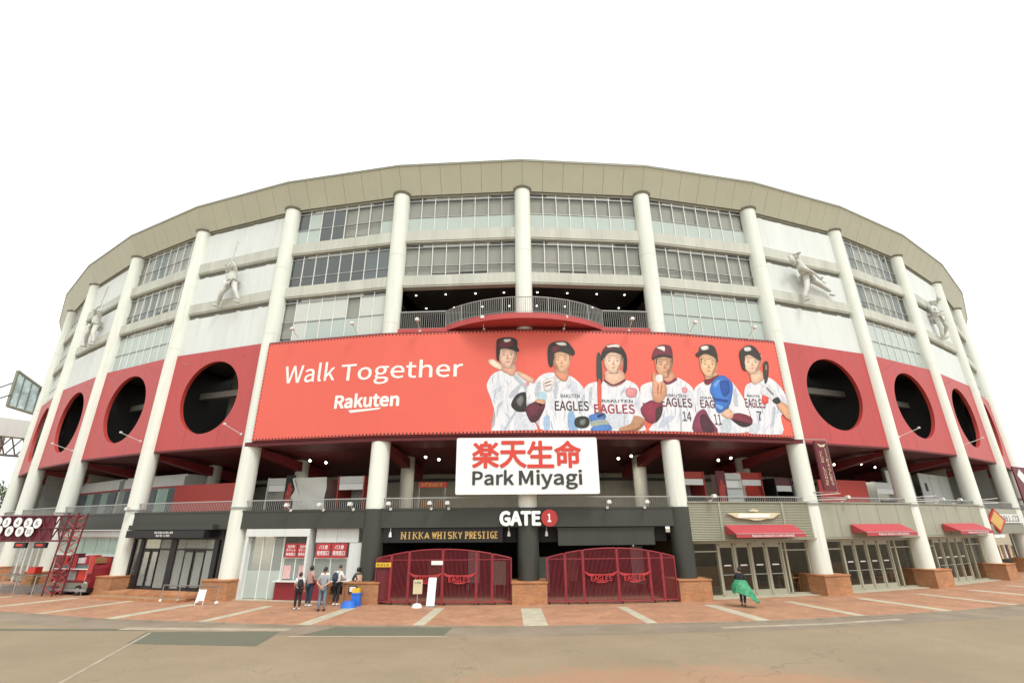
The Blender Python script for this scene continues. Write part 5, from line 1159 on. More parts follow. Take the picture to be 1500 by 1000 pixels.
  ((206, 212, 226),[(30.64,10.3),(30.66,10.15),(30.65,10.01),(30.71,10.16)]),
  ((180, 190, 212),[(29.09,9.34),(29.16,9.1),(29.21,8.87),(29.21,9.11)]),
  ((248, 248, 250),[(30.31,9.5),(30.35,9.19),(30.39,8.9),(30.41,9.21)]),
  ((192, 200, 218),[(29.37,9.89),(29.39,9.58),(29.39,9.29),(29.46,9.6)]),
  ((180, 190, 212),[(28.94,10.01),(29.13,10.0),(29.33,10.05),(29.13,10.05)]),
  ((180, 190, 212),[(29.38,10.44),(29.32,10.22),(29.3,10.0),(29.39,10.22)]),
  ((180, 190, 212),[(29.87,8.85),(29.74,8.66),(29.73,8.48),(29.8,8.66)]),
  ((196, 203, 214),[(30.08,9.64),(30.31,9.71),(30.03,8.78),(29.86,8.65)]),
  ((214, 220, 228),[(28.52,8.78),(29.03,8.62),(28.8,8.2),(28.33,8.18)]),
  ((226, 222, 240),[(30.85,10.55),(31.12,10.18),(31.1,9.8),(30.81,10.04)]),
  ('T','RAKUTEN',28.59,29.39,10.26,10.4,(48, 44, 42)),
  ('T','EAGLES',28.39,29.66,9.65,10.16,(120, 42, 60)),
  ('T','7',28.99,29.3,8.91,9.44,(70, 58, 62)),
  ((200, 76, 71),[(29.62,10.43),(29.92,10.5),(29.93,10.06),(29.64,9.86),(29.46,9.98)]),
  ((209, 80, 74),[(29.62,10.41),(29.9,10.49),(29.91,10.08),(29.64,9.89),(29.47,10.0)]),
  ((220, 84, 78),[(29.63,10.4),(29.88,10.46),(29.89,10.09),(29.64,9.93),(29.49,10.02)]),
  ((230, 88, 82),[(29.63,10.38),(29.85,10.43),(29.85,10.12),(29.65,9.97),(29.51,10.06)]),
  ((241, 92, 86),[(29.64,10.34),(29.79,10.38),(29.79,10.16),(29.65,10.06),(29.56,10.12)]),
  ((205, 170, 146),[(29.15,11.87),(29.81,11.91),(29.84,11.39),(29.26,11.03),(29.03,11.27)]),
  ((214, 178, 152),[(29.16,11.85),(29.78,11.89),(29.81,11.41),(29.26,11.07),(29.05,11.3)]),
  ((226, 188, 161),[(29.18,11.83),(29.73,11.86),(29.76,11.43),(29.27,11.12),(29.07,11.33)]),
  ((236, 196, 168),[(29.2,11.8),(29.67,11.83),(29.69,11.45),(29.27,11.19),(29.11,11.37)]),
  ((247, 205, 176),[(29.23,11.74),(29.56,11.76),(29.58,11.5),(29.29,11.32),(29.17,11.44)]),
  ((214, 179, 154),[(28.89,12.88),(28.75,12.27),(28.83,11.89),(29.09,11.71),(29.36,11.72),(29.69,11.98),(29.91,12.37),(30.0,12.95)]),
  ((223, 187, 161),[(28.91,12.84),(28.78,12.28),(28.85,11.92),(29.09,11.75),(29.35,11.77),(29.65,12.0),(29.86,12.37),(29.94,12.91)]),
  ((236, 197, 170),[(28.93,12.8),(28.81,12.29),(28.88,11.97),(29.1,11.81),(29.33,11.83),(29.6,12.04),(29.79,12.37),(29.86,12.86)]),
  ((246, 206, 178),[(28.97,12.74),(28.86,12.3),(28.92,12.03),(29.11,11.89),(29.31,11.9),(29.54,12.09),(29.7,12.37),(29.76,12.79)]),
  ((255, 216, 186),[(29.03,12.63),(28.95,12.32),(29.0,12.13),(29.12,12.04),(29.26,12.05),(29.42,12.18),(29.53,12.37),(29.58,12.66)]),
  ((183, 142, 117),[(29.79,12.84),(29.96,12.77),(29.88,12.34),(29.65,11.95),(29.38,11.77),(29.56,12.09),(29.73,12.33)]),
  ((70, 52, 46),[(28.87,12.88),(28.96,12.88),(28.88,12.52),(28.79,12.34)]),
  ((70, 52, 46),[(29.94,12.95),(30.03,12.95),(29.89,12.4),(29.88,12.58)]),
  ((187, 157, 135),[(28.91,12.85),(29.98,12.93),(29.86,12.7),(29.39,12.63),(28.93,12.64)]),
  ((196, 164, 141),[(28.93,12.85),(29.93,12.92),(29.82,12.71),(29.38,12.64),(28.96,12.65)]),
  ((207, 173, 149),[(28.96,12.84),(29.86,12.9),(29.77,12.71),(29.37,12.66),(28.98,12.66)]),
  ((216, 181, 156),[(29.0,12.83),(29.77,12.88),(29.69,12.72),(29.35,12.67),(29.02,12.68)]),
  ((226, 190, 163),[(29.08,12.81),(29.61,12.85),(29.56,12.74),(29.32,12.71),(29.09,12.71)]),
  ((70, 48, 42),[(28.98,12.51),(29.11,12.56),(29.23,12.53),(29.22,12.51),(29.11,12.53),(28.98,12.49)]),
  ((58, 40, 36),[(28.99,12.39),(29.08,12.42),(29.17,12.4),(29.07,12.37)]),
  ((70, 48, 42),[(29.47,12.54),(29.61,12.6),(29.73,12.56),(29.71,12.54),(29.6,12.56),(29.48,12.52)]),
  ((58, 40, 36),[(29.48,12.42),(29.58,12.46),(29.67,12.43),(29.57,12.4)]),
  ((211, 164, 135),[(29.32,12.43),(29.36,12.25),(29.41,12.18),(29.27,12.15),(29.17,12.17),(29.25,12.25)]),
  ((255, 218, 188),[(29.0,12.27),(29.18,12.32),(29.17,12.13),(29.0,12.1)]),
  ((201, 168, 145),[(28.91,11.74),(29.2,11.71),(29.56,11.8),(29.47,11.69),(29.19,11.65),(28.97,11.67)]),
  ((186, 112, 102),[(29.12,12.01),(29.27,12.04),(29.41,12.03),(29.26,11.98)]),
  ((60, 52, 47),[(30.09,12.39),(30.42,12.46),(30.23,11.55),(29.94,11.08),(29.94,11.53)]),
  ((63, 54, 50),[(30.09,12.36),(30.4,12.43),(30.22,11.58),(29.95,11.14),(29.96,11.56)]),
  ((67, 57, 52),[(30.1,12.33),(30.37,12.39),(30.21,11.62),(29.97,11.22),(29.97,11.6)]),
  ((70, 60, 55),[(30.1,12.28),(30.33,12.33),(30.2,11.67),(29.99,11.33),(29.99,11.66)]),
  ((73, 63, 57),[(30.1,12.19),(30.27,12.22),(30.17,11.77),(30.03,11.53),(30.03,11.76)]),
  ((170, 150, 130),[(30.2,12.26),(30.28,12.27),(30.22,12.0),(30.14,12.0)]),
  ((196, 149, 118),[(30.43,9.93),(30.76,10.1),(31.3,9.69),(31.24,9.13),(30.96,9.04),(30.66,9.4),(30.45,9.71)]),
  ((205, 156, 123),[(30.45,9.91),(30.76,10.07),(31.26,9.69),(31.2,9.17),(30.94,9.08),(30.66,9.42),(30.46,9.71)]),
  ((216, 165, 130),[(30.47,9.9),(30.75,10.04),(31.21,9.69),(31.15,9.22),(30.92,9.14),(30.66,9.45),(30.49,9.71)]),
  ((226, 172, 136),[(30.5,9.87),(30.75,9.99),(31.14,9.69),(31.09,9.29),(30.89,9.22),(30.67,9.49),(30.52,9.71)]),
  ((237, 180, 142),[(30.56,9.82),(30.73,9.91),(31.0,9.7),(30.97,9.42),(30.83,9.37),(30.68,9.56),(30.57,9.71)]),
  ((226, 226, 230),[(29.51,10.58),(29.99,11.14),(30.41,10.78),(30.71,10.16),(30.43,9.95),(29.95,10.3)]),
  ((104, 107, 113),[(30.0,10.89),(30.35,10.52),(30.26,10.46),(29.95,10.79)]),
  ((109, 112, 118),[(30.01,10.88),(30.33,10.54),(30.25,10.48),(29.96,10.79)]),
  ((115, 119, 124),[(30.02,10.86),(30.31,10.56),(30.23,10.5),(29.97,10.78)]),
  ((120, 124, 130),[(30.02,10.84),(30.27,10.58),(30.21,10.53),(29.98,10.77)]),
  ((126, 130, 136),[(30.04,10.81),(30.21,10.62),(30.17,10.59),(30.01,10.76)]),
  ((39, 47, 43),[(30.19,10.14),(30.59,10.35),(30.72,10.07),(30.42,9.92)]),
  ((40, 50, 45),[(30.21,10.14),(30.58,10.33),(30.7,10.08),(30.42,9.94)]),
  ((43, 52, 48),[(30.23,10.14),(30.56,10.32),(30.67,10.09),(30.42,9.96)]),
  ((45, 55, 50),[(30.25,10.15),(30.54,10.3),(30.63,10.1),(30.42,9.99)]),
  ((47, 57, 52),[(30.3,10.16),(30.5,10.26),(30.56,10.12),(30.42,10.05)]),
  ((53, 46, 43),[(28.56,12.82),(28.68,13.1),(29.1,13.39),(29.54,13.46),(29.85,13.18),(30.0,12.65),(29.76,12.57),(29.35,12.84),(28.88,12.71),(28.81,12.18),(28.77,11.81),(28.58,12.03),(28.56,12.49)]),
  ((59, 51, 48),[(28.61,12.84),(28.72,13.07),(29.07,13.32),(29.44,13.37),(29.7,13.13),(29.83,12.69),(29.76,12.57),(29.28,12.85),(28.88,12.74),(28.81,12.18),(28.77,11.81),(28.63,12.17),(28.62,12.56)]),
  ((62, 54, 50),[(28.66,12.85),(28.75,13.05),(29.05,13.26),(29.37,13.31),(29.58,13.1),(29.7,12.73),(29.76,12.57),(29.22,12.86),(28.89,12.77),(28.81,12.18),(28.77,11.81),(28.67,12.28),(28.66,12.61)]),
  ((200, 198, 193),[(28.94,13.26),(29.34,13.36),(29.41,13.16),(29.03,13.05)]),
  ((209, 207, 202),[(28.95,13.26),(29.33,13.35),(29.39,13.17),(29.04,13.07)]),
  ((220, 218, 213),[(28.97,13.26),(29.31,13.34),(29.36,13.17),(29.04,13.08)]),
  ((230, 228, 222),[(28.99,13.26),(29.28,13.32),(29.33,13.18),(29.05,13.11)]),
  ((241, 239, 233),[(29.03,13.25),(29.23,13.3),(29.26,13.2),(29.07,13.15)]),
 ],
]
BOFF = .62; CUM = [0]
for k in (-2, -1, 0, 1): CUM.append(CUM[-1]+LB(k))
QB = [OFFP(k, BOFF) for k in (-2, -1, 0, 1, 2)]; QN = []
def bpt(S, z, d=0):
    i = 0
    while i < 3 and S > CUM[i+1]: i += 1
    t = (S-CUM[i])/(CUM[i+1]-CUM[i]); p = QB[i].lerp(QB[i+1], t); v = (QB[i+1]-QB[i]).normalized()
    return Vector((p.x+v.y*d, p.y-v.x*d, z))
def bmap(mb2, d):
    """2-D sheet (S,z) -> banner surface; creased where the banner changes direction"""
    bm = bmesh.new()
    vs = [bm.verts.new((x, z, 0)) for x, z in mb2[0]]
    for q in mb2[1]:
        try: bm.faces.new([vs[i] for i in q])
        except ValueError: pass
    bmesh.ops.triangulate(bm, faces=bm.faces[:])
    for S in CUM[1:4]:
        bmesh.ops.bisect_plane(bm, geom=bm.verts[:]+bm.edges[:]+bm.faces[:], plane_co=(S, 0, 0), plane_no=(1, 0, 0), dist=1e-5)
    bm.verts.index_update()
    v = [bpt(p.co.x, p.co.y, d) for p in bm.verts]; f = []
    for q in bm.faces:
        ids = [p.index for p in q.verts]
        a, b, c = (v[i] for i in ids[:3])
        if (b-a).cross(c-a).y > 0: ids.reverse()
        f.append(tuple(ids))
    bm.free()
    return v, f
def smooth(pts, n=4):
    o = []; L = len(pts)
    for i in range(L):
        p0, p1, p2, p3 = (Vector((*pts[(i+j-1) % L], 0)) for j in range(4))
        for t in range(n):
            t /= n; q = .5*((2*p1)+(p2-p0)*t+(2*p0-5*p1+4*p2-p3)*t*t+(3*p1-p0-3*p2+p3)*t**3); o.append((q.x, q.y))
    return o
SL, SR, ZB, ZT = .44, 31.2, 8.02, 13.82
bn = thing('banner', 'long red printed banner with white lettering and six baseball players across the columns', 'banner', Matrix.Translation(bpt(15.85, ZB)))
cuts = [SL]+CUM[1:4]+[SR]; sh = MB()
for a, b in zip(cuts, cuts[1:]):
    v = [bpt(a, ZB), bpt(b, ZB), bpt(b, ZT), bpt(a, ZT), bpt(a, ZB, -.05), bpt(b, ZB, -.05), bpt(b, ZT, -.05), bpt(a, ZT, -.05)]
    sh.add(v, [(0, 1, 2, 3), (7, 6, 5, 4), (0, 4, 5, 1), (2, 6, 7, 3)])
part('banner_sheet', sh, 'banner_red', bn, I4)
ey = MB()
S = SL+.08
while S < SR-.05:
    for z in (ZB+.055, ZT-.06):
        p = bpt(S, z, .006); q = bpt(S+.1, z, .006); t = (q-p).normalized()*.042
        ey.add([p-t-Vector((0, 0, .04)), p+t-Vector((0, 0, .04)), p+t+Vector((0, 0, .04)), p-t+Vector((0, 0, .04))], [(0, 1, 2, 3)])
    S += .2
for i in range(26):
    z = ZB+.25+i*.215
    for S in (SL+.07, SR-.07):
        p = bpt(S, z, .006); ey.add([p+Vector((-.03, 0, -.03)), p+Vector((.03, 0, -.03)), p+Vector((.03, 0, .03)), p+Vector((-.03, 0, .03))], [(0, 1, 2, 3)])
o = part('eyelets', ey, 'black', bn, I4); o['kind'] = 'stuff'
fr = MB(); fr2 = MB()
for a, b in zip(cuts, cuts[1:]):
    fr.cyl(bpt(a, ZB-.06, -.08), bpt(b, ZB-.06, -.08), .05, n=8); fr2.cyl(bpt(a, ZT+.05, -.08), bpt(b, ZT+.05, -.08), .05, n=8)
part('tension_bar', fr, 'red_dark', bn, I4); part('tension_bar', fr2, 'red_dark', bn, I4)
def btm(mb, s, S0, S1, z0, z1, bold, d, mi=0):
    v, f = textmesh(s, bold); nl = 11 if bold else 1; per = len(v)//nl; pf = len(f)//nl
    for i in range(nl):
        vv, ff = bmap(([(S0+(S1-S0)*a, z0+(z1-z0)*b_) for a, b_ in v[i*per:(i+1)*per]], [tuple(q-i*per for q in g_) for g_ in f[i*pf:(i+1)*pf]]), d+i*.00006)
        mb.add(vv, ff, mi)
    return mb
def btext(s, S0, S1, z0, z1, bold, d, mt, name='lettering'):
    part(name, btm(MB(), s, S0, S1, z0, z1, bold, d), mt, bn, I4)
btext('Walk', 1.85, 5.02, 11.24, 12.36, .012, .01, 'white_paint')
btext('Together', 5.42, 12.4, 10.86, 12.2, .01, .01, 'white_paint')
btext('Rakuten', 5.27, 8.95, 9.6, 10.36, .05, .01, 'white_paint')
v, f = bmap(([(6.1, 9.46), (8.05, 9.52), (7.9, 9.42), (6.25, 9.3)], [(0, 1, 2, 3)]), .01); part('underline', MB().add(v, f), 'white_paint', bn, I4)
def printmat(nm, c, cloth):
    if nm in MATS: return
    m = mat(nm, c, .55, (.04 if cloth else .2), 5.5, 0); n = m.node_tree.nodes; l = m.node_tree.links; bs = n['Principled BSDF']
    if cloth:                                    # printed folds of the shirts: soft blue-grey streaks
        geo = n.new('ShaderNodeNewGeometry'); mp = n.new('ShaderNodeMapping'); mp.inputs['Scale'].default_value = (1.5, 1.5, .45); mp.inputs['Rotation'].default_value = (0, .5, 0); l.new(geo.outputs['Position'], mp.inputs[0])
        no = n.new('ShaderNodeTexNoise'); no.inputs['Scale'].default_value = 1.6; no.inputs['Detail'].default_value = 7; no.inputs['Roughness'].default_value = .62; no.inputs['Distortion'].default_value = 1.2; l.new(mp.outputs[0], no.inputs[0])
        mr = n.new('ShaderNodeMapRange'); mr.inputs[1].default_value = .5; mr.inputs[2].default_value = .66; mr.inputs[3].default_value = 0; mr.inputs[4].default_value = .55; l.new(no.outputs[0], mr.inputs[0])
        mx = n.new('ShaderNodeMix'); mx.data_type = 'RGBA'; l.new(mr.outputs[0], mx.inputs[0]); mx.inputs[6].default_value = (*c, 1); mx.inputs[7].default_value = (.33, .39, .54, 1); l.new(mx.outputs[2], bs.inputs['Base Color'])
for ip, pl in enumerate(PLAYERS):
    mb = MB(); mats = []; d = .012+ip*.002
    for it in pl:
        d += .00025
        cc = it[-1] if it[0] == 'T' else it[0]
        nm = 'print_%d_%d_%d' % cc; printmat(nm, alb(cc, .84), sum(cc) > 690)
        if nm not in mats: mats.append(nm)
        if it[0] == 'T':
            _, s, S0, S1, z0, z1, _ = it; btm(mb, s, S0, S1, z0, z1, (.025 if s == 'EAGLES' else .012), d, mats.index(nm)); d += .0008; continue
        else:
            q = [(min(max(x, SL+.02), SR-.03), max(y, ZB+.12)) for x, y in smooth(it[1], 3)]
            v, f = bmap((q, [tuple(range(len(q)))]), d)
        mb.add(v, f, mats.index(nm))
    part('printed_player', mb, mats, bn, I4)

# ================================================================ SIGNS
def marks(mb, x0, x1, z0, z1, y, n, seed=1):
    r_ = random.Random(seed); w_ = (x1-x0)/n           # lettering too small to read: stroke-built signs
    for i in range(n):
        a = x0+w_*i; b = a+w_*.78; t = (z1-z0)*.16
        for z in r_.sample([z0, (z0+z1)/2-t/2, z1-t], r_.choice((1, 2, 2))): mb.box(a, b, y-.002, y, z, z+t)
        for x in r_.sample([a, (a+b)/2, b-w_*.2], r_.choice((1, 1, 2))): mb.box(x, x+w_*.2, y-.0025, y-.0005, z0, z1)
C0 = CM(0)
s = thing('stadium_sign', 'big white rounded sign board with red and black lettering hung below the banner', 'sign', C0 @ T(0, -.95, 4.9))
part('board', MB().prism(rrect(-3.62, 3.59, 4.9, 7.69, .09), -.95, -.62), 'sign_white', s, C0)
mb = MB()
for i, ch_ in enumerate('楽天生命'): text(mb, ch_, -2.78+i*1.4, -1.48+i*1.4, 6.2, 7.5, -.975, 0, .03, depth=.02)
part('lettering', mb, 'sign_red', s, C0)
mb = MB(); text(mb, 'Park', -2.76, -.72, 5.36, 6.06, -.975, 0, .03, depth=.02); text(mb, 'Miyagi', -.42, 2.72, 5.14, 6.06, -.975, 0, .022, depth=.02)
part('lettering', mb, 'sign_dark', s, C0)
part('bracket', MB().box(-2.4, -2.2, -.62, .0, 6, 6.2).box(2.2, 2.4, -.62, .0, 6, 6.2), 'metal_grey', s, C0)
s = thing('gate_sign', 'white GATE lettering with red number disc on the grey beam', 'sign', C0 @ T(0, -.6, 3.5))
mb = MB(); text(mb, 'GATE', -1.38, .58, 3.47, 4.09, -.66, 0, .075, depth=.1); part('lettering', mb, 'sign_white', s, C0)
dsc = part('number_disc', MB().prism(circ(1.05, 3.79, .4), -.62, -.54), 'disc_red', s, C0)
mb = MB(); text(mb, '1', .97, 1.12, 3.62, 3.97, -.63, 0, .06); part('numeral', mb, 'sign_white', dsc, C0)
# NIKKA sign: slab-serif letters from bars
SER = {'N': [('v', .12), ('v', .88), ('d', .12, 1, .88, 0)], 'I': [('v', .5)], 'K': [('v', .15), ('d', .2, .42, .88, 1), ('d', .4, .55, .92, 0)], 'A': [('d', .5, 1, .08, 0), ('d', .5, 1, .92, 0), ('h', .3, .25, .75)],
 'W': [('d', .05, 1, .28, 0), ('d', .28, 0, .5, 1), ('d', .5, 1, .72, 0), ('d', .72, 0, .95, 1)], 'H': [('v', .15), ('v', .85), ('h', .5, .15, .85)], 'S': [('h', .95, .2, .85), ('h', .5, .2, .8), ('h', .05, .15, .8), ('d', .17, .95, .17, .5), ('d', .83, .5, .83, .05)],
 'Y': [('d', .1, 1, .5, .45), ('d', .9, 1, .5, .45), ('d', .5, .45, .5, 0)], 'P': [('v', .2), ('h', .95, .2, .8), ('h', .48, .2, .8), ('d', .82, .92, .82, .5)], 'R': [('v', .2), ('h', .95, .2, .8), ('h', .48, .2, .8), ('d', .82, .92, .82, .5), ('d', .5, .48, .92, 0)],
 'E': [('v', .2), ('h', .95, .2, .85), ('h', .5, .2, .7), ('h', .05, .2, .85)], 'T': [('v', .5), ('h', .95, .08, .92)], 'G': [('h', .95, .25, .85), ('h', .05, .25, .85), ('d', .15, .92, .15, .08), ('d', .85, .4, .85, .05), ('h', .42, .55, .95)]}
def serif(mb, word, x0, x1, z0, z1, y):
    n = len(word); w_ = (x1-x0)/n; h = z1-z0; th = .03
    for i, c in enumerate(word):
        if c not in SER: continue
        X = lambda a: x0+w_*(i+.08+.84*a)
        for st_ in SER[c]:
            if st_[0] == 'v':
                x = X(st_[1]); mb.box(x-th, x+th, y, y+.03, z0, z1)
                for z in (z0, z1): mb.box(x-th*2, x+th*2, y-.001, y+.03, z-.012, z+.018)
            elif st_[0] == 'h': z = z0+h*st_[1]; mb.box(X(st_[2]), X(st_[3]), y+.001, y+.03, z-.03, z+.03)
            else:
                a = Vector((X(st_[1]), y, z0+h*st_[2])); b = Vector((X(st_[3]), y, z0+h*st_[4])); t = .03
                mb.add([(a.x-t, y, a.z), (b.x-t, y, b.z), (b.x+t, y, b.z), (a.x+t, y, a.z)], [(0, 1, 2, 3) if b.z < a.z else (3, 2, 1, 0)])
M = BM(-1)
s = thing('whisky_sign', 'long black sign board with gold serif lettering above the left red gate', 'sign', M @ T(3.5, -.1, 2.68))
part('board', MB().box(.5, 6.62, -.1, .05, 2.68, 3.36), 'black', s, M)
mb = MB(); serif(mb, 'NIKKA', 1.45, 2.95, 2.86, 3.17, -.14); serif(mb, 'WHISKY', 3.05, 4.62, 2.86, 3.17, -.14); serif(mb, 'PRESTIGE', 4.72, 6.42, 2.86, 3.17, -.14)
part('lettering', mb, 'gold', s, M)
M = BM(0)
tag(obj('blank_panel', MB().box(1.5, 6.45, -.12, .02, 2.5, 3.3).box(1.46, 6.49, -.14, -.12, 3.26, 3.34).mesh('blank_panel', 'fascia_grey'), M), 'plain dark grey sign panel above the right red gate', 'sign')

# passage behind the two gates
for k in (-1, 0):
    L = LB(k); M = BM(k)
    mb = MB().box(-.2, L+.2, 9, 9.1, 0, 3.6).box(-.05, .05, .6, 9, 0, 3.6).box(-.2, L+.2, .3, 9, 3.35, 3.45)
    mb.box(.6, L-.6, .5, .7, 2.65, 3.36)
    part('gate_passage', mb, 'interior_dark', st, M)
    items = [(2.4, 4, 1.2, 'wood'), (4.6, 4.5, 1.6, 'metal_grey'), (6.2, 3.5, 1.1, 'green_glass')] if k == -1 else [(1.2, 3.5, 1.3, 'green_glass'), (3.1, 5, 1.5, 'wood'), (6.5, 3.2, 1.8, 'metal_grey')]
    for x, y, h, mm in items:
        o = thing('poster_stand', {'wood': 'wooden framed poster stand inside the gate passage', 'metal_grey': 'grey framed poster stand inside the gate passage', 'green_glass': 'green framed poster stand inside the gate passage'}[mm]+(' behind the left red gate' if k == -1 else ' behind the right red gate'), 'poster stand', M @ T(x, y), 'poster stands in the gate passage')
        part('panel', MB().box(x-.35, x+.35, y, y+.04, .4, h+.5), mm, o, M); part('foot', MB().box(x-.3, x-.25, y-.2, y+.25, 0, .4).box(x+.25, x+.3, y-.2, y+.25, 0, .4), 'metal_grey', o, M)

# ================================================================ FOLDING GATES
def gate(k, label, posts, s0, s1, marks):
    M = BM(k); g_ = thing('folding_gate', label, 'gate', M @ T((s0+s1)/2, -.95))
    sm = (s0+s1)/2; hw = (s1-s0)/2
    ztop = lambda x: 1.98+.42*(1-((x-sm)/hw)**2)
    yy = lambda x: -.78-.3*(1-abs((x-sm)/hw)**1.5)
    for a, b in zip(posts, posts[1:]):
        ya, yb = yy(a), yy(b); f = MB(); Y = lambda x: ya+(yb-ya)*(x-a)/(b-a)
        for x in (a+.03, b-.03): f.box(x-.025, x+.025, Y(x)-.03, Y(x)+.03, .06, ztop(x))
        n = 8
        for i in range(n):
            x0, x1 = a+.03+(b-a-.06)*i/n, a+.03+(b-a-.06)*(i+1)/n
            f.tube([(x0, Y(x0), ztop(x0)), (x1, Y(x1), ztop(x1))], .03, 6)
        for z in (.12, 1.93): f.tube([(a+.03, Y(a), z), (b-.03, Y(b), z)], .026 if z < 1 else .018, 6)
        leaf = part('gate_leaf', f, 'gate_red', g_, M)
        br = MB(); nb = max(3, int((b-a)/.062))
        for i in range(1, nb):
            x = a+.03+(b-a-.06)*i/nb; br.box(x-.011, x+.011, Y(x)-.011, Y(x)+.011, .12, ztop(x))
        part('bars', br, 'gate_bar', leaf, M)
        part('caster', MB().cyl((a+.12, Y(a+.12)-.03, .05), (a+.12, Y(a+.12)+.03, .05), .05, n=10), 'black', leaf, M)
    for cx in marks:
        y = yy(cx)-.05; mb = MB(); text(mb, 'EAGLES', cx-.5, cx+.5, .98, 1.2, y, 0, .035, depth=.02)
        mb.prism([(cx-.85, 1.42), (cx-.55, 1.3), (cx-.2, 1.27), (cx+.2, 1.27), (cx+.55, 1.3), (cx+.85, 1.42), (cx+.6, 1.2), (cx+.3, 1.22), (cx-.3, 1.22), (cx-.6, 1.2)], y, y+.02)
        mb.prism([(cx-.35, .96), (cx+.35, .96), (cx+.15, .9), (cx-.15, .9)], y, y+.02)
        part('emblem', mb, 'sign_crimson', g_, M)
    return g_
gl = gate(-1, 'arched red folding gate of vertical bars under the gold lettered sign', [.52, 1.3, 2.2, 3.85, 5.45, 6.2, 7.12], .52, 7.12, [3.05, 4.65])
part('side_panel', MB().box(.62, 1.24, -.84, -.82, .2, 1.85), 'gate_mesh', gl, BM(-1))
M = BM(-1)
part('notice_plate', MB().box(.56, 1.3, -.95, -.9, 1.62, 1.82), 'yellow', gl, M); part('notice_plate', MB().box(3.3, 3.85, -1.13, -1.1, 1.72, 1.9), 'white_paint', gl, M)
mb = MB(); marks(mb, .62, 1.24, 1.67, 1.77, -.952, 7, 5); part('notice_text', mb, 'sign_dark', gl, M)
gr = gate(0, 'arched red folding gate of vertical bars below the plain dark panel', [.76, 1.65, 2.5, 4.15, 5.75, 6.4, 7.1], .76, 7.1, [3.33, 4.95])

# ================================================================ STANDING SIGNS BY THE LEFT GATE
s = thing('post_sign', 'cream notice board on a post with a round white base before the left gate', 'sign', T(-4.6, 25.0))
part('base', MB().cyl((-4.6, 25, .0), (-4.6, 25, .1), .24, .2, 20).ell((-4.6, 25, .1), (.2, .2, .07), 16, 6), 'plastic_white', s, I4)
part('post', MB().cyl((-4.6, 25, .1), (-4.6, 25, .75), .02, n=10), 'metal_grey', s, I4)
part('board', MB().box(-4.81, -4.39, 24.96, 25.0, .55, 1.14), 'gold_pale', s, I4)
mb = MB(); marks(mb, -4.75, -4.45, .98, 1.06, 24.957, 4, 6); part('notice_text', mb, 'sign_dark', s, I4)
M2 = T(-4.0, 25.15) @ Matrix.Rotation(rad(-4), 4, 'Z')
s = thing('panel_stand', 'tall narrow white notice panel leaning on a stand before the left gate', 'sign', M2)
part('panel', MB().add([(-.19, -.1, .06), (.19, -.1, .06), (.21, .1, 1.2), (-.17, .1, 1.2), (-.19, -.08, .06), (.19, -.08, .06), (.21, .12, 1.2), (-.17, .12, 1.2)], [(0, 1, 2, 3), (7, 6, 5, 4), (0, 4, 5, 1), (1, 5, 6, 2), (2, 6, 7, 3), (3, 7, 4, 0)]), 'sign_white', s, M2)
part('stand_leg', MB().tube([(-.12, .25, 0), (-.1, .1, 1)], .012, 6).tube([(.12, .25, 0), (.12, .1, 1)], .012, 6), 'metal_grey', s, M2)
part('foot', MB().box(-.22, .22, -.16, .3, 0, .06), 'metal_grey', s, M2)

# ================================================================ TICKET OFFICE (bay left of the gates)
k = -2; M = BM(k); L = LB(k)
t = thing('ticket_office', 'pale glazed ticket office with dark red counters and red window signs', 'ticket office', M @ T(4, .3))
part('back_wall', MB().box(.45, L-.45, 2.6, 2.7, 0, 3.4).box(.45, L-.45, .25, 2.6, 3.3, 3.38), 'panel_white', t, M)
part('portal', MB().box(.82, 4.55, -.3, .3, 3.0, 3.37).box(.82, .98, -.28, .3, 0, 3.0).box(4.42, 4.55, -.28, .3, .95, 3.0), 'panel_white', t, M)
for a, b in ((1.0, 1.72), (1.76, 2.36), (2.4, 2.95)):
    part('pane', MB().box(a, b, .0, .014, .06, 2.96), 'glass_hall', t, M); part('frosted_band', MB().box(a, b, -.006, -.002, .06, 1.35), 'glass_frost', t, M)
mb = MB()
for x in (.98, 1.74, 2.38, 2.97): mb.box(x-.022, x+.022, -.03, .04, 0, 3.0)
part('glazing_bar', mb, 'mullion', t, M)
for a, b in ((4.76, 5.95), (5.97, 7.15)): part('wall_panel', MB().box(a, b, .0, .2, 2.7, 3.37), 'panel_white', t, M)
part('wall_panel', MB().box(6.68, 7.4, .02, .25, 0, 2.68), 'panel_white', t, M)
part('wall_panel', MB().box(.45, .8, .05, .25, 0, 3.37), 'panel_white', t, M)
for a, b in ((3.0, 4.42), (4.76, 6.66)):
    part('service_window', MB().box(a, b, .08, .095, .95, 1.95), 'glass_hall', t, M)
    mb = MB().box(a, b, .05, .12, 1.92, 1.98)
    for x in (a+.02, (a+b)/2, b-.02): mb.box(x-.02, x+.02, .05, .12, .93, 1.95)
    part('window_frame', mb, 'mullion', t, M)
for a, b in ((2.92, 4.4), (5.6, 6.9)):
    cc = part('counter', MB().box(a, b, -.25, .2, 0, .86), 'counter_red', t, M); part('counter_top', MB().box(a-.08, b+.08, -.4, .25, .86, .91), 'panel_white', cc, M)
part('counter', MB().box(4.4, 5.6, -.2, .2, 0, .86), 'counter_red', t, M)
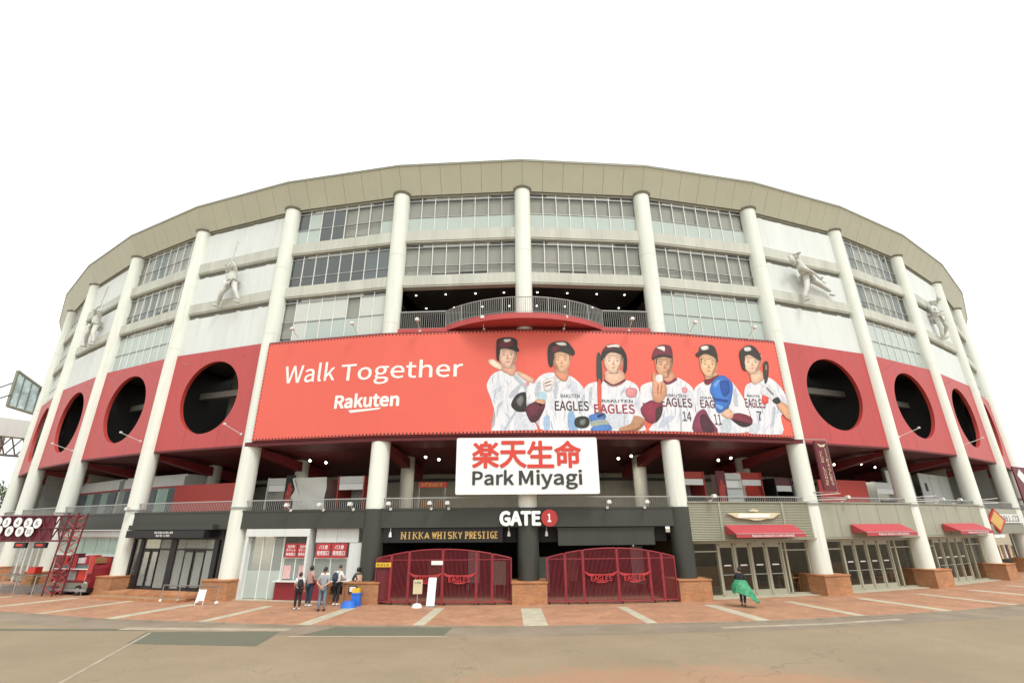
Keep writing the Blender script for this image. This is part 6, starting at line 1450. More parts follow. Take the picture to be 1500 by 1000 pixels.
for (a, b), tx_ in (((3.12, 3.76), ('当日券', 'チケット', '発売窓口')), ((3.84, 4.44), ('当日券', 'チケット', '発売窓口')), ((4.88, 5.68), ('パス券', '発売窓口')), ((5.76, 6.58), ('パス券', '発売窓口'))):
    sg = part('window_sign', MB().box(a, b, -.06, -.02, 1.98, 2.66), 'sign_crimson', t, M); mb = MB(); n = len(tx_)
    for i, q in enumerate(tx_):
        zt = 2.58-i*.55/n; w_ = (b-a)*(.62 if len(q) == 3 else .82); text(mb, q, (a+b)/2-w_/2, (a+b)/2+w_/2, zt-.42/n, zt, -.064, 0, .02)
    part('sign_text', mb, 'sign_white', sg, M)
part('floor_edge', MB().box(.5, L-.5, -.45, 2.6, .0, .035), 'stone_band', t, M)
mat('poster_pink', (.66, .42, .40), .6, .25, 9)
for a, b in ((3.08, 3.5), (3.95, 4.25)): part('window_poster', MB().box(a, b, .06, .07, .97, 1.6), 'poster_pink', t, M)

# brick shelf, bucket, notice by the left pedestal
M = CM(-1)
s = thing('brick_planter', 'low brick box with a dark recess beside the pedestal next to the ticket counter', 'planter', M @ T(-1.3, -.5))
mb = MB().box(-1.72, -.84, -.9, -.5, .0, .42).box(-1.72, -1.6, -.9, -.5, .42, .8).box(-1.72, -.84, -.9, -.5, .8, .93).box(-.95, -.84, -.9, -.5, .42, .8)
part('brickwork', mb, 'brick_wall', s, M); part('recess', MB().box(-1.6, -.95, -.55, -.5, .42, .8), 'interior_dark', s, M)
s = thing('notice_frame', 'white notice in a black frame fixed to the brick pedestal', 'notice', M @ T(-.4, -.9, .6))
part('frame', MB().box(-.62, -.22, -.94, -.925, .5, .82), 'black', s, M); part('sheet', MB().box(-.57, -.27, -.948, -.941, .55, .77), 'sign_white', s, M)
M2 = T(-7.75, 25.1)
s = thing('blue_basin', 'bright blue plastic basin with a crate on the paving beside the counter', 'basin', M2)
part('tub', MB().cyl((0, 0, .004), (0, 0, .2), .36, .3, 20).ell((0, 0, .2), (.3, .3, .08), 20, 6), 'blue', s, M2)
s = thing('crate_stack', 'blue crate topped by a yellow box behind the blue basin', 'crate', T(-7.55, 25.55))
part('crate', MB().box(-.2, .2, -.15, .15, 0, .5).box(-.22, .22, -.17, .17, .5, .56), 'blue', s); part('box', MB().box(-.19, .15, -.14, .12, .56, .74), 'yellow', s)

# ================================================================ BLACK DOOR FRONT (bay -3)
k = -3; M = BM(k); L = LB(k)
t = thing('door_front', 'black framed glass entrance doors under a black sign box and brick steps', 'shop front', M @ T(4, 0, .3))
mb = MB()
for x, w_ in ((.55, .1), (1.25, .14), (3.72, .22), (6.85, .16), (7.35, .1)): mb.box(x-w_, x+w_, -.05, .12, .3, 3.3)
mb.box(.45, L-.45, -.05, .12, .25, .36).box(.45, L-.45, -.05, .12, 2.85, 3.4)
for a, b in ((1.39, 3.5), (3.94, 6.69)): mb.box(a, b, -.03, .1, 2.3, 2.38)
part('frame', mb, 'black', t, M)
for a, b in ((1.42, 2.0), (2.06, 2.64), (4.6, 5.3), (5.36, 6.1)):
    dr = part('door', MB().box(a, a+.05, -.02, .06, .38, 2.3).box(b-.05, b, -.02, .06, .38, 2.3).box(a+.05, b-.05, -.02, .06, .38, .46).box(a+.05, b-.05, -.02, .06, 2.2, 2.3), 'black', t, M)
    part('door_glass', MB().box(a+.05, b-.05, .01, .025, .46, 2.2), 'glass_hall', dr, M)
    part('handle', MB().cyl((b-.1, -.06, 1.0), (b-.1, -.06, 1.4), .018, n=8), 'metal_grey', dr, M)
for a, b in ((2.7, 3.48), (3.96, 4.56), (6.14, 6.66)): part('side_glass', MB().box(a, b, .01, .025, .38, 2.85), 'glass_hall', t, M)
for a, b in ((1.42, 2.64), (4.6, 6.1)): part('transom_glass', MB().box(a, b, .01, .025, 2.4, 2.84), 'glass_hall', t, M)
part('side_glass', MB().box(.66, 1.1, .01, .025, .38, 2.85), 'glass_dark', t, M)
mb = MB().box(.5, L-.5, 1.6, 1.7, .3, 3.3).box(.5, L-.5, .2, 1.6, .25, .3); part('lobby_wall', mb, 'blind', t, M)
bx_ = part('sign_box', MB().box(.72, 6.6, -.75, -.05, 2.95, 3.33), 'black', t, M)
part('sign_hood', MB().box(.5, 6.9, -.55, -.31, 3.36, 3.62), 'fascia_grey', bx_, M)
mb = MB(); marks(mb, 2.95, 4.35, 3.16, 3.27, -.755, 12, 3); marks(mb, 3.05, 4.2, 3.01, 3.11, -.755, 10, 4); part('lettering', mb, 'white_paint', bx_, M)
for j, (dz, yo) in enumerate(((.28, 1.45), (.14, 1.95))):
    part('brick_step', MB().box(.95, L-.95, -yo, .1, 0, dz), 'brick_wall', t, M)
s = thing('barrier_rail', 'low dark rail barrier with white ball feet beside the brick steps', 'barrier', T(-16.1, 26.7))
pts = [(-17.75, 27.1), (-16.75, 26.85), (-15.6, 26.55), (-14.45, 26.2)]
for (x, y) in pts:
    q = part('post', MB().cyl((x, y, .1), (x, y, .78), .02, n=8), 'metal_grey', s, I4); part('foot', MB().ell((x, y, .08), (.09, .09, .08), 12, 8), 'plastic_white', q, I4)
for a, b in zip(pts, pts[1:]): part('rail', MB().tube([(a[0], a[1], .78), (b[0], b[1], .78)], .028, 8), 'rail_dark', s, I4)
Ma = T(-15.2, 26.2)
s = thing('a_frame_sign', 'small white A-frame sign standing by the rail barrier', 'sign', Ma)
part('panel', MB().add([(-.2, -.14, .2), (.2, -.14, .2), (.17, -.02, .66), (-.17, -.02, .66), (-.2, -.12, .2), (.2, -.12, .2), (.17, 0, .66), (-.17, 0, .66)], [(0, 1, 2, 3), (7, 6, 5, 4), (0, 4, 5, 1), (1, 5, 6, 2), (2, 6, 7, 3), (3, 7, 4, 0)]), 'sign_white', s, Ma)
part('leg', MB().tube([(-.19, -.18, 0), (-.17, -.01, .68)], .015, 6).tube([(.19, -.18, 0), (.17, -.01, .68)], .015, 6).tube([(0, .22, 0), (0, 0, .66)], .015, 6), 'white_paint', s, Ma)

# ================================================================ LEFT BAYS: red front behind the truss, glazed front
k = -4; M = BM(k); L = LB(k)
t = thing('shop_front', 'ground floor front with white lintel, green glass band and dark red panels', 'shop front', M @ T(4, .2))
part('lintel', MB().box(.5, L-.5, -.12, .2, 3.0, 3.36), 'panel_white', t, M)
for i in range(5):
    a = .6+(L-1.2)*i/5; b = .6+(L-1.2)*(i+1)/5
    part('pane', MB().box(a+.03, b-.03, .04, .06, 2.0, 2.92), 'green_glass', t, M)
part('glazing_bar', MB().box(.5, L-.5, -.02, .1, 1.9, 2.0).box(.5, L-.5, -.02, .1, 2.92, 3.0), 'mullion', t, M)
for i in range(10):
    a = .6+(L-1.2)*i/10; part('red_board', MB().box(a+.04, a+(L-1.2)/10-.04, .0, .08, .05, 1.9), 'red_mid' if i % 3 else 'maroon', t, M)
part('backing', MB().box(.5, L-.5, .12, .2, 0, 3.0), 'white_paint', t, M)
for k in (-5, -6):
    M = BM(k); L = LB(k)
    t = thing('glazed_front', 'grey glazed ground floor front behind the red truss gantry' if k == -5 else 'grey glazed ground floor front at the far left bay', 'shop front', M @ T(4, .2))
    part('wall', MB().box(.5, L-.5, .6, .7, 0, 3.36), 'interior_grey', t, M)
    for i in range(6):
        a = .6+(L-1.2)*i/6; b = .6+(L-1.2)*(i+1)/6; part('pane', MB().box(a+.03, b-.03, .1, .115, .1, 2.7), 'glass_hall', t, M)
    mb = MB().box(.5, L-.5, .05, .15, 2.7, 3.36)
    for i in range(7): a = .6+(L-1.2)*i/6; mb.box(a-.03, a+.03, .05, .15, 0, 2.7)
    part('frame', mb, 'mullion', t, M)
# upper glazed kiosk on the concourse at left
for k in (-4, -5):
    M = BM(k); L = LB(k)
    t = thing('concourse_kiosk', 'white and glass kiosk on the upper concourse behind the railing'+(', nearer the black doors' if k == -4 else ', farther round the curve'), 'kiosk', M @ T(4, 3, 3.9))
    part('body', MB().box(.3, L-.9, 3.1, 5.5, 3.9, 6.9), 'panel_white', t, M)
    part('red_trim', MB().box(.3, L-.9, 2.95, 3.1, 6.05, 6.15), 'red_mid', t, M); part('header', MB().box(.3, L-.9, 2.98, 3.1, 6.15, 6.75), 'panel_white', t, M)
    for i in range(5): a = .5+(L-1.6)*i/5; part('pane', MB().box(a, a+(L-1.6)/5-.08, 3.02, 3.06, 4.1, 6.0), 'green_glass' if i % 2 else 'blind_dark', t, M)

# ================================================================ RIGHT BAYS: glass doors, awnings
def doors(k, label, sd0, nd, dw):
    M = BM(k); L = LB(k); t = thing('glass_entrance', label, 'shop front', M @ T(4, .2))
    mb = MB().box(.45, L-.45, .12, .3, 2.5, 2.72)
    xs = [sd0+dw*i for i in range(nd+1)]
    for x in (.55, *xs, L-1.9, L-.55): mb.box(x-.05, x+.05, .1, .28, .0, 2.5)
    mb.box(.45, sd0, .12, .26, 2.1, 2.16); mb.box(xs[-1], L-.5, .12, .26, 2.1, 2.16); mb.box(.45, L-.45, .1, .28, 0, .1)
    part('frame', mb, 'frame_beige', t, M)
    for a, b in zip(xs, xs[1:]):
        a += .055; b -= .055
        d = part('door', MB().box(a, a+.07, .14, .22, .1, 2.4).box(b-.07, b, .14, .22, .1, 2.4).box(a+.07, b-.07, .14, .22, .1, .3).box(a+.07, b-.07, .14, .22, 2.3, 2.5), 'frame_beige', t, M)
        part('door_glass', MB().box(a+.07, b-.07, .17, .185, .3, 2.3), 'glass_clear', d, M)
        part('push_bar', MB().tube([(a+.05, .08, 1.02), (b-.05, .08, 1.02)], .022, 6), 'rail_steel', d, M)
        part('notice', MB().box((a+b)/2-.2, (a+b)/2+.2, .16, .165, 1.42, 1.48), 'sign_white', d, M)
    for a, b in ((.64, sd0-.1), (xs[-1]+.1, L-2.0), (L-1.8, L-.64)):
        if b-a > .2: part('side_glass', MB().box(a, b, .17, .185, .1, 2.5), 'glass_clear', t, M)
    room = MB().box(.2, L-.2, 6, 6.1, 0, 3).box(.2, .3, .3, 6, 0, 3).box(L-.3, L-.2, .3, 6, 0, 3).box(.2, L-.2, .3, 6, 2.75, 2.85)
    part('room', room, 'interior_brown', t, M)
    part('floor_edge', MB().box(.5, L-.5, -.5, 6, 0, .03), 'stone_band', t, M)
    part('counter', MB().box(1, L-1, 4.2, 4.8, 0, 1.1).box(1.2, L*.5, 5.5, 5.9, 1.3, 2.2), 'wood', t, M)
    ltg = MB()
    for i in range(4): ltg.cyl((1.2+i*1.7, 2.5, 2.6), (1.2+i*1.7, 2.5, 2.7), .1, n=10)
    part('ceiling_lamp', ltg, 'lamp_glow', t, M)
    return t
doors(1, 'beige framed glass entrance doors under the gold plate and red awning', 2.05, 4, .95)
doors(2, 'beige framed glass entrance doors under plain cladding and the middle red awning', 2.0, 4, .95)
doors(3, 'beige framed glass entrance doors under plain cladding and the smallest red awning', 1.9, 4, .95)
def awning(k, s0, s1, label, words):
    M = BM(k); t = thing('awning', label, 'awning', M @ T((s0+s1)/2, -.4, 2.75), 'red awnings over the glass doors')
    y0, y1, zt, zb = -.43, -1.25, 3.4, 2.98
    part('canvas', MB().add([(s0, y0, zt), (s1, y0, zt), (s1, y1, zb), (s0, y1, zb), (s0, y0, zb-.02), (s1, y0, zb-.02)], [(0, 3, 2, 1), (0, 4, 3), (1, 2, 5)]), 'awning_red', t, M)
    v = part('valance', MB().box(s0, s1, y1-.01, y1+.01, 2.8, zb), 'awning_red', t, M)
    part('strut', MB().tube([(s0+.05, y0, zb), (s0+.05, y1, zb)], .02, 6).tube([(s1-.05, y0, zb), (s1-.05, y1, zb)], .02, 6).tube([(s0, y1, zb), (s1, y1, zb)], .02, 6), 'metal_grey', t, M)
    mb = MB(); text(mb, words, s0+.9, s1-.7, 2.83, 2.94, y1-.014, 0, .02); lo_ = part('lettering', mb, 'white_paint', v, M); lo_['kind'] = 'stuff'
awning(1, 2.3, 6.35, 'red canvas awning below the gold winged plate', 'Rakuten EAGLES CLUB LOUNGE')
awning(2, 2.36, 6.35, 'red canvas awning on plain cladding between the two other awnings', 'Rakuten EAGLES CLUB LOUNGE')
awning(3, 2.43, 6.6, 'red canvas awning nearest the diamond shaped shop sign', 'Rakuten EAGLES CLUB LOUNGE')
M = BM(1)
s = thing('winged_plate', 'pale gold plate with pointed wings on the corrugated fascia', 'sign', M @ T(4.1, -.45, 3.7))
part('plate', MB().prism([(2.5, 3.98), (3.1, 3.72), (3.75, 3.68), (4.0, 3.62), (4.4, 3.62), (4.7, 3.68), (5.2, 3.72), (5.7, 3.98), (5.2, 4.0), (3.0, 4.0)], -.5, -.42), 'gold_pale', s, M)
part('centre_band', MB().box(3.1, 5.0, -.53, -.5, 3.76, 3.94), 'white_paint', s, M)
part('crest', MB().prism([(3.8, 4.12), (4.1, 4.2), (4.4, 4.12), (4.3, 4.05), (3.9, 4.05)], -.5, -.45), 'gold_pale', s, M)
# stools and table seen through the glass
def stool(k, x, y, label, tbl=False):
    M = BM(k) @ T(x, y); s = thing('wooden_table' if tbl else 'wooden_chair', label, 'table' if tbl else 'chair', M, 'wooden cafe furniture behind the glass doors')
    h, r = (.72, .4) if tbl else (.45, .2)
    part('table_top' if tbl else 'seat', MB().box(-r, r, -r, r, h, h+.04), 'wood', s)
    for a in (-1, 1):
        for b in (-1, 1): part('leg', MB().box(a*r*.85-.02, a*r*.85+.02, b*r*.85-.02, b*r*.85+.02, .03, h), 'wood', s)
    if not tbl:
        mb = MB().box(-r, r, r-.04, r, .82, .9)
        for a in (-.8, -.3, .3, .8): mb.box(a*r-.015, a*r+.015, r-.035, r-.005, .49, .82)
        part('backrest', mb, 'wood', s)
for k, lst in ((1, ((1.0, 1.2, 1), (1.5, .8, 0), (6.6, .9, 1), (7.1, .9, 0))), (2, ((6.4, 1.0, 1), (7.0, 1.0, 0), (6.0, 1.4, 0))), (3, ((6.6, 1.0, 1), (7.2, 1.1, 0)))):
    for x, y, tb in lst: stool(k, x, y, ('wooden cafe table' if tb else 'wooden slat-back chair')+' behind the glass under '+('the corrugated fascia' if k == 1 else 'the middle awning' if k == 2 else 'the smallest awning'), tb)
# blade sign on the column
M = CM(2)
s = thing('blade_sign', 'tall maroon blade sign with cream lettering on brackets beside the white column', 'sign', M @ T(.9, -.5, 5))
part('board', MB().box(.56, 1.42, -.8, -.66, 5.15, 7.85), 'maroon', s, M)
part('bracket', MB().tube([(0, -.5, 7.95), (1.48, -.73, 7.95), (1.48, -.73, 5.05), (0, -.5, 5.05)], .025, 6), 'rail_steel', s, M)
mb = MB()
def vtext(mb, wrd, x, zt, zb, w_, y):
    n = len(wrd); st_ = (zt-zb)/n
    for i, c in enumerate(wrd):
        if c != ' ': text(mb, c, x-w_/2, x+w_/2, zt-st_*(i+.85), zt-st_*(i+.1), y, 0, .01)
for wrd, x, zt, zb, w_ in (('EAGLES', 1.2, 6.9, 5.4, .17), ('CLUB', .84, 7.3, 6.62, .17), ('LOUNGE', .84, 6.43, 5.4, .17), ('Rakuten', 1.2, 7.45, 6.95, .09)):
    m3 = MB(); vtext(m3, wrd, x, zt, zb, w_, -.806); part('lettering', m3, 'gold_pale', s, M)
mb.prism([(.7, 7.7), (1.0, 7.62), (1.3, 7.7), (1.15, 7.52), (.85, 7.52)], -.81, -.8)
part('emblem', mb, 'gold_pale', s, M)
# dark shop in bay 4
k = 4; M = BM(k); L = LB(k)
t = thing('goods_shop', 'dark green shop front with a white lettered board at the right bay', 'shop front', M @ T(4, .3))
part('lintel', MB().box(.5, L-.3, -.42, .2, 2.7, 3.36), 'edge_green', t, M)
part('sign_board', MB().box(2.6, 8.1, -.5, -.42, 3.4, 4.0), 'panel_white', t, M)
mb = MB(); marks(mb, 3.2, 7.4, 3.5, 3.9, -.502, 6, 7); part('lettering', mb, 'sign_dark', t, M)
part('room', MB().box(.3, L-.3, 4, 4.1, 0, 2.8).box(.3, L-.3, .2, 4, 2.7, 2.8), 'interior_brown', t, M)
for i in range(9): part('hanging_shirt', MB().prism([(2.3+i*.55, 1.0), (2.7+i*.55, 1.0), (2.68+i*.55, 1.9), (2.32+i*.55, 1.9)], .5, .6), ('gold_pale', 'wood', 'panel_white', 'maroon')[i % 4], t, M)
ltg = MB()
for i in range(4): ltg.cyl((2.8+i*1.3, .6, 2.45), (2.8+i*1.3, .6, 2.55), .11, n=10)
part('ceiling_lamp', ltg, 'lamp_glow', t, M)
s = thing('diamond_sign', 'orange diamond shaped sign edge-on beside the dark shop', 'sign', M @ T(1.2, -1, 3.5))
Md = M @ T(1.5, -.55, 3.55) @ Matrix.Rotation(rad(-24), 4, 'Z')
part('board', MB().prism([(-.72, 0), (0, -.8), (.72, 0), (0, .8)], -.06, .06), 'red_mid', s, Md); part('face', MB().prism([(-.55, 0), (0, -.62), (.55, 0), (0, .62)], -.075, -.06), 'gold', s, Md)
part('bracket', MB().tube([(0, 0, .8), (0, .5, .8)], .03, 6), 'metal_grey', s, M @ T(1.5, -.55, 3.55))
for k in (5, 6):
    M = BM(k); L = LB(k); t = thing('glazed_front', 'pale green glazed ground floor front beyond the dark shop' if k == 5 else 'pale glazed ground floor front at the far right bay', 'shop front', M @ T(4, .2))
    part('wall', MB().box(.5, L-.5, .6, .7, 0, 3.4), 'green_glass', t, M); part('frame', MB().box(.5, L-.5, .1, .2, 2.6, 3.4).box(.5, .6, .1, .2, 0, 2.6).box(L/2-.05, L/2+.05, .1, .2, 0, 2.6), 'mullion', t, M)
M = BM(5)
s = thing('maroon_board', 'large maroon board with a white diamond emblem near the far right column', 'sign', M @ T(2.5, -1, 4.55))
Mr = BM(4) @ T(8.75, -.75, 0) @ Matrix.Rotation(rad(-8), 4, 'Z')
part('board', MB().box(0, 4.2, -.1, .0, 4.55, 7.55), 'maroon', s, Mr); part('emblem', MB().prism([(.35, 6.85), (.95, 6.3), (1.6, 6.85), (.95, 7.35)], -.13, -.1), 'white_paint', s, Mr)
mb = MB(); marks(mb, 1.3, 3.9, 5.2, 5.9, -.105, 4, 9); part('lettering', mb, 'white_paint', s, Mr); part('post', MB().box(.3, .5, .0, .7, 5, 5.2).box(3.4, 3.6, .0, .7, 5, 5.2), 'metal_grey', s, Mr)

# ================================================================ CONCOURSE STALLS, RED SCREENS, LAMPS
def stall(k, x, y, w_, h, style, label):
    M = BM(k) @ T(x, y, 3.9); s = thing('food_stall', label, 'stall', M, 'stalls on the upper concourse')
    frm = {'white': 'panel_white', 'red': 'red_mid', 'dark': 'black', 'rededge': 'red_mid'}[style]
    part('side_wall', MB().box(-w_/2, -w_/2+.07, 0, 1.6, 0, h), frm, s); part('side_wall', MB().box(w_/2-.07, w_/2, 0, 1.6, 0, h), frm, s)
    part('counter', MB().box(-w_/2+.08, w_/2-.08, .1, .5, 0, .95).box(-w_/2+.04, w_/2-.04, .02, .55, .95, 1.0), 'interior_dark' if style != 'dark' else 'maroon', s)
    part('header', MB().box(-w_/2+.07, w_/2-.07, .05, .35, h-.42, h-.02), {'white': 'panel_white', 'rededge': 'panel_white', 'red': 'red_mid', 'dark': 'maroon'}[style], s)
    part('back_wall', MB().box(-w_/2, w_/2, 1.6, 1.7, 0, h).box(-w_/2+.08, w_/2-.08, 1.55, 1.6, 1.0, h-.45, 1), ['interior_dark', 'panel_white'], s); part('menu_strip', MB().box(-w_/2+.1, w_/2-.1, .03, .05, h-.78, h-.44), 'sign_white', s)
stall(-2, .4, 2.3, 1.5, 2.35, 'white', 'white open-fronted stall on the concourse beside the black vertical poster')
stall(-2, 5.15, 2.3, 1.7, 2.35, 'rededge', 'red edged stall on the concourse beside the dark sleeved column')
stall(1, 2.6, 2.4, 1.5, 2.5, 'red', 'red topped stall on the concourse above the corrugated fascia')
stall(1, 6.5, 2.4, 1.5, 2.5, 'red', 'red topped stall on the concourse by the pale crates')
stall(2, 1.4, 2.6, 1.4, 2.2, 'dark', 'dark maroon stall on the concourse behind the blade sign')
stall(3, 3.2, 2.6, 2.2, 2.2, 'white', 'white stall on the concourse near the far black column')
M = BM(-2) @ T(2.5, 2.2, 3.9)
s = thing('covered_stall', 'stall wrapped in a grey plastic sheet on the concourse', 'stall', M)
mb = MB().box(-1.15, 1.15, 0, 1.6, 0, 2.25)
cv = MB(); nx, nz = 14, 10
V = [(-1.2+2.4*i/nx, -.05-.09*abs(math.sin(i*1.9+j*.7))-.04*math.sin(j*1.3+i*.5), 2.3*j/nz) for j in range(nz+1) for i in range(nx+1)]
cv.add(V, [(j*(nx+1)+i, j*(nx+1)+i+1, (j+1)*(nx+1)+i+1, (j+1)*(nx+1)+i) for j in range(nz) for i in range(nx)], 0, True)
part('frame', mb, 'metal_grey', s); part('plastic_sheet', cv, 'lamp_grey', s); part('tie_strap', MB().add([(-1.0, -.2, 2.25), (-.88, -.2, 2.25), (-.2, -.2, .7), (-.32, -.2, .7)], [(3, 2, 1, 0)]), 'mullion', s)
for k, x, h, mt, lab in ((-2, 1.35, 2.45, 'black', 'tall black poster with a red figure between two concourse stalls'), (1, 4.2, 2.5, 'maroon', 'tall maroon poster panel on the concourse above the winged plate')):
    M = BM(k) @ T(x, 2.05, 3.9); s = thing('vertical_poster', lab, 'poster', M)
    part('panel', MB().box(-.3, .3, 0, .06, 0, h), mt, s); part('print', MB().prism([(-.16, .5), (-.02, .5), (.0, .95), (.04, .5), (.16, .5), (.14, 1.3), (.24, 1.7), (.1, 1.75), (.06, 2.0), (-.08, 2.0), (-.1, 1.75), (-.22, 1.4)], -.01, 0), 'red_mid', s)
M = BM(1) @ T(5.05, 2.2, 3.9); s = thing('crate_cabinet', 'pale cabinet with white boxes between the concourse stalls', 'cabinet', M)
part('cabinet', MB().box(-.6, .6, 0, 1.2, 0, 2.4), 'panel_white', s)
for z in (.5, 1.0, 1.5, 2.0): part('shelf', MB().box(-.58, .58, -.08, 0, z, z+.05), 'metal_grey', s)
part('box', MB().box(-.5, .3, -.1, -.01, 1.56, 1.95), 'sign_white', s)
M = BM(-1) @ T(2.4, 2.4, 3.9); s = thing('red_header_stall', 'stall frame with a small glowing red header on the concourse left of the white sign', 'stall', M)
part('header', MB().box(-.8, .8, 0, .3, 1.62, 1.92), 'sign_red', s)
for x in (-.75, .75): part('post', MB().box(x-.03, x+.03, 0, .06, 0, 1.62), 'metal_grey', s)
part('counter', MB().box(-.8, .8, .1, .6, 0, .9), 'wood', s)
mb = MB(); marks(mb, -.6, .6, 1.69, 1.85, -.005, 6, 8); part('lettering', mb, 'yellow', s)
for k, a, b, lab in ((-3, .6, 6.9, 'wide plain red screen on the concourse above the black doors'), (2, 3.2, 7.4, 'wide plain red screen on the concourse above the middle awning')):
    M = BM(k); s = thing('red_screen', lab, 'screen', M @ T((a+b)/2, 1.7, 3.9))
    part('sheet', MB().box(a, b, 1.7, 1.78, 3.95, 6.0), 'red_mid', s, M); part('post', MB().box(a+.1, a+.2, 1.78, 1.9, 3.9, 6).box(b-.2, b-.1, 1.78, 1.9, 3.9, 6), 'metal_grey', s, M)
for k, a, b in ((3, 4.5, 7.9), (4, 1.2, 7.4)):
    M = BM(k); s = thing('notice_wall', 'white notice boards with blue lower edge on the right concourse'+(' by the white stall' if k == 3 else ' beyond the fourth column'), 'notice board', M @ T((a+b)/2, 3, 3.9), None)
    n = 3
    for i in range(n):
        x0, x1 = a+(b-a)*i/n+.04, a+(b-a)*(i+1)/n-.04
        part('board', MB().box(x0, x1, 3, 3.06, 4.4, 7.0), 'panel_white', s, M)
    part('blue_strip', MB().box(a, b, 2.98, 3.0, 4.4, 4.75), 'blind_dark', s, M); part('leg', MB().box(a+.3, a+.4, 3.0, 3.06, 3.9, 4.4).box(b-.4, b-.3, 3, 3.06, 3.9, 4.4), 'metal_grey', s, M)
    part('emblem', MB().box(a+.8, a+1.25, 2.97, 2.99, 5.7, 6.3), 'sign_dark', s, M)
# concourse spot lamps
for k, ss in ((-3, (5.0,)), (-2, (1.9, 3.0)), (-1, (1.8, 2.6, 3.9)), (0, (3.9, 5.8, 6.6)), (1, (.3, 4.8, 5.7)), (2, (5.4, 6.5)), (3, (1.6, 3.2))):
    for i, x in enumerate(ss):
        Mx = BM(k) @ T(x, 3.0, 7.3-.15*(i % 2))
        l_ = thing('concourse_lamp', 'lit spot lamp under the concourse ceiling '+{-3: 'over the red screen above the black doors', -2: 'over the sheeted stall', -1: 'over the stall with the red header', 0: 'between white sign and dark sleeved column', 1: 'over the stalls above the corrugated fascia', 2: 'over the red screen above the middle awning', 3: 'over the white notice boards'}[k], 'lamp', Mx, 'lit spot lamps under the concourse ceiling')
        part('stem', MB().cyl((0, 0, .08), (0, 0, .42), .015, n=6), 'black', l_); part('housing', MB().cyl((0, .03, .1), (0, -.1, .0), .1, .13, 12), 'black', l_); lo_ = bpy.data.lights.new('lamp_light', 'SPOT'); lo_.spot_size = rad(125); lo_.spot_blend = .6; lo_.energy = 75; lo_.color = (1, .9, .72); lo_.shadow_soft_size = .1; lob = bpy.data.objects.new('lamp_light', lo_); col.objects.link(lob); lob.parent = l_; lob.location = (0, -.1, -.12); lob.rotation_euler = (rad(28), 0, 0)
        part('bulb', MB().ell((0, -.1, 0), (.085, .06, .085), 12, 8), 'lamp_glow', l_)
# floodlights on arms along the banner top and the deck edge
def flood(M, label, grp, arm=.9, rise=.3, hs=.8):
    s = thing('floodlight', label, 'floodlight', M, grp)
    part('arm', MB().tube([(0, 0, 0), (0, -arm, rise)], .022, 6), 'lamp_grey', s)
    part('head', MB().box(-.13*hs, .13*hs, -arm-.12*hs, -arm+.12*hs, rise-.02, rise+.12*hs).box(-.1*hs, .1*hs, -arm-.1*hs, -arm+.1*hs, rise+.12*hs, rise+.18*hs), 'lamp_grey', s)
    part('base', MB().cyl((0, .03, 0), (0, -.03, 0), .07, n=10), 'lamp_grey', s)
for k, x in ((-2, 2.4), (-2, 6.2), (-1, 1.9), (-1, 5.6), (0, 2.2), (0, 6.0), (1, 1.7), (1, 5.6)):
    flood(BM(k) @ T(x, -.62, 13.95), 'arm floodlight on the banner top edge '+{-2: 'above the word Walk', -1: 'under the lettering side of the balcony', 0: 'under the players side of the balcony', 1: 'above the blue gloved player'}[k], 'floodlights along the banner top', .75, .35)
for k, xs in ((-2, (3.3, 5.2, 6.9)), (-1, (.9, 3.0, 3.9)), (0, (4.05, 6.0)), (1, (1.7,)), (2, (2.2,)), (3, (2.6, 4.8)), (-3, (.3,))):
    for x in xs: flood(BM(k) @ T(x, -.36, 4.28 if k < 1 else 4.56), 'small white floodlight on the deck edge '+{-3: 'above the black doors', -2: 'above the ticket office', -1: 'above the gold lettered sign', 0: 'above the plain dark panel', 1: 'above the winged plate', 2: 'above the middle awning', 3: 'above the smallest awning'}[k], 'floodlights along the deck edge', .4, .2)
for k, x, z in ((-4, 7.4, 8.6), (-5, 7.5, 8.6), (-3, 7.4, 8.5), (3, .6, 8.6), (4, .6, 8.6)):
    flood(BM(k) @ T(x, -.3, z), 'lamp arm at the foot of the '+{-3: 'first red holed panel beside the banner lettering', -4: 'second red holed panel beside the banner lettering', -5: 'third red holed panel beside the banner lettering', 3: 'second red holed panel beside the printed players', 4: 'third red holed panel beside the printed players'}[k], 'lamp arms on the red panels', 1.2, .35, .45)
for k, x in ((-1, .95), (-1, 6.95), (0, .9)):
    M = BM(k) @ T(x, -.25, 3.3); s = thing('hanging_spot', 'small white spotlight hanging under the grey beam beside the gold lettered sign', 'spotlight', M, 'hanging spotlights over the gates')
    part('stem', MB().cyl((0, 0, -.12), (0, 0, .07), .014, n=6), 'lamp_grey', s); part('head', MB().cyl((0, 0, -.35), (0, 0, -.12), .09, .05, 12), 'lamp_grey', s)

for k in (2, 3, 4):
    part('stay_rod', MB().tube([(-.9, -.6, 4.62), (1.9, -.75, 4.7)], .02, 6), 'lamp_grey', st, CM(k)); part('stay_rod', MB().tube([(-.5, -.58, 4.86), (1.4, -.95, 4.98)], .018, 6), 'lamp_grey', st, CM(k))

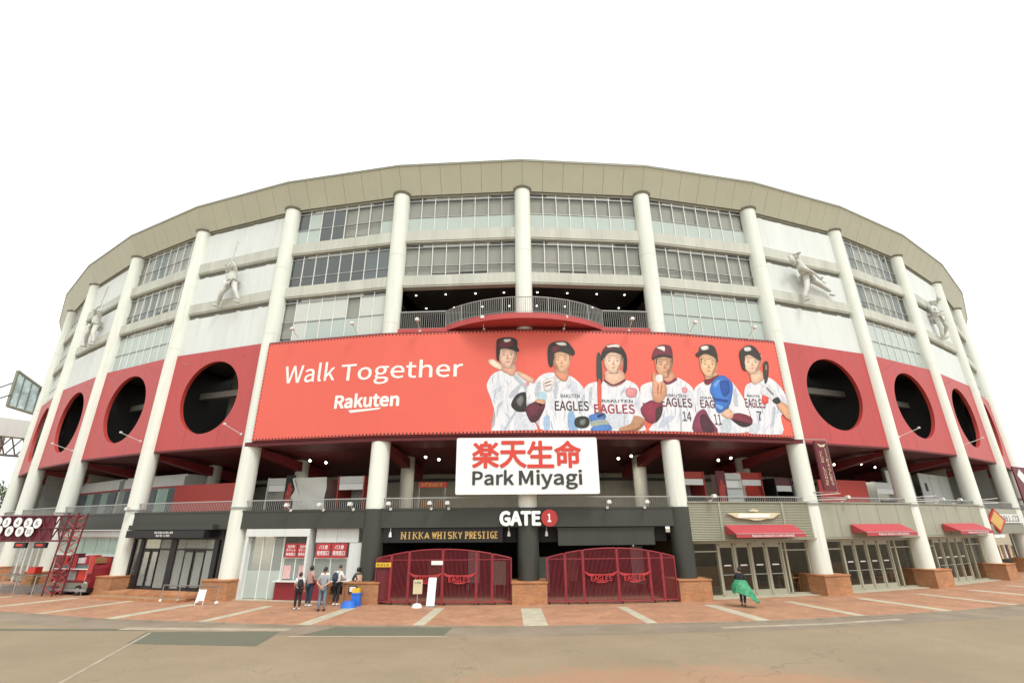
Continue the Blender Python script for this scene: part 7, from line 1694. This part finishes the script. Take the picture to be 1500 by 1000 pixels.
# ================================================================ FIGURES
def skin(verts, edges, radii, sub=1):
    me = bpy.data.meshes.new('sk'); me.from_pydata(verts, edges, [])
    o = bpy.data.objects.new('sk', me); col.objects.link(o)
    m = o.modifiers.new('s', 'SKIN'); m.use_smooth_shade = True; o.modifiers.new('d', 'SUBSURF').levels = sub
    for v, r in zip(me.skin_vertices[0].data, radii): v.radius = r if isinstance(r, tuple) else (r, r)
    me.skin_vertices[0].data[0].use_root = True
    r_ = bpy.data.meshes.new_from_object(o.evaluated_get(bpy.context.evaluated_depsgraph_get()))
    V = [tuple(v.co) for v in r_.vertices]; F = [tuple(p.vertices) for p in r_.polygons]
    bpy.data.objects.remove(o); bpy.data.meshes.remove(me); bpy.data.meshes.remove(r_)
    return V, F
J0 = dict(pel=(0, 0, .95), wai=(0, 0, 1.09), che=(0, .0, 1.29), nb=(0, .01, 1.43), nt=(0, 0, 1.50), head=(0, -.015, 1.60),
          sl=(.17, 0, 1.385), el=(.235, .02, 1.12), wl=(.25, -.05, .88), sr=(-.17, 0, 1.385), er=(-.235, .02, 1.12), wr=(-.25, -.05, .88),
          hl=(.09, 0, .90), kl=(.1, -.015, .50), al=(.1, .02, .09), hr=(-.09, 0, .90), kr=(-.1, -.015, .50), ar=(-.1, .02, .09))
RB = dict(pel=(.145, .105), wai=(.125, .095), che=(.155, .105), nb=.062, nt=.052, sl=.066, el=.043, wl=.029, sr=.066, er=.043, wr=.029, hl=.085, kl=.056, al=.038, hr=.085, kr=.056, ar=.038)
EB = [('pel', 'wai'), ('wai', 'che'), ('che', 'nb'), ('nb', 'nt'), ('che', 'sl'), ('sl', 'el'), ('el', 'wl'), ('che', 'sr'), ('sr', 'er'), ('er', 'wr'), ('pel', 'hl'), ('hl', 'kl'), ('kl', 'al'), ('pel', 'hr'), ('hr', 'kr'), ('kr', 'ar')]
def limbs(J, names, edges, grow, extra=None):
    idx = {n: i for i, n in enumerate(names)}
    rr = []
    for n in names:
        r = RB[n]; r = r if isinstance(r, tuple) else (r, r); rr.append((r[0]*FAT+grow, r[1]*FAT+grow))
    return skin([J[n] for n in names], [(idx[a], idx[b]) for a, b in edges], rr)
def hand(mb, wr, el, mi, curl=.35, sgn=1):
    w_ = Vector(wr); d = (w_-Vector(el)).normalized(); side = d.cross(Vector((0, 1, 0)))
    side = side.normalized() if side.length > .1 else Vector((1, 0, 0)); pal = d.cross(side).normalized()
    c = w_+d*.05; R3 = Matrix((side, pal, d)).transposed(); mb.ell(c, (.04, .018, .055), 10, 6, mi, R3)
    for i, (o_, ln) in enumerate(((-.03, .062), (-.01, .072), (.011, .068), (.03, .054))):
        b = c+side*o_+d*.04; k1 = b+d*ln*.5+pal*curl*.01; k2 = b+d*ln*(1-curl*.3)+pal*curl*ln*.8
        mb.tube([b, k1, k2], [.0095, .0088, .007], 6, mi)
    b = c+side*(-.035*sgn)-d*.02; mb.tube([b, b+side*(-.022*sgn)+d*.03, b+side*(-.026*sgn)+d*.055+pal*.012], [.011, .01, .008], 6, mi)
def headmesh(mb, J, mi_skin, mi_dark, turn=0., nod=0.):
    h = Vector(J['head']); R3 = (Matrix.Rotation(turn, 3, 'Z') @ Matrix.Rotation(nod, 3, 'X'))
    mb.ell(h, (.076, .094, .115), 18, 12, mi_skin, R3); mb.ell(h+R3 @ Vector((0, -.02, -.06)), (.056, .066, .058), 12, 8, mi_skin, R3)
    P3 = lambda x, y, z: h+R3 @ Vector((x, y, z))
    mb.tube([P3(0, -.09, .02), P3(0, -.113, -.022), P3(0, -.094, -.03)], [.008, .014, .01], 6, mi_skin)
    for s_ in (-1, 1):
        mb.ell(P3(s_*.078, .005, -.005), (.01, .02, .03), 8, 6, mi_skin, R3); mb.ell(P3(s_*.03, -.084, .015), (.013, .01, .006), 8, 6, mi_dark, R3); mb.ell(P3(s_*.03, -.087, .034), (.018, .008, .004), 8, 4, mi_dark, R3)
    mb.ell(P3(0, -.084, -.058), (.022, .01, .006), 8, 4, mi_dark, R3)
    return R3
def figure(M, label, J, top, bottom, shoe, hairm='hair', sleeve='short', hairstyle='short', turn=0., nod=0., cat='person', group=None, scale=1., name='person', allm=None, height=1.7, skirt=None):
    J = {**J0, **J}; global FAT; FAT = 1.12 if allm else 1.
    M = M @ Matrix.Scale(scale*height/1.72, 4)
    p_ = thing(name, label, cat, M, group)
    bm_ = MB(); V, F = limbs(J, list(RB), EB, 0); bm_.add(V, F, 0, True)
    R3 = headmesh(bm_, J, 0, 1, turn, nod)
    hand(bm_, J['wl'], J['el'], 0, .35, -1); hand(bm_, J['wr'], J['er'], 0, .35, 1)
    q = lambda m: allm or m
    part('body', bm_, [q('skin'), q('hair')], p_)
    # shirt
    sl = {'short': .55, 'long': 1.}[sleeve]
    J2 = dict(J)
    if sl < 1:
        for s_ in 'lr':
            J2['e'+s_] = tuple(Vector(J['s'+s_]).lerp(Vector(J['e'+s_]), .8)); 
        nm = ['wai', 'pel', 'che', 'nb', 'sl', 'el', 'sr', 'er']; ed = [('pel', 'wai'), ('wai', 'che'), ('che', 'nb'), ('che', 'sl'), ('sl', 'el'), ('che', 'sr'), ('sr', 'er')]
    else:
        nm = ['wai', 'pel', 'che', 'nb', 'sl', 'el', 'wl', 'sr', 'er', 'wr']; ed = [('pel', 'wai'), ('wai', 'che'), ('che', 'nb'), ('che', 'sl'), ('sl', 'el'), ('el', 'wl'), ('che', 'sr'), ('sr', 'er'), ('er', 'wr')]
    V, F = limbs(J2, nm, ed, .02); sb = MB().add(V, F, 0, True); part('shirt', sb, q(top), p_)
    J3 = dict(J)
    for s_ in 'lr': J3['a'+s_] = tuple(Vector(J['k'+s_]).lerp(Vector(J['a'+s_]), .93))
    nm = ['pel', 'hl', 'kl', 'al', 'hr', 'kr', 'ar']; V, F = limbs(J3, nm, [('pel', 'hl'), ('hl', 'kl'), ('kl', 'al'), ('pel', 'hr'), ('hr', 'kr'), ('kr', 'ar')], .022); part('trousers', MB().add(V, F, 0, True), q(bottom), p_)
    for s_ in 'lr':
        a = Vector(J['a'+s_]); k_ = Vector(J['k'+s_]); f_ = J.get('toe'+s_)
        d = Vector(f_) if f_ else Vector((0, -1, 0)); d.normalize(); rz = math.atan2(d.y, d.x)+math.pi/2
        R_ = Matrix.Rotation(rz, 3, 'Z'); mb = MB().ell(a+d*.06+Vector((0, 0, -.045)), (.05, .135, .048), 12, 8, 0, R_); part('shoe', mb, q(shoe), p_)
    h = Vector(J['head']); hb = MB()
    if hairstyle == 'short': hb.ell(h+R3 @ Vector((0, .014, .022)), (.088, .1, .108), 16, 10, 0, R3, -.25)
    elif hairstyle == 'bob': hb.ell(h+R3 @ Vector((0, .02, .012)), (.096, .1, .118), 16, 10, 0, R3, -.8)
    elif hairstyle == 'long': hb.ell(h+R3 @ Vector((0, .02, .015)), (.092, .1, .115), 16, 10, 0, R3, -.6); hb.tube([h+Vector((0, .06, -.02)), h+Vector((0, .1, -.14)), h+Vector((0, .1, -.26))], [.075, .07, .04], 10)
    elif hairstyle == 'cap':
        hb.ell(h+R3 @ Vector((0, .005, .03)), (.09, .105, .1), 16, 10, 0, R3, 0)
        hb.ell(h+R3 @ Vector((0, -.11, .04)), (.07, .08, .012), 12, 6, 0, R3)
    part('cap' if hairstyle == 'cap' else 'hair', hb, q(hairm), p_)
    return p_, M, J
mat('cloth_white', (.74, .74, .72), .8, .1, 8); mat('cloth_grey', (.30, .33, .35), .8, .2, 8); mat('cloth_pink', (.45, .27, .23), .8, .2, 9); mat('denim_dark', (.03, .045, .075), .8, .25, 10)
mat('denim', (.16, .23, .30), .8, .3, 9); mat('cloth_black', (.015, .016, .02), .75, .3, 9); mat('shoe_white', (.7, .7, .68), .6, .1); mat('shoe_dark', (.04, .03, .028), .6, .1); mat('cloth_olive', (.06, .07, .055), .8, .2, 8)
def backpack(M, p_, m='cloth_black', z=1.2):
    part('backpack', MB().ell((0, .2, z), (.15, .1, .22), 14, 10).ell((0, .28, z-.06), (.11, .05, .12), 12, 8), m, p_, M)
    part('strap', MB().tube([(.1, .14, z+.17), (.11, .02, z+.24), (.11, -.11, z+.1), (.12, -.05, z-.12)], .016, 6).tube([(-.1, .14, z+.17), (-.11, .02, z+.24), (-.11, -.11, z+.1), (-.12, -.05, z-.12)], .016, 6), m, p_, M)
G_ = None
away = math.pi
def PM(x, y, rz): return T(x, y, .012, rz)
p_, Mx, _ = figure(PM(-9.85, 24.45, away+.5), 'woman in a white blouse and dark trousers carrying a black backpack', dict(el=(.22, -.02, 1.13), wl=(.18, -.16, 1.0), kl=(.1, -.05, .5), al=(.1, -.06, .09), ar=(-.1, .08, .09)), 'cloth_white', 'cloth_black', 'shoe_white', 'hair_brown', 'short', 'bob', height=1.52)
backpack(Mx, p_)
figure(PM(-9.75, 25.4, away-.5), 'person in a dusty pink top and dark blue jeans waiting in the queue', dict(el=(.21, -.08, 1.12), wl=(.05, -.24, 1.1), er=(-.21, -.06, 1.12), wr=(-.06, -.24, 1.08)), 'cloth_pink', 'denim_dark', 'shoe_white', 'hair', 'short', 'bob', height=1.72, nod=.25)
figure(PM(-9.2, 25.75, away+.2), 'person in a white top and black trousers partly hidden in the ticket queue', dict(), 'cloth_white', 'cloth_black', 'shoe_dark', 'hair', 'short', 'short', height=1.64)
figure(PM(-8.62, 24.05, away+.1), 'man in a grey t-shirt and blue jeans with hands clasped behind his back', dict(el=(.27, .1, 1.13), wl=(.04, .2, .96), er=(-.27, .1, 1.13), wr=(-.04, .21, .99), al=(.12, .02, .09), ar=(-.12, .0, .09)), 'cloth_grey', 'denim', 'shoe_dark', 'hair', 'short', 'short', height=1.7)
p_, Mx, _ = figure(PM(-8.55, 25.65, away-.35), 'person in a white shirt with a navy backpack leaning on the ticket counter', dict(el=(.24, -.14, 1.14), wl=(.16, -.38, 1.08), er=(-.24, -.14, 1.14), wr=(-.14, -.38, 1.08), che=(0, -.05, 1.28), nb=(0, -.08, 1.42), nt=(0, -.1, 1.49), head=(0, -.13, 1.58)), 'cloth_white', 'cloth_black', 'shoe_white', 'hair_brown', 'long', 'short', height=1.74)
backpack(Mx, p_, 'denim_dark')
figure(PM(-7.7, 26.25, away+.7), 'person in dark olive clothes bending over the right end of the counter', dict(che=(0, -.1, 1.24), nb=(0, -.16, 1.36), nt=(0, -.19, 1.42), head=(0, -.23, 1.5), sl=(.17, -.1, 1.32), sr=(-.17, -.1, 1.32), el=(.23, -.26, 1.1), wl=(.14, -.42, 1.02), er=(-.23, -.26, 1.1), wr=(-.14, -.42, 1.02)), 'cloth_olive', 'cloth_black', 'shoe_dark', 'hair', 'long', 'bob', height=1.66)
# walking person wrapped in a green cape
Mg = T(10.05, 24.6, .012, rad(148))
p_, Mx, J = figure(Mg, 'person in a flowing green cape and black top walking past the glass doors', dict(hl=(.09, 0, .9), kl=(.1, -.18, .52), al=(.1, -.05, .1), kr=(-.1, .03, .5), ar=(-.1, .3, .13), che=(0, -.06, 1.28), nb=(0, -.1, 1.42), nt=(0, -.12, 1.49), head=(0, -.16, 1.58), el=(.25, -.12, 1.12), wl=(.16, -.34, 1.12), er=(-.26, -.02, 1.12), wr=(-.2, -.26, 1.05)), 'cloth_black', 'denim_dark', 'shoe_dark', 'hair', 'long', 'bob', height=1.6, nod=.35)
cp = MB(); nu, nv = 26, 12; V = []
for j in range(nv+1):
    f = j/nv
    for i in range(nu+1):
        a = -2.55+5.1*i/nu+math.pi/2
        q_ = max(0, -math.cos(a)); fold = .035*math.sin(i*2.1+j*.5)+.02*math.sin(i*4.3-j*1.1)
        flare = .19+.17*math.sin(min(1, f*1.25)*math.pi*.62)+fold*(.3+f)
        x = math.cos(a)*flare*1.15-.30*q_*f**2.2; y = math.sin(a)*flare+.16*f*f; z = 1.16-(.56+.42*q_**1.5)*f+.035*math.sin(i*1.3+j)*f
        V.append((x, y, z))
cp.add(V, [(j*(nu+1)+i, j*(nu+1)+i+1, (j+1)*(nu+1)+i+1, (j+1)*(nu+1)+i) for j in range(nv) for i in range(nu)], 0, True)
o = part('cape', cp, 'green_cape', p_, Mx); md = o.modifiers.new('thick', 'SOLIDIFY'); md.thickness = .012
part('shoulder_bag', MB().ell((.3, -.02, .95), (.1, .07, .12), 12, 8).tube([(.3, 0, 1.05), (.12, .0, 1.42), (-.1, .1, 1.36)], .012, 6), 'cloth_black', p_, Mx)

# ---------------------------------------------------------------- white relief statues of ball players on the blank bays
def statue(k, x, z, sc_, rot, J, label, extra=None, lean=0.):
    M = BM(k) @ T(x, -.5, z) @ Matrix.Rotation(lean, 4, 'Y') @ Matrix.Rotation(rot, 4, 'Z')
    p_, Mx, J = figure(M, label, J, 'statue_white', 'statue_white', 'statue_white', 'statue_white', 'short', 'cap', cat='statue', name='player_statue', scale=sc_, allm='statue_white', height=1.72, group='white player statues on the blank wall bays')
    mb = MB()
    if extra == 'bat':
        h = (Vector(J['wl'])+Vector(J['wr']))/2; d = Vector((.1, .0, 1.)).normalized(); mb.tube([h-d*.12, h+d*.3, h+d*.6, h+d*.86], [.016, .02, .034, .036], 10); part('bat', mb, 'statue_white', p_, Mx)
    elif extra == 'glove':
        w_ = Vector(J['wl']); mb.ell(w_+Vector((.02, -.04, -.05)), (.1, .06, .13), 12, 8); part('glove', mb, 'statue_white', p_, Mx)
        part('ball', MB().ell(Vector(J['wr'])+Vector((-.02, -.04, .08)), (.04, .04, .04), 10, 8), 'statue_white', p_, Mx)
    part('wall_bracket', MB().cyl((0, .05, 1.1), (0, .28, 1.1), .05, n=10).cyl((0, .05, .9), (0, .28, .9), .05, n=10), 'statue_white', p_, M @ Matrix.Scale(sc_, 4) if rot == 0 else M @ Matrix.Rotation(-rot, 4, 'Z') @ Matrix.Scale(sc_, 4))
bat = dict(pel=(.03, 0, .93), wai=(0, 0, 1.06), che=(-.08, 0, 1.25), nb=(-.14, -.02, 1.38), nt=(-.17, -.02, 1.44), head=(-.22, -.04, 1.53), sl=(.08, 0, 1.36), el=(.18, -.15, 1.5), wl=(.06, -.2, 1.68), sr=(-.24, -.02, 1.32), er=(-.1, -.22, 1.44), wr=(.03, -.2, 1.6), hl=(.12, 0, .88), kl=(.34, -.06, .5), al=(.52, .02, .1), hr=(-.05, 0, .88), kr=(-.28, -.08, .5), ar=(-.5, .05, .12))
statue(-3, 4.3, 17.05, 1.85, .0, bat, 'white statue of a batter with raised bat on the bay beside the dark windows', 'bat')
pit = dict(pel=(-.32, 0, .96), wai=(-.42, -.06, 1.05), che=(-.62, -.12, 1.22), nb=(-.76, -.15, 1.33), nt=(-.82, -.17, 1.37), head=(-.88, -.22, 1.47), sl=(-.56, -.02, 1.36), el=(-.86, -.1, 1.24), wl=(-1.12, -.2, 1.36), sr=(-.72, -.15, 1.14), er=(-.36, -.26, .98), wr=(-.1, -.3, .72), hl=(-.22, 0, .92), kl=(.28, .05, .8), al=(.76, .1, .66), toel=(.3, 0, -1), hr=(-.38, -.03, .9), kr=(-.56, -.1, .49), ar=(-.74, -.05, .09))
statue(2, 4.3, 17.0, 2.15, .0, pit, 'white statue of a pitcher bent forward with one leg kicked back', 'glove')
bat2 = dict(bat); bat2.update(wl=(.3, -.1, 1.76), wr=(.26, -.14, 1.7), el=(.36, -.05, 1.48), er=(.1, -.2, 1.52))
statue(-5, 4.4, 17.0, 1.95, .0, bat2, 'white statue of a swinging batter on the second blank bay left of the banner', 'bat', .12)
run = dict(el=(.28, -.12, 1.62), wl=(.1, -.2, 1.8), er=(-.32, .02, 1.2), wr=(-.2, -.2, 1.06), kl=(.22, -.16, .6), al=(.34, .1, .24), kr=(-.14, -.04, .5), ar=(-.2, .02, .09))
statue(4, 4.2, 17.3, 2.05, .0, run, 'white statue of a throwing player on the second blank bay right of the banner', 'glove', -.08)

# ================================================================ LEFT: RED TRUSS GANTRY WITH NUMBER DISCS, RED CART, FLOODLIT BOARD
dv = Vector((-1, .18, 0)).normalized(); Mt = frame(Vector((-25.4, 29.4, 0)), -dv)    # x to the right, origin at the leg
t = thing('truss_gantry', 'dark red lattice gantry with two rows of white numbered discs', 'gantry', Mt)
ch_ = MB()
for z in (2.82, 3.5, 4.16):
    for y in (0, .5): ch_.tube([(-9, y, z), (.1, y, z)], .04, 6)
part('chord', ch_, 'maroon', t)
lt = MB(); n = 26
for i in range(n):
    a, b = -9+9*i/n, -9+9*(i+1)/n
    for z0, z1 in ((2.82, 3.5), (3.5, 4.16)):
        lt.tube([(a, 0, z0 if i % 2 else z1), (b, 0, z1 if i % 2 else z0)], .02, 5); lt.tube([(a, .5, z0 if i % 2 else z1), (b, .5, z1 if i % 2 else z0)], .02, 5)
part('lattice', lt, 'maroon', t)
part('face_board', MB().box(-9, -1.1, .06, .09, 2.86, 4.12), 'maroon', t)
lg = MB(); l2 = MB()
for x0, x1 in ((-.35, -.25), (.3, .45)):
    for y in (0, .5): lg.tube([(x1, y, 4.3), (x0-.15, y, .05)], .04, 6)
for i in range(12):
    z0, z1 = .1+4.1*i/12, .1+4.1*(i+1)/12
    for y in (0, .5):
        xa = lambda z, s_: (-.5+.25*z/4.3) if s_ else (.15+.3*z/4.3)
        l2.tube([(xa(z0, i % 2), y, z0), (xa(z1, (i+1) % 2), y, z1)], .022, 5)
    l2.tube([(xa(z0, 0), 0, z0), (xa(z1, 0), .5, z1)], .022, 5)
lo = part('leg', lg, 'maroon', t); part('lattice', l2, 'red_mid', lo)
nums = [('1', -5.85, 3.86), ('2', -5.05, 3.86), ('3', -4.4, 3.83), ('4', -3.6, 3.82), ('5', -2.85, 3.78), ('6', -2.18, 3.76), ('7', -4.82, 3.38), ('8', -4.02, 3.35), ('9', -3.27, 3.33), ('10', -2.58, 3.32)]
for q, x, z in nums:
    d = part('number_disc', MB().prism(circ(x, z, .27, 24), -.1, -.06), 'sign_white', t); mb = MB(); w_ = .09 if len(q) == 1 else .15; text(mb, q, x-w_, x+w_, z-.12, z+.12, -.105, 0, .01); part('numeral', mb, 'sign_dark', d)
for x in (-3.0, -1.6):
    d = part('lane_display', MB().box(x-.4, x+.4, -.05, .1, 2.45, 2.75), 'black', t); part('lit_text', MB().box(x-.25, x+.22, -.06, -.05, 2.55, 2.66), 'sign_red', d)
part('leg', MB().box(-7.2, -7.05, 0, .5, 0, 2.82), 'maroon', t)
for i, (x, y) in enumerate(((-4.3, -.2), (-3.3, -.1), (-2.2, -.2), (-1.2, .0))):
    Mb = Mt @ T(x, y); s = thing('turnstile_rail', 'grey metal queue rail '+('beside the lattice leg of the gantry', 'second from the lattice leg of the gantry', 'third from the lattice leg of the gantry', 'fourth from the lattice leg of the gantry')[3-i], 'barrier', Mb, 'queue rails under the gantry')
    part('rail', MB().tube([(0, 0, 0), (0, 0, 1.0), (0, 1.6, 1.0), (0, 1.6, 0)], .025, 6).tube([(0, 0, .5), (0, 1.6, .5)], .02, 6), 'rail_steel', s)
    part('infill', MB().box(-.01, .01, .1, 1.5, .1, .45), 'metal_grey', s)
s = thing('brown_locker', 'narrow stack of brown boxes beneath the numbered gantry', 'boxes', Mt @ T(-2.6, .9))
for i in range(4): part('box', MB().box(-.25, .25, -.2, .2, .01+i*.36, .34+i*.36), 'wood' if i < 3 else 'sign_red', s)
# red parked utility cart
Mc = T(-25.1, 30.9, 0, rad(-16))
t = thing('red_cart', 'red parked food cart with bumpers, posters and rounded front before the red panels', 'cart', Mc)
body = [(-1.45, .35), (1.45, .35), (1.5, .7), (1.42, 1.35), (1.2, 1.6), (-1.1, 1.6), (-1.4, 1.4), (-1.5, .7)]
part('body', MB().prism(body, -.55, .75), 'counter_red', t)
part('chassis', MB().prism([(-1.5, .14), (1.5, .14), (1.56, .36), (-1.56, .36)], -.62, .8), 'black', t)
for x in (-.9, .9):
    for y in (-.62, .82):
        wh = part('wheel', MB().cyl((x, y-.07, .26), (x, y+.07, .26), .26, n=20), 'black', t); part('hub', MB().cyl((x, y-.09, .26), (x, y+.09, .26), .12, n=14), 'metal_grey', wh)
for a, b, mt in ((-1.25, -.5, 'maroon'), (-.4, .3, 'metal_grey'), (.45, 1.2, 'sign_red')): part('poster', MB().box(a, b, -.57, -.55, .75, 1.3), mt, t)
part('windscreen', MB().box(-1.1, 1.1, -.565, -.55, 1.36, 1.55), 'blind_dark', t)
for x in (-1.2, 1.2): part('lamp', MB().cyl((x, -.6, .58), (x, -.55, .58), .1, n=14), 'plastic_white', t)
part('bumper', MB().box(-1.5, 1.5, -.7, -.6, .2, .34), 'metal_grey', t)
part('shelf', MB().box(-1.3, 1.3, -.75, -.55, 1.31, 1.35), 'plastic_white', t)
for x, z, h_, mt in ((-1.3, 1.6, .35, 'red_mid'), (-.7, 1.6, .5, 'maroon'), (0, 1.6, .28, 'plastic_white'), (.6, 1.6, .42, 'sign_crimson'), (1.1, 1.6, .3, 'wood')): part('stacked_box', MB().box(x-.22, x+.22, -.3, .2, z, z+h_), mt, t)
part('green_skirt', MB().box(-1.48, 1.48, -.64, -.6, .36, .62), 'edge_green', t)
for x in (-1.6, -.2, 1.25): part('flag_pole', MB().cyl((x, -.7, .02), (x+.05, -.7, 2.1), .018, n=6), 'rail_steel', t)
part('pennant', MB().box(-.15, .25, -.71, -.69, 1.2, 2.05), 'sign_crimson', t); part('pennant', MB().box(1.3, 1.65, -.71, -.69, 1.1, 2.0), 'red_mid', t)
# floodlight board far left
Ml = frame(Vector((-52.4, 49.2, 0)), Vector((.55, .83, 0)).normalized())
t = thing('light_billboard', 'pale billboard in a dark frame with lattice arms and lamps beyond the left columns', 'billboard', Ml)
part('screen', MB().add([(-.2, 0, 15.4), (2.6, 0, 14.8), (2.6, .8, 17.6), (-.2, .8, 19.3)], [(0, 1, 2, 3)]), 'led', t)
bars = MB()
for i in range(1, 4): bars.tube([(-.2+2.8*i/4, -.05, 15.4-.6*i/4), (-.2+2.8*i/4, .75, 19.3-1.7*i/4)], .05, 5)
part('screen_bars', bars, 'rail_dark', t)
part('frame', MB().tube([(-.2, 0, 15.4), (2.6, 0, 14.8), (2.6, .8, 17.6), (-.2, .8, 19.3), (-.2, 0, 15.4)], .14, 6), 'edge_green', t)
part('box_beam', MB().box(-3.2, 2.2, .1, 1.4, 12.4, 14.2), 'panel_white', t)
tr = MB()
for i in range(7):
    x = -3.2+i*.85; tr.tube([(x, .2, 12.3), (x+.8, .9, 10.6)], .07, 5); tr.tube([(x+.8, .2, 12.3), (x, 1.2, 10.6)], .07, 5)
tr.tube([(-3.4, .8, 10.6), (2.6, .8, 10.6)], .12, 6); tr.tube([(-5, 0, 13), (-.2, .1, 16.6)], .08, 5); tr.tube([(-5, 0, 14), (-.2, .6, 18)], .08, 5)
part('lattice', tr, 'rail_dark', t)
part('lamp', MB().box(1.7, 2.1, -.9, -.5, 17.2, 17.5).tube([(1.9, -.6, 17.3), (1.9, .6, 17.0)], .03, 5), 'black', t); part('mast', MB().cyl((-2.6, 2, 0), (-2.6, 2, 12.5), .5, .4, 16).cyl((.5, 2, 0), (.5, 2, 12.5), .5, .4, 16), 'column_white', t)
# trees beyond the stand
def tree(x, y, h, label, mt):
    s = thing('tree', label, 'tree', T(x, y)); R_ = random.Random(int(x*10))
    tb = MB().tube([(0, 0, 0), (.1, 0, h*.3), (0, .1, h*.6), (.1, 0, h*.85)], [.3, .24, .15, .05], 8)
    cr = MB(); tips = []
    for i in range(16):
        a = R_.uniform(0, 6.28); z = h*R_.uniform(.3, .75); rr = h*R_.uniform(.12, .26); e = Vector((math.cos(a)*rr, math.sin(a)*rr, z+h*R_.uniform(.05, .2))); tb.tube([(0, 0, z), e], [.07, .02], 5); tips.append(e)
    for i in range(2600):
        e = R_.choice(tips)+Vector((R_.gauss(0, .5), R_.gauss(0, .5), R_.gauss(0, .45)))*(h*.11); u = Vector((R_.gauss(0, 1), R_.gauss(0, 1), R_.gauss(0, 1))).normalized(); v_ = u.orthogonal().normalized(); q = R_.uniform(.08, .18)
        cr.add([e-u*q, e+v_*q*.5, e+u*q, e-v_*q*.5], [(0, 1, 2, 3)], R_.random() < .4)
    part('trunk', tb, 'bark', s); part('crown', cr, [mt, 'leaf_light'], s)
tree(-63, 60, 10, 'green leafy tree standing left of the stand beyond the columns', 'leaf')
tree(66, 62, 11.5, 'green leafy tree standing right of the stand beyond the maroon board', 'leaf')
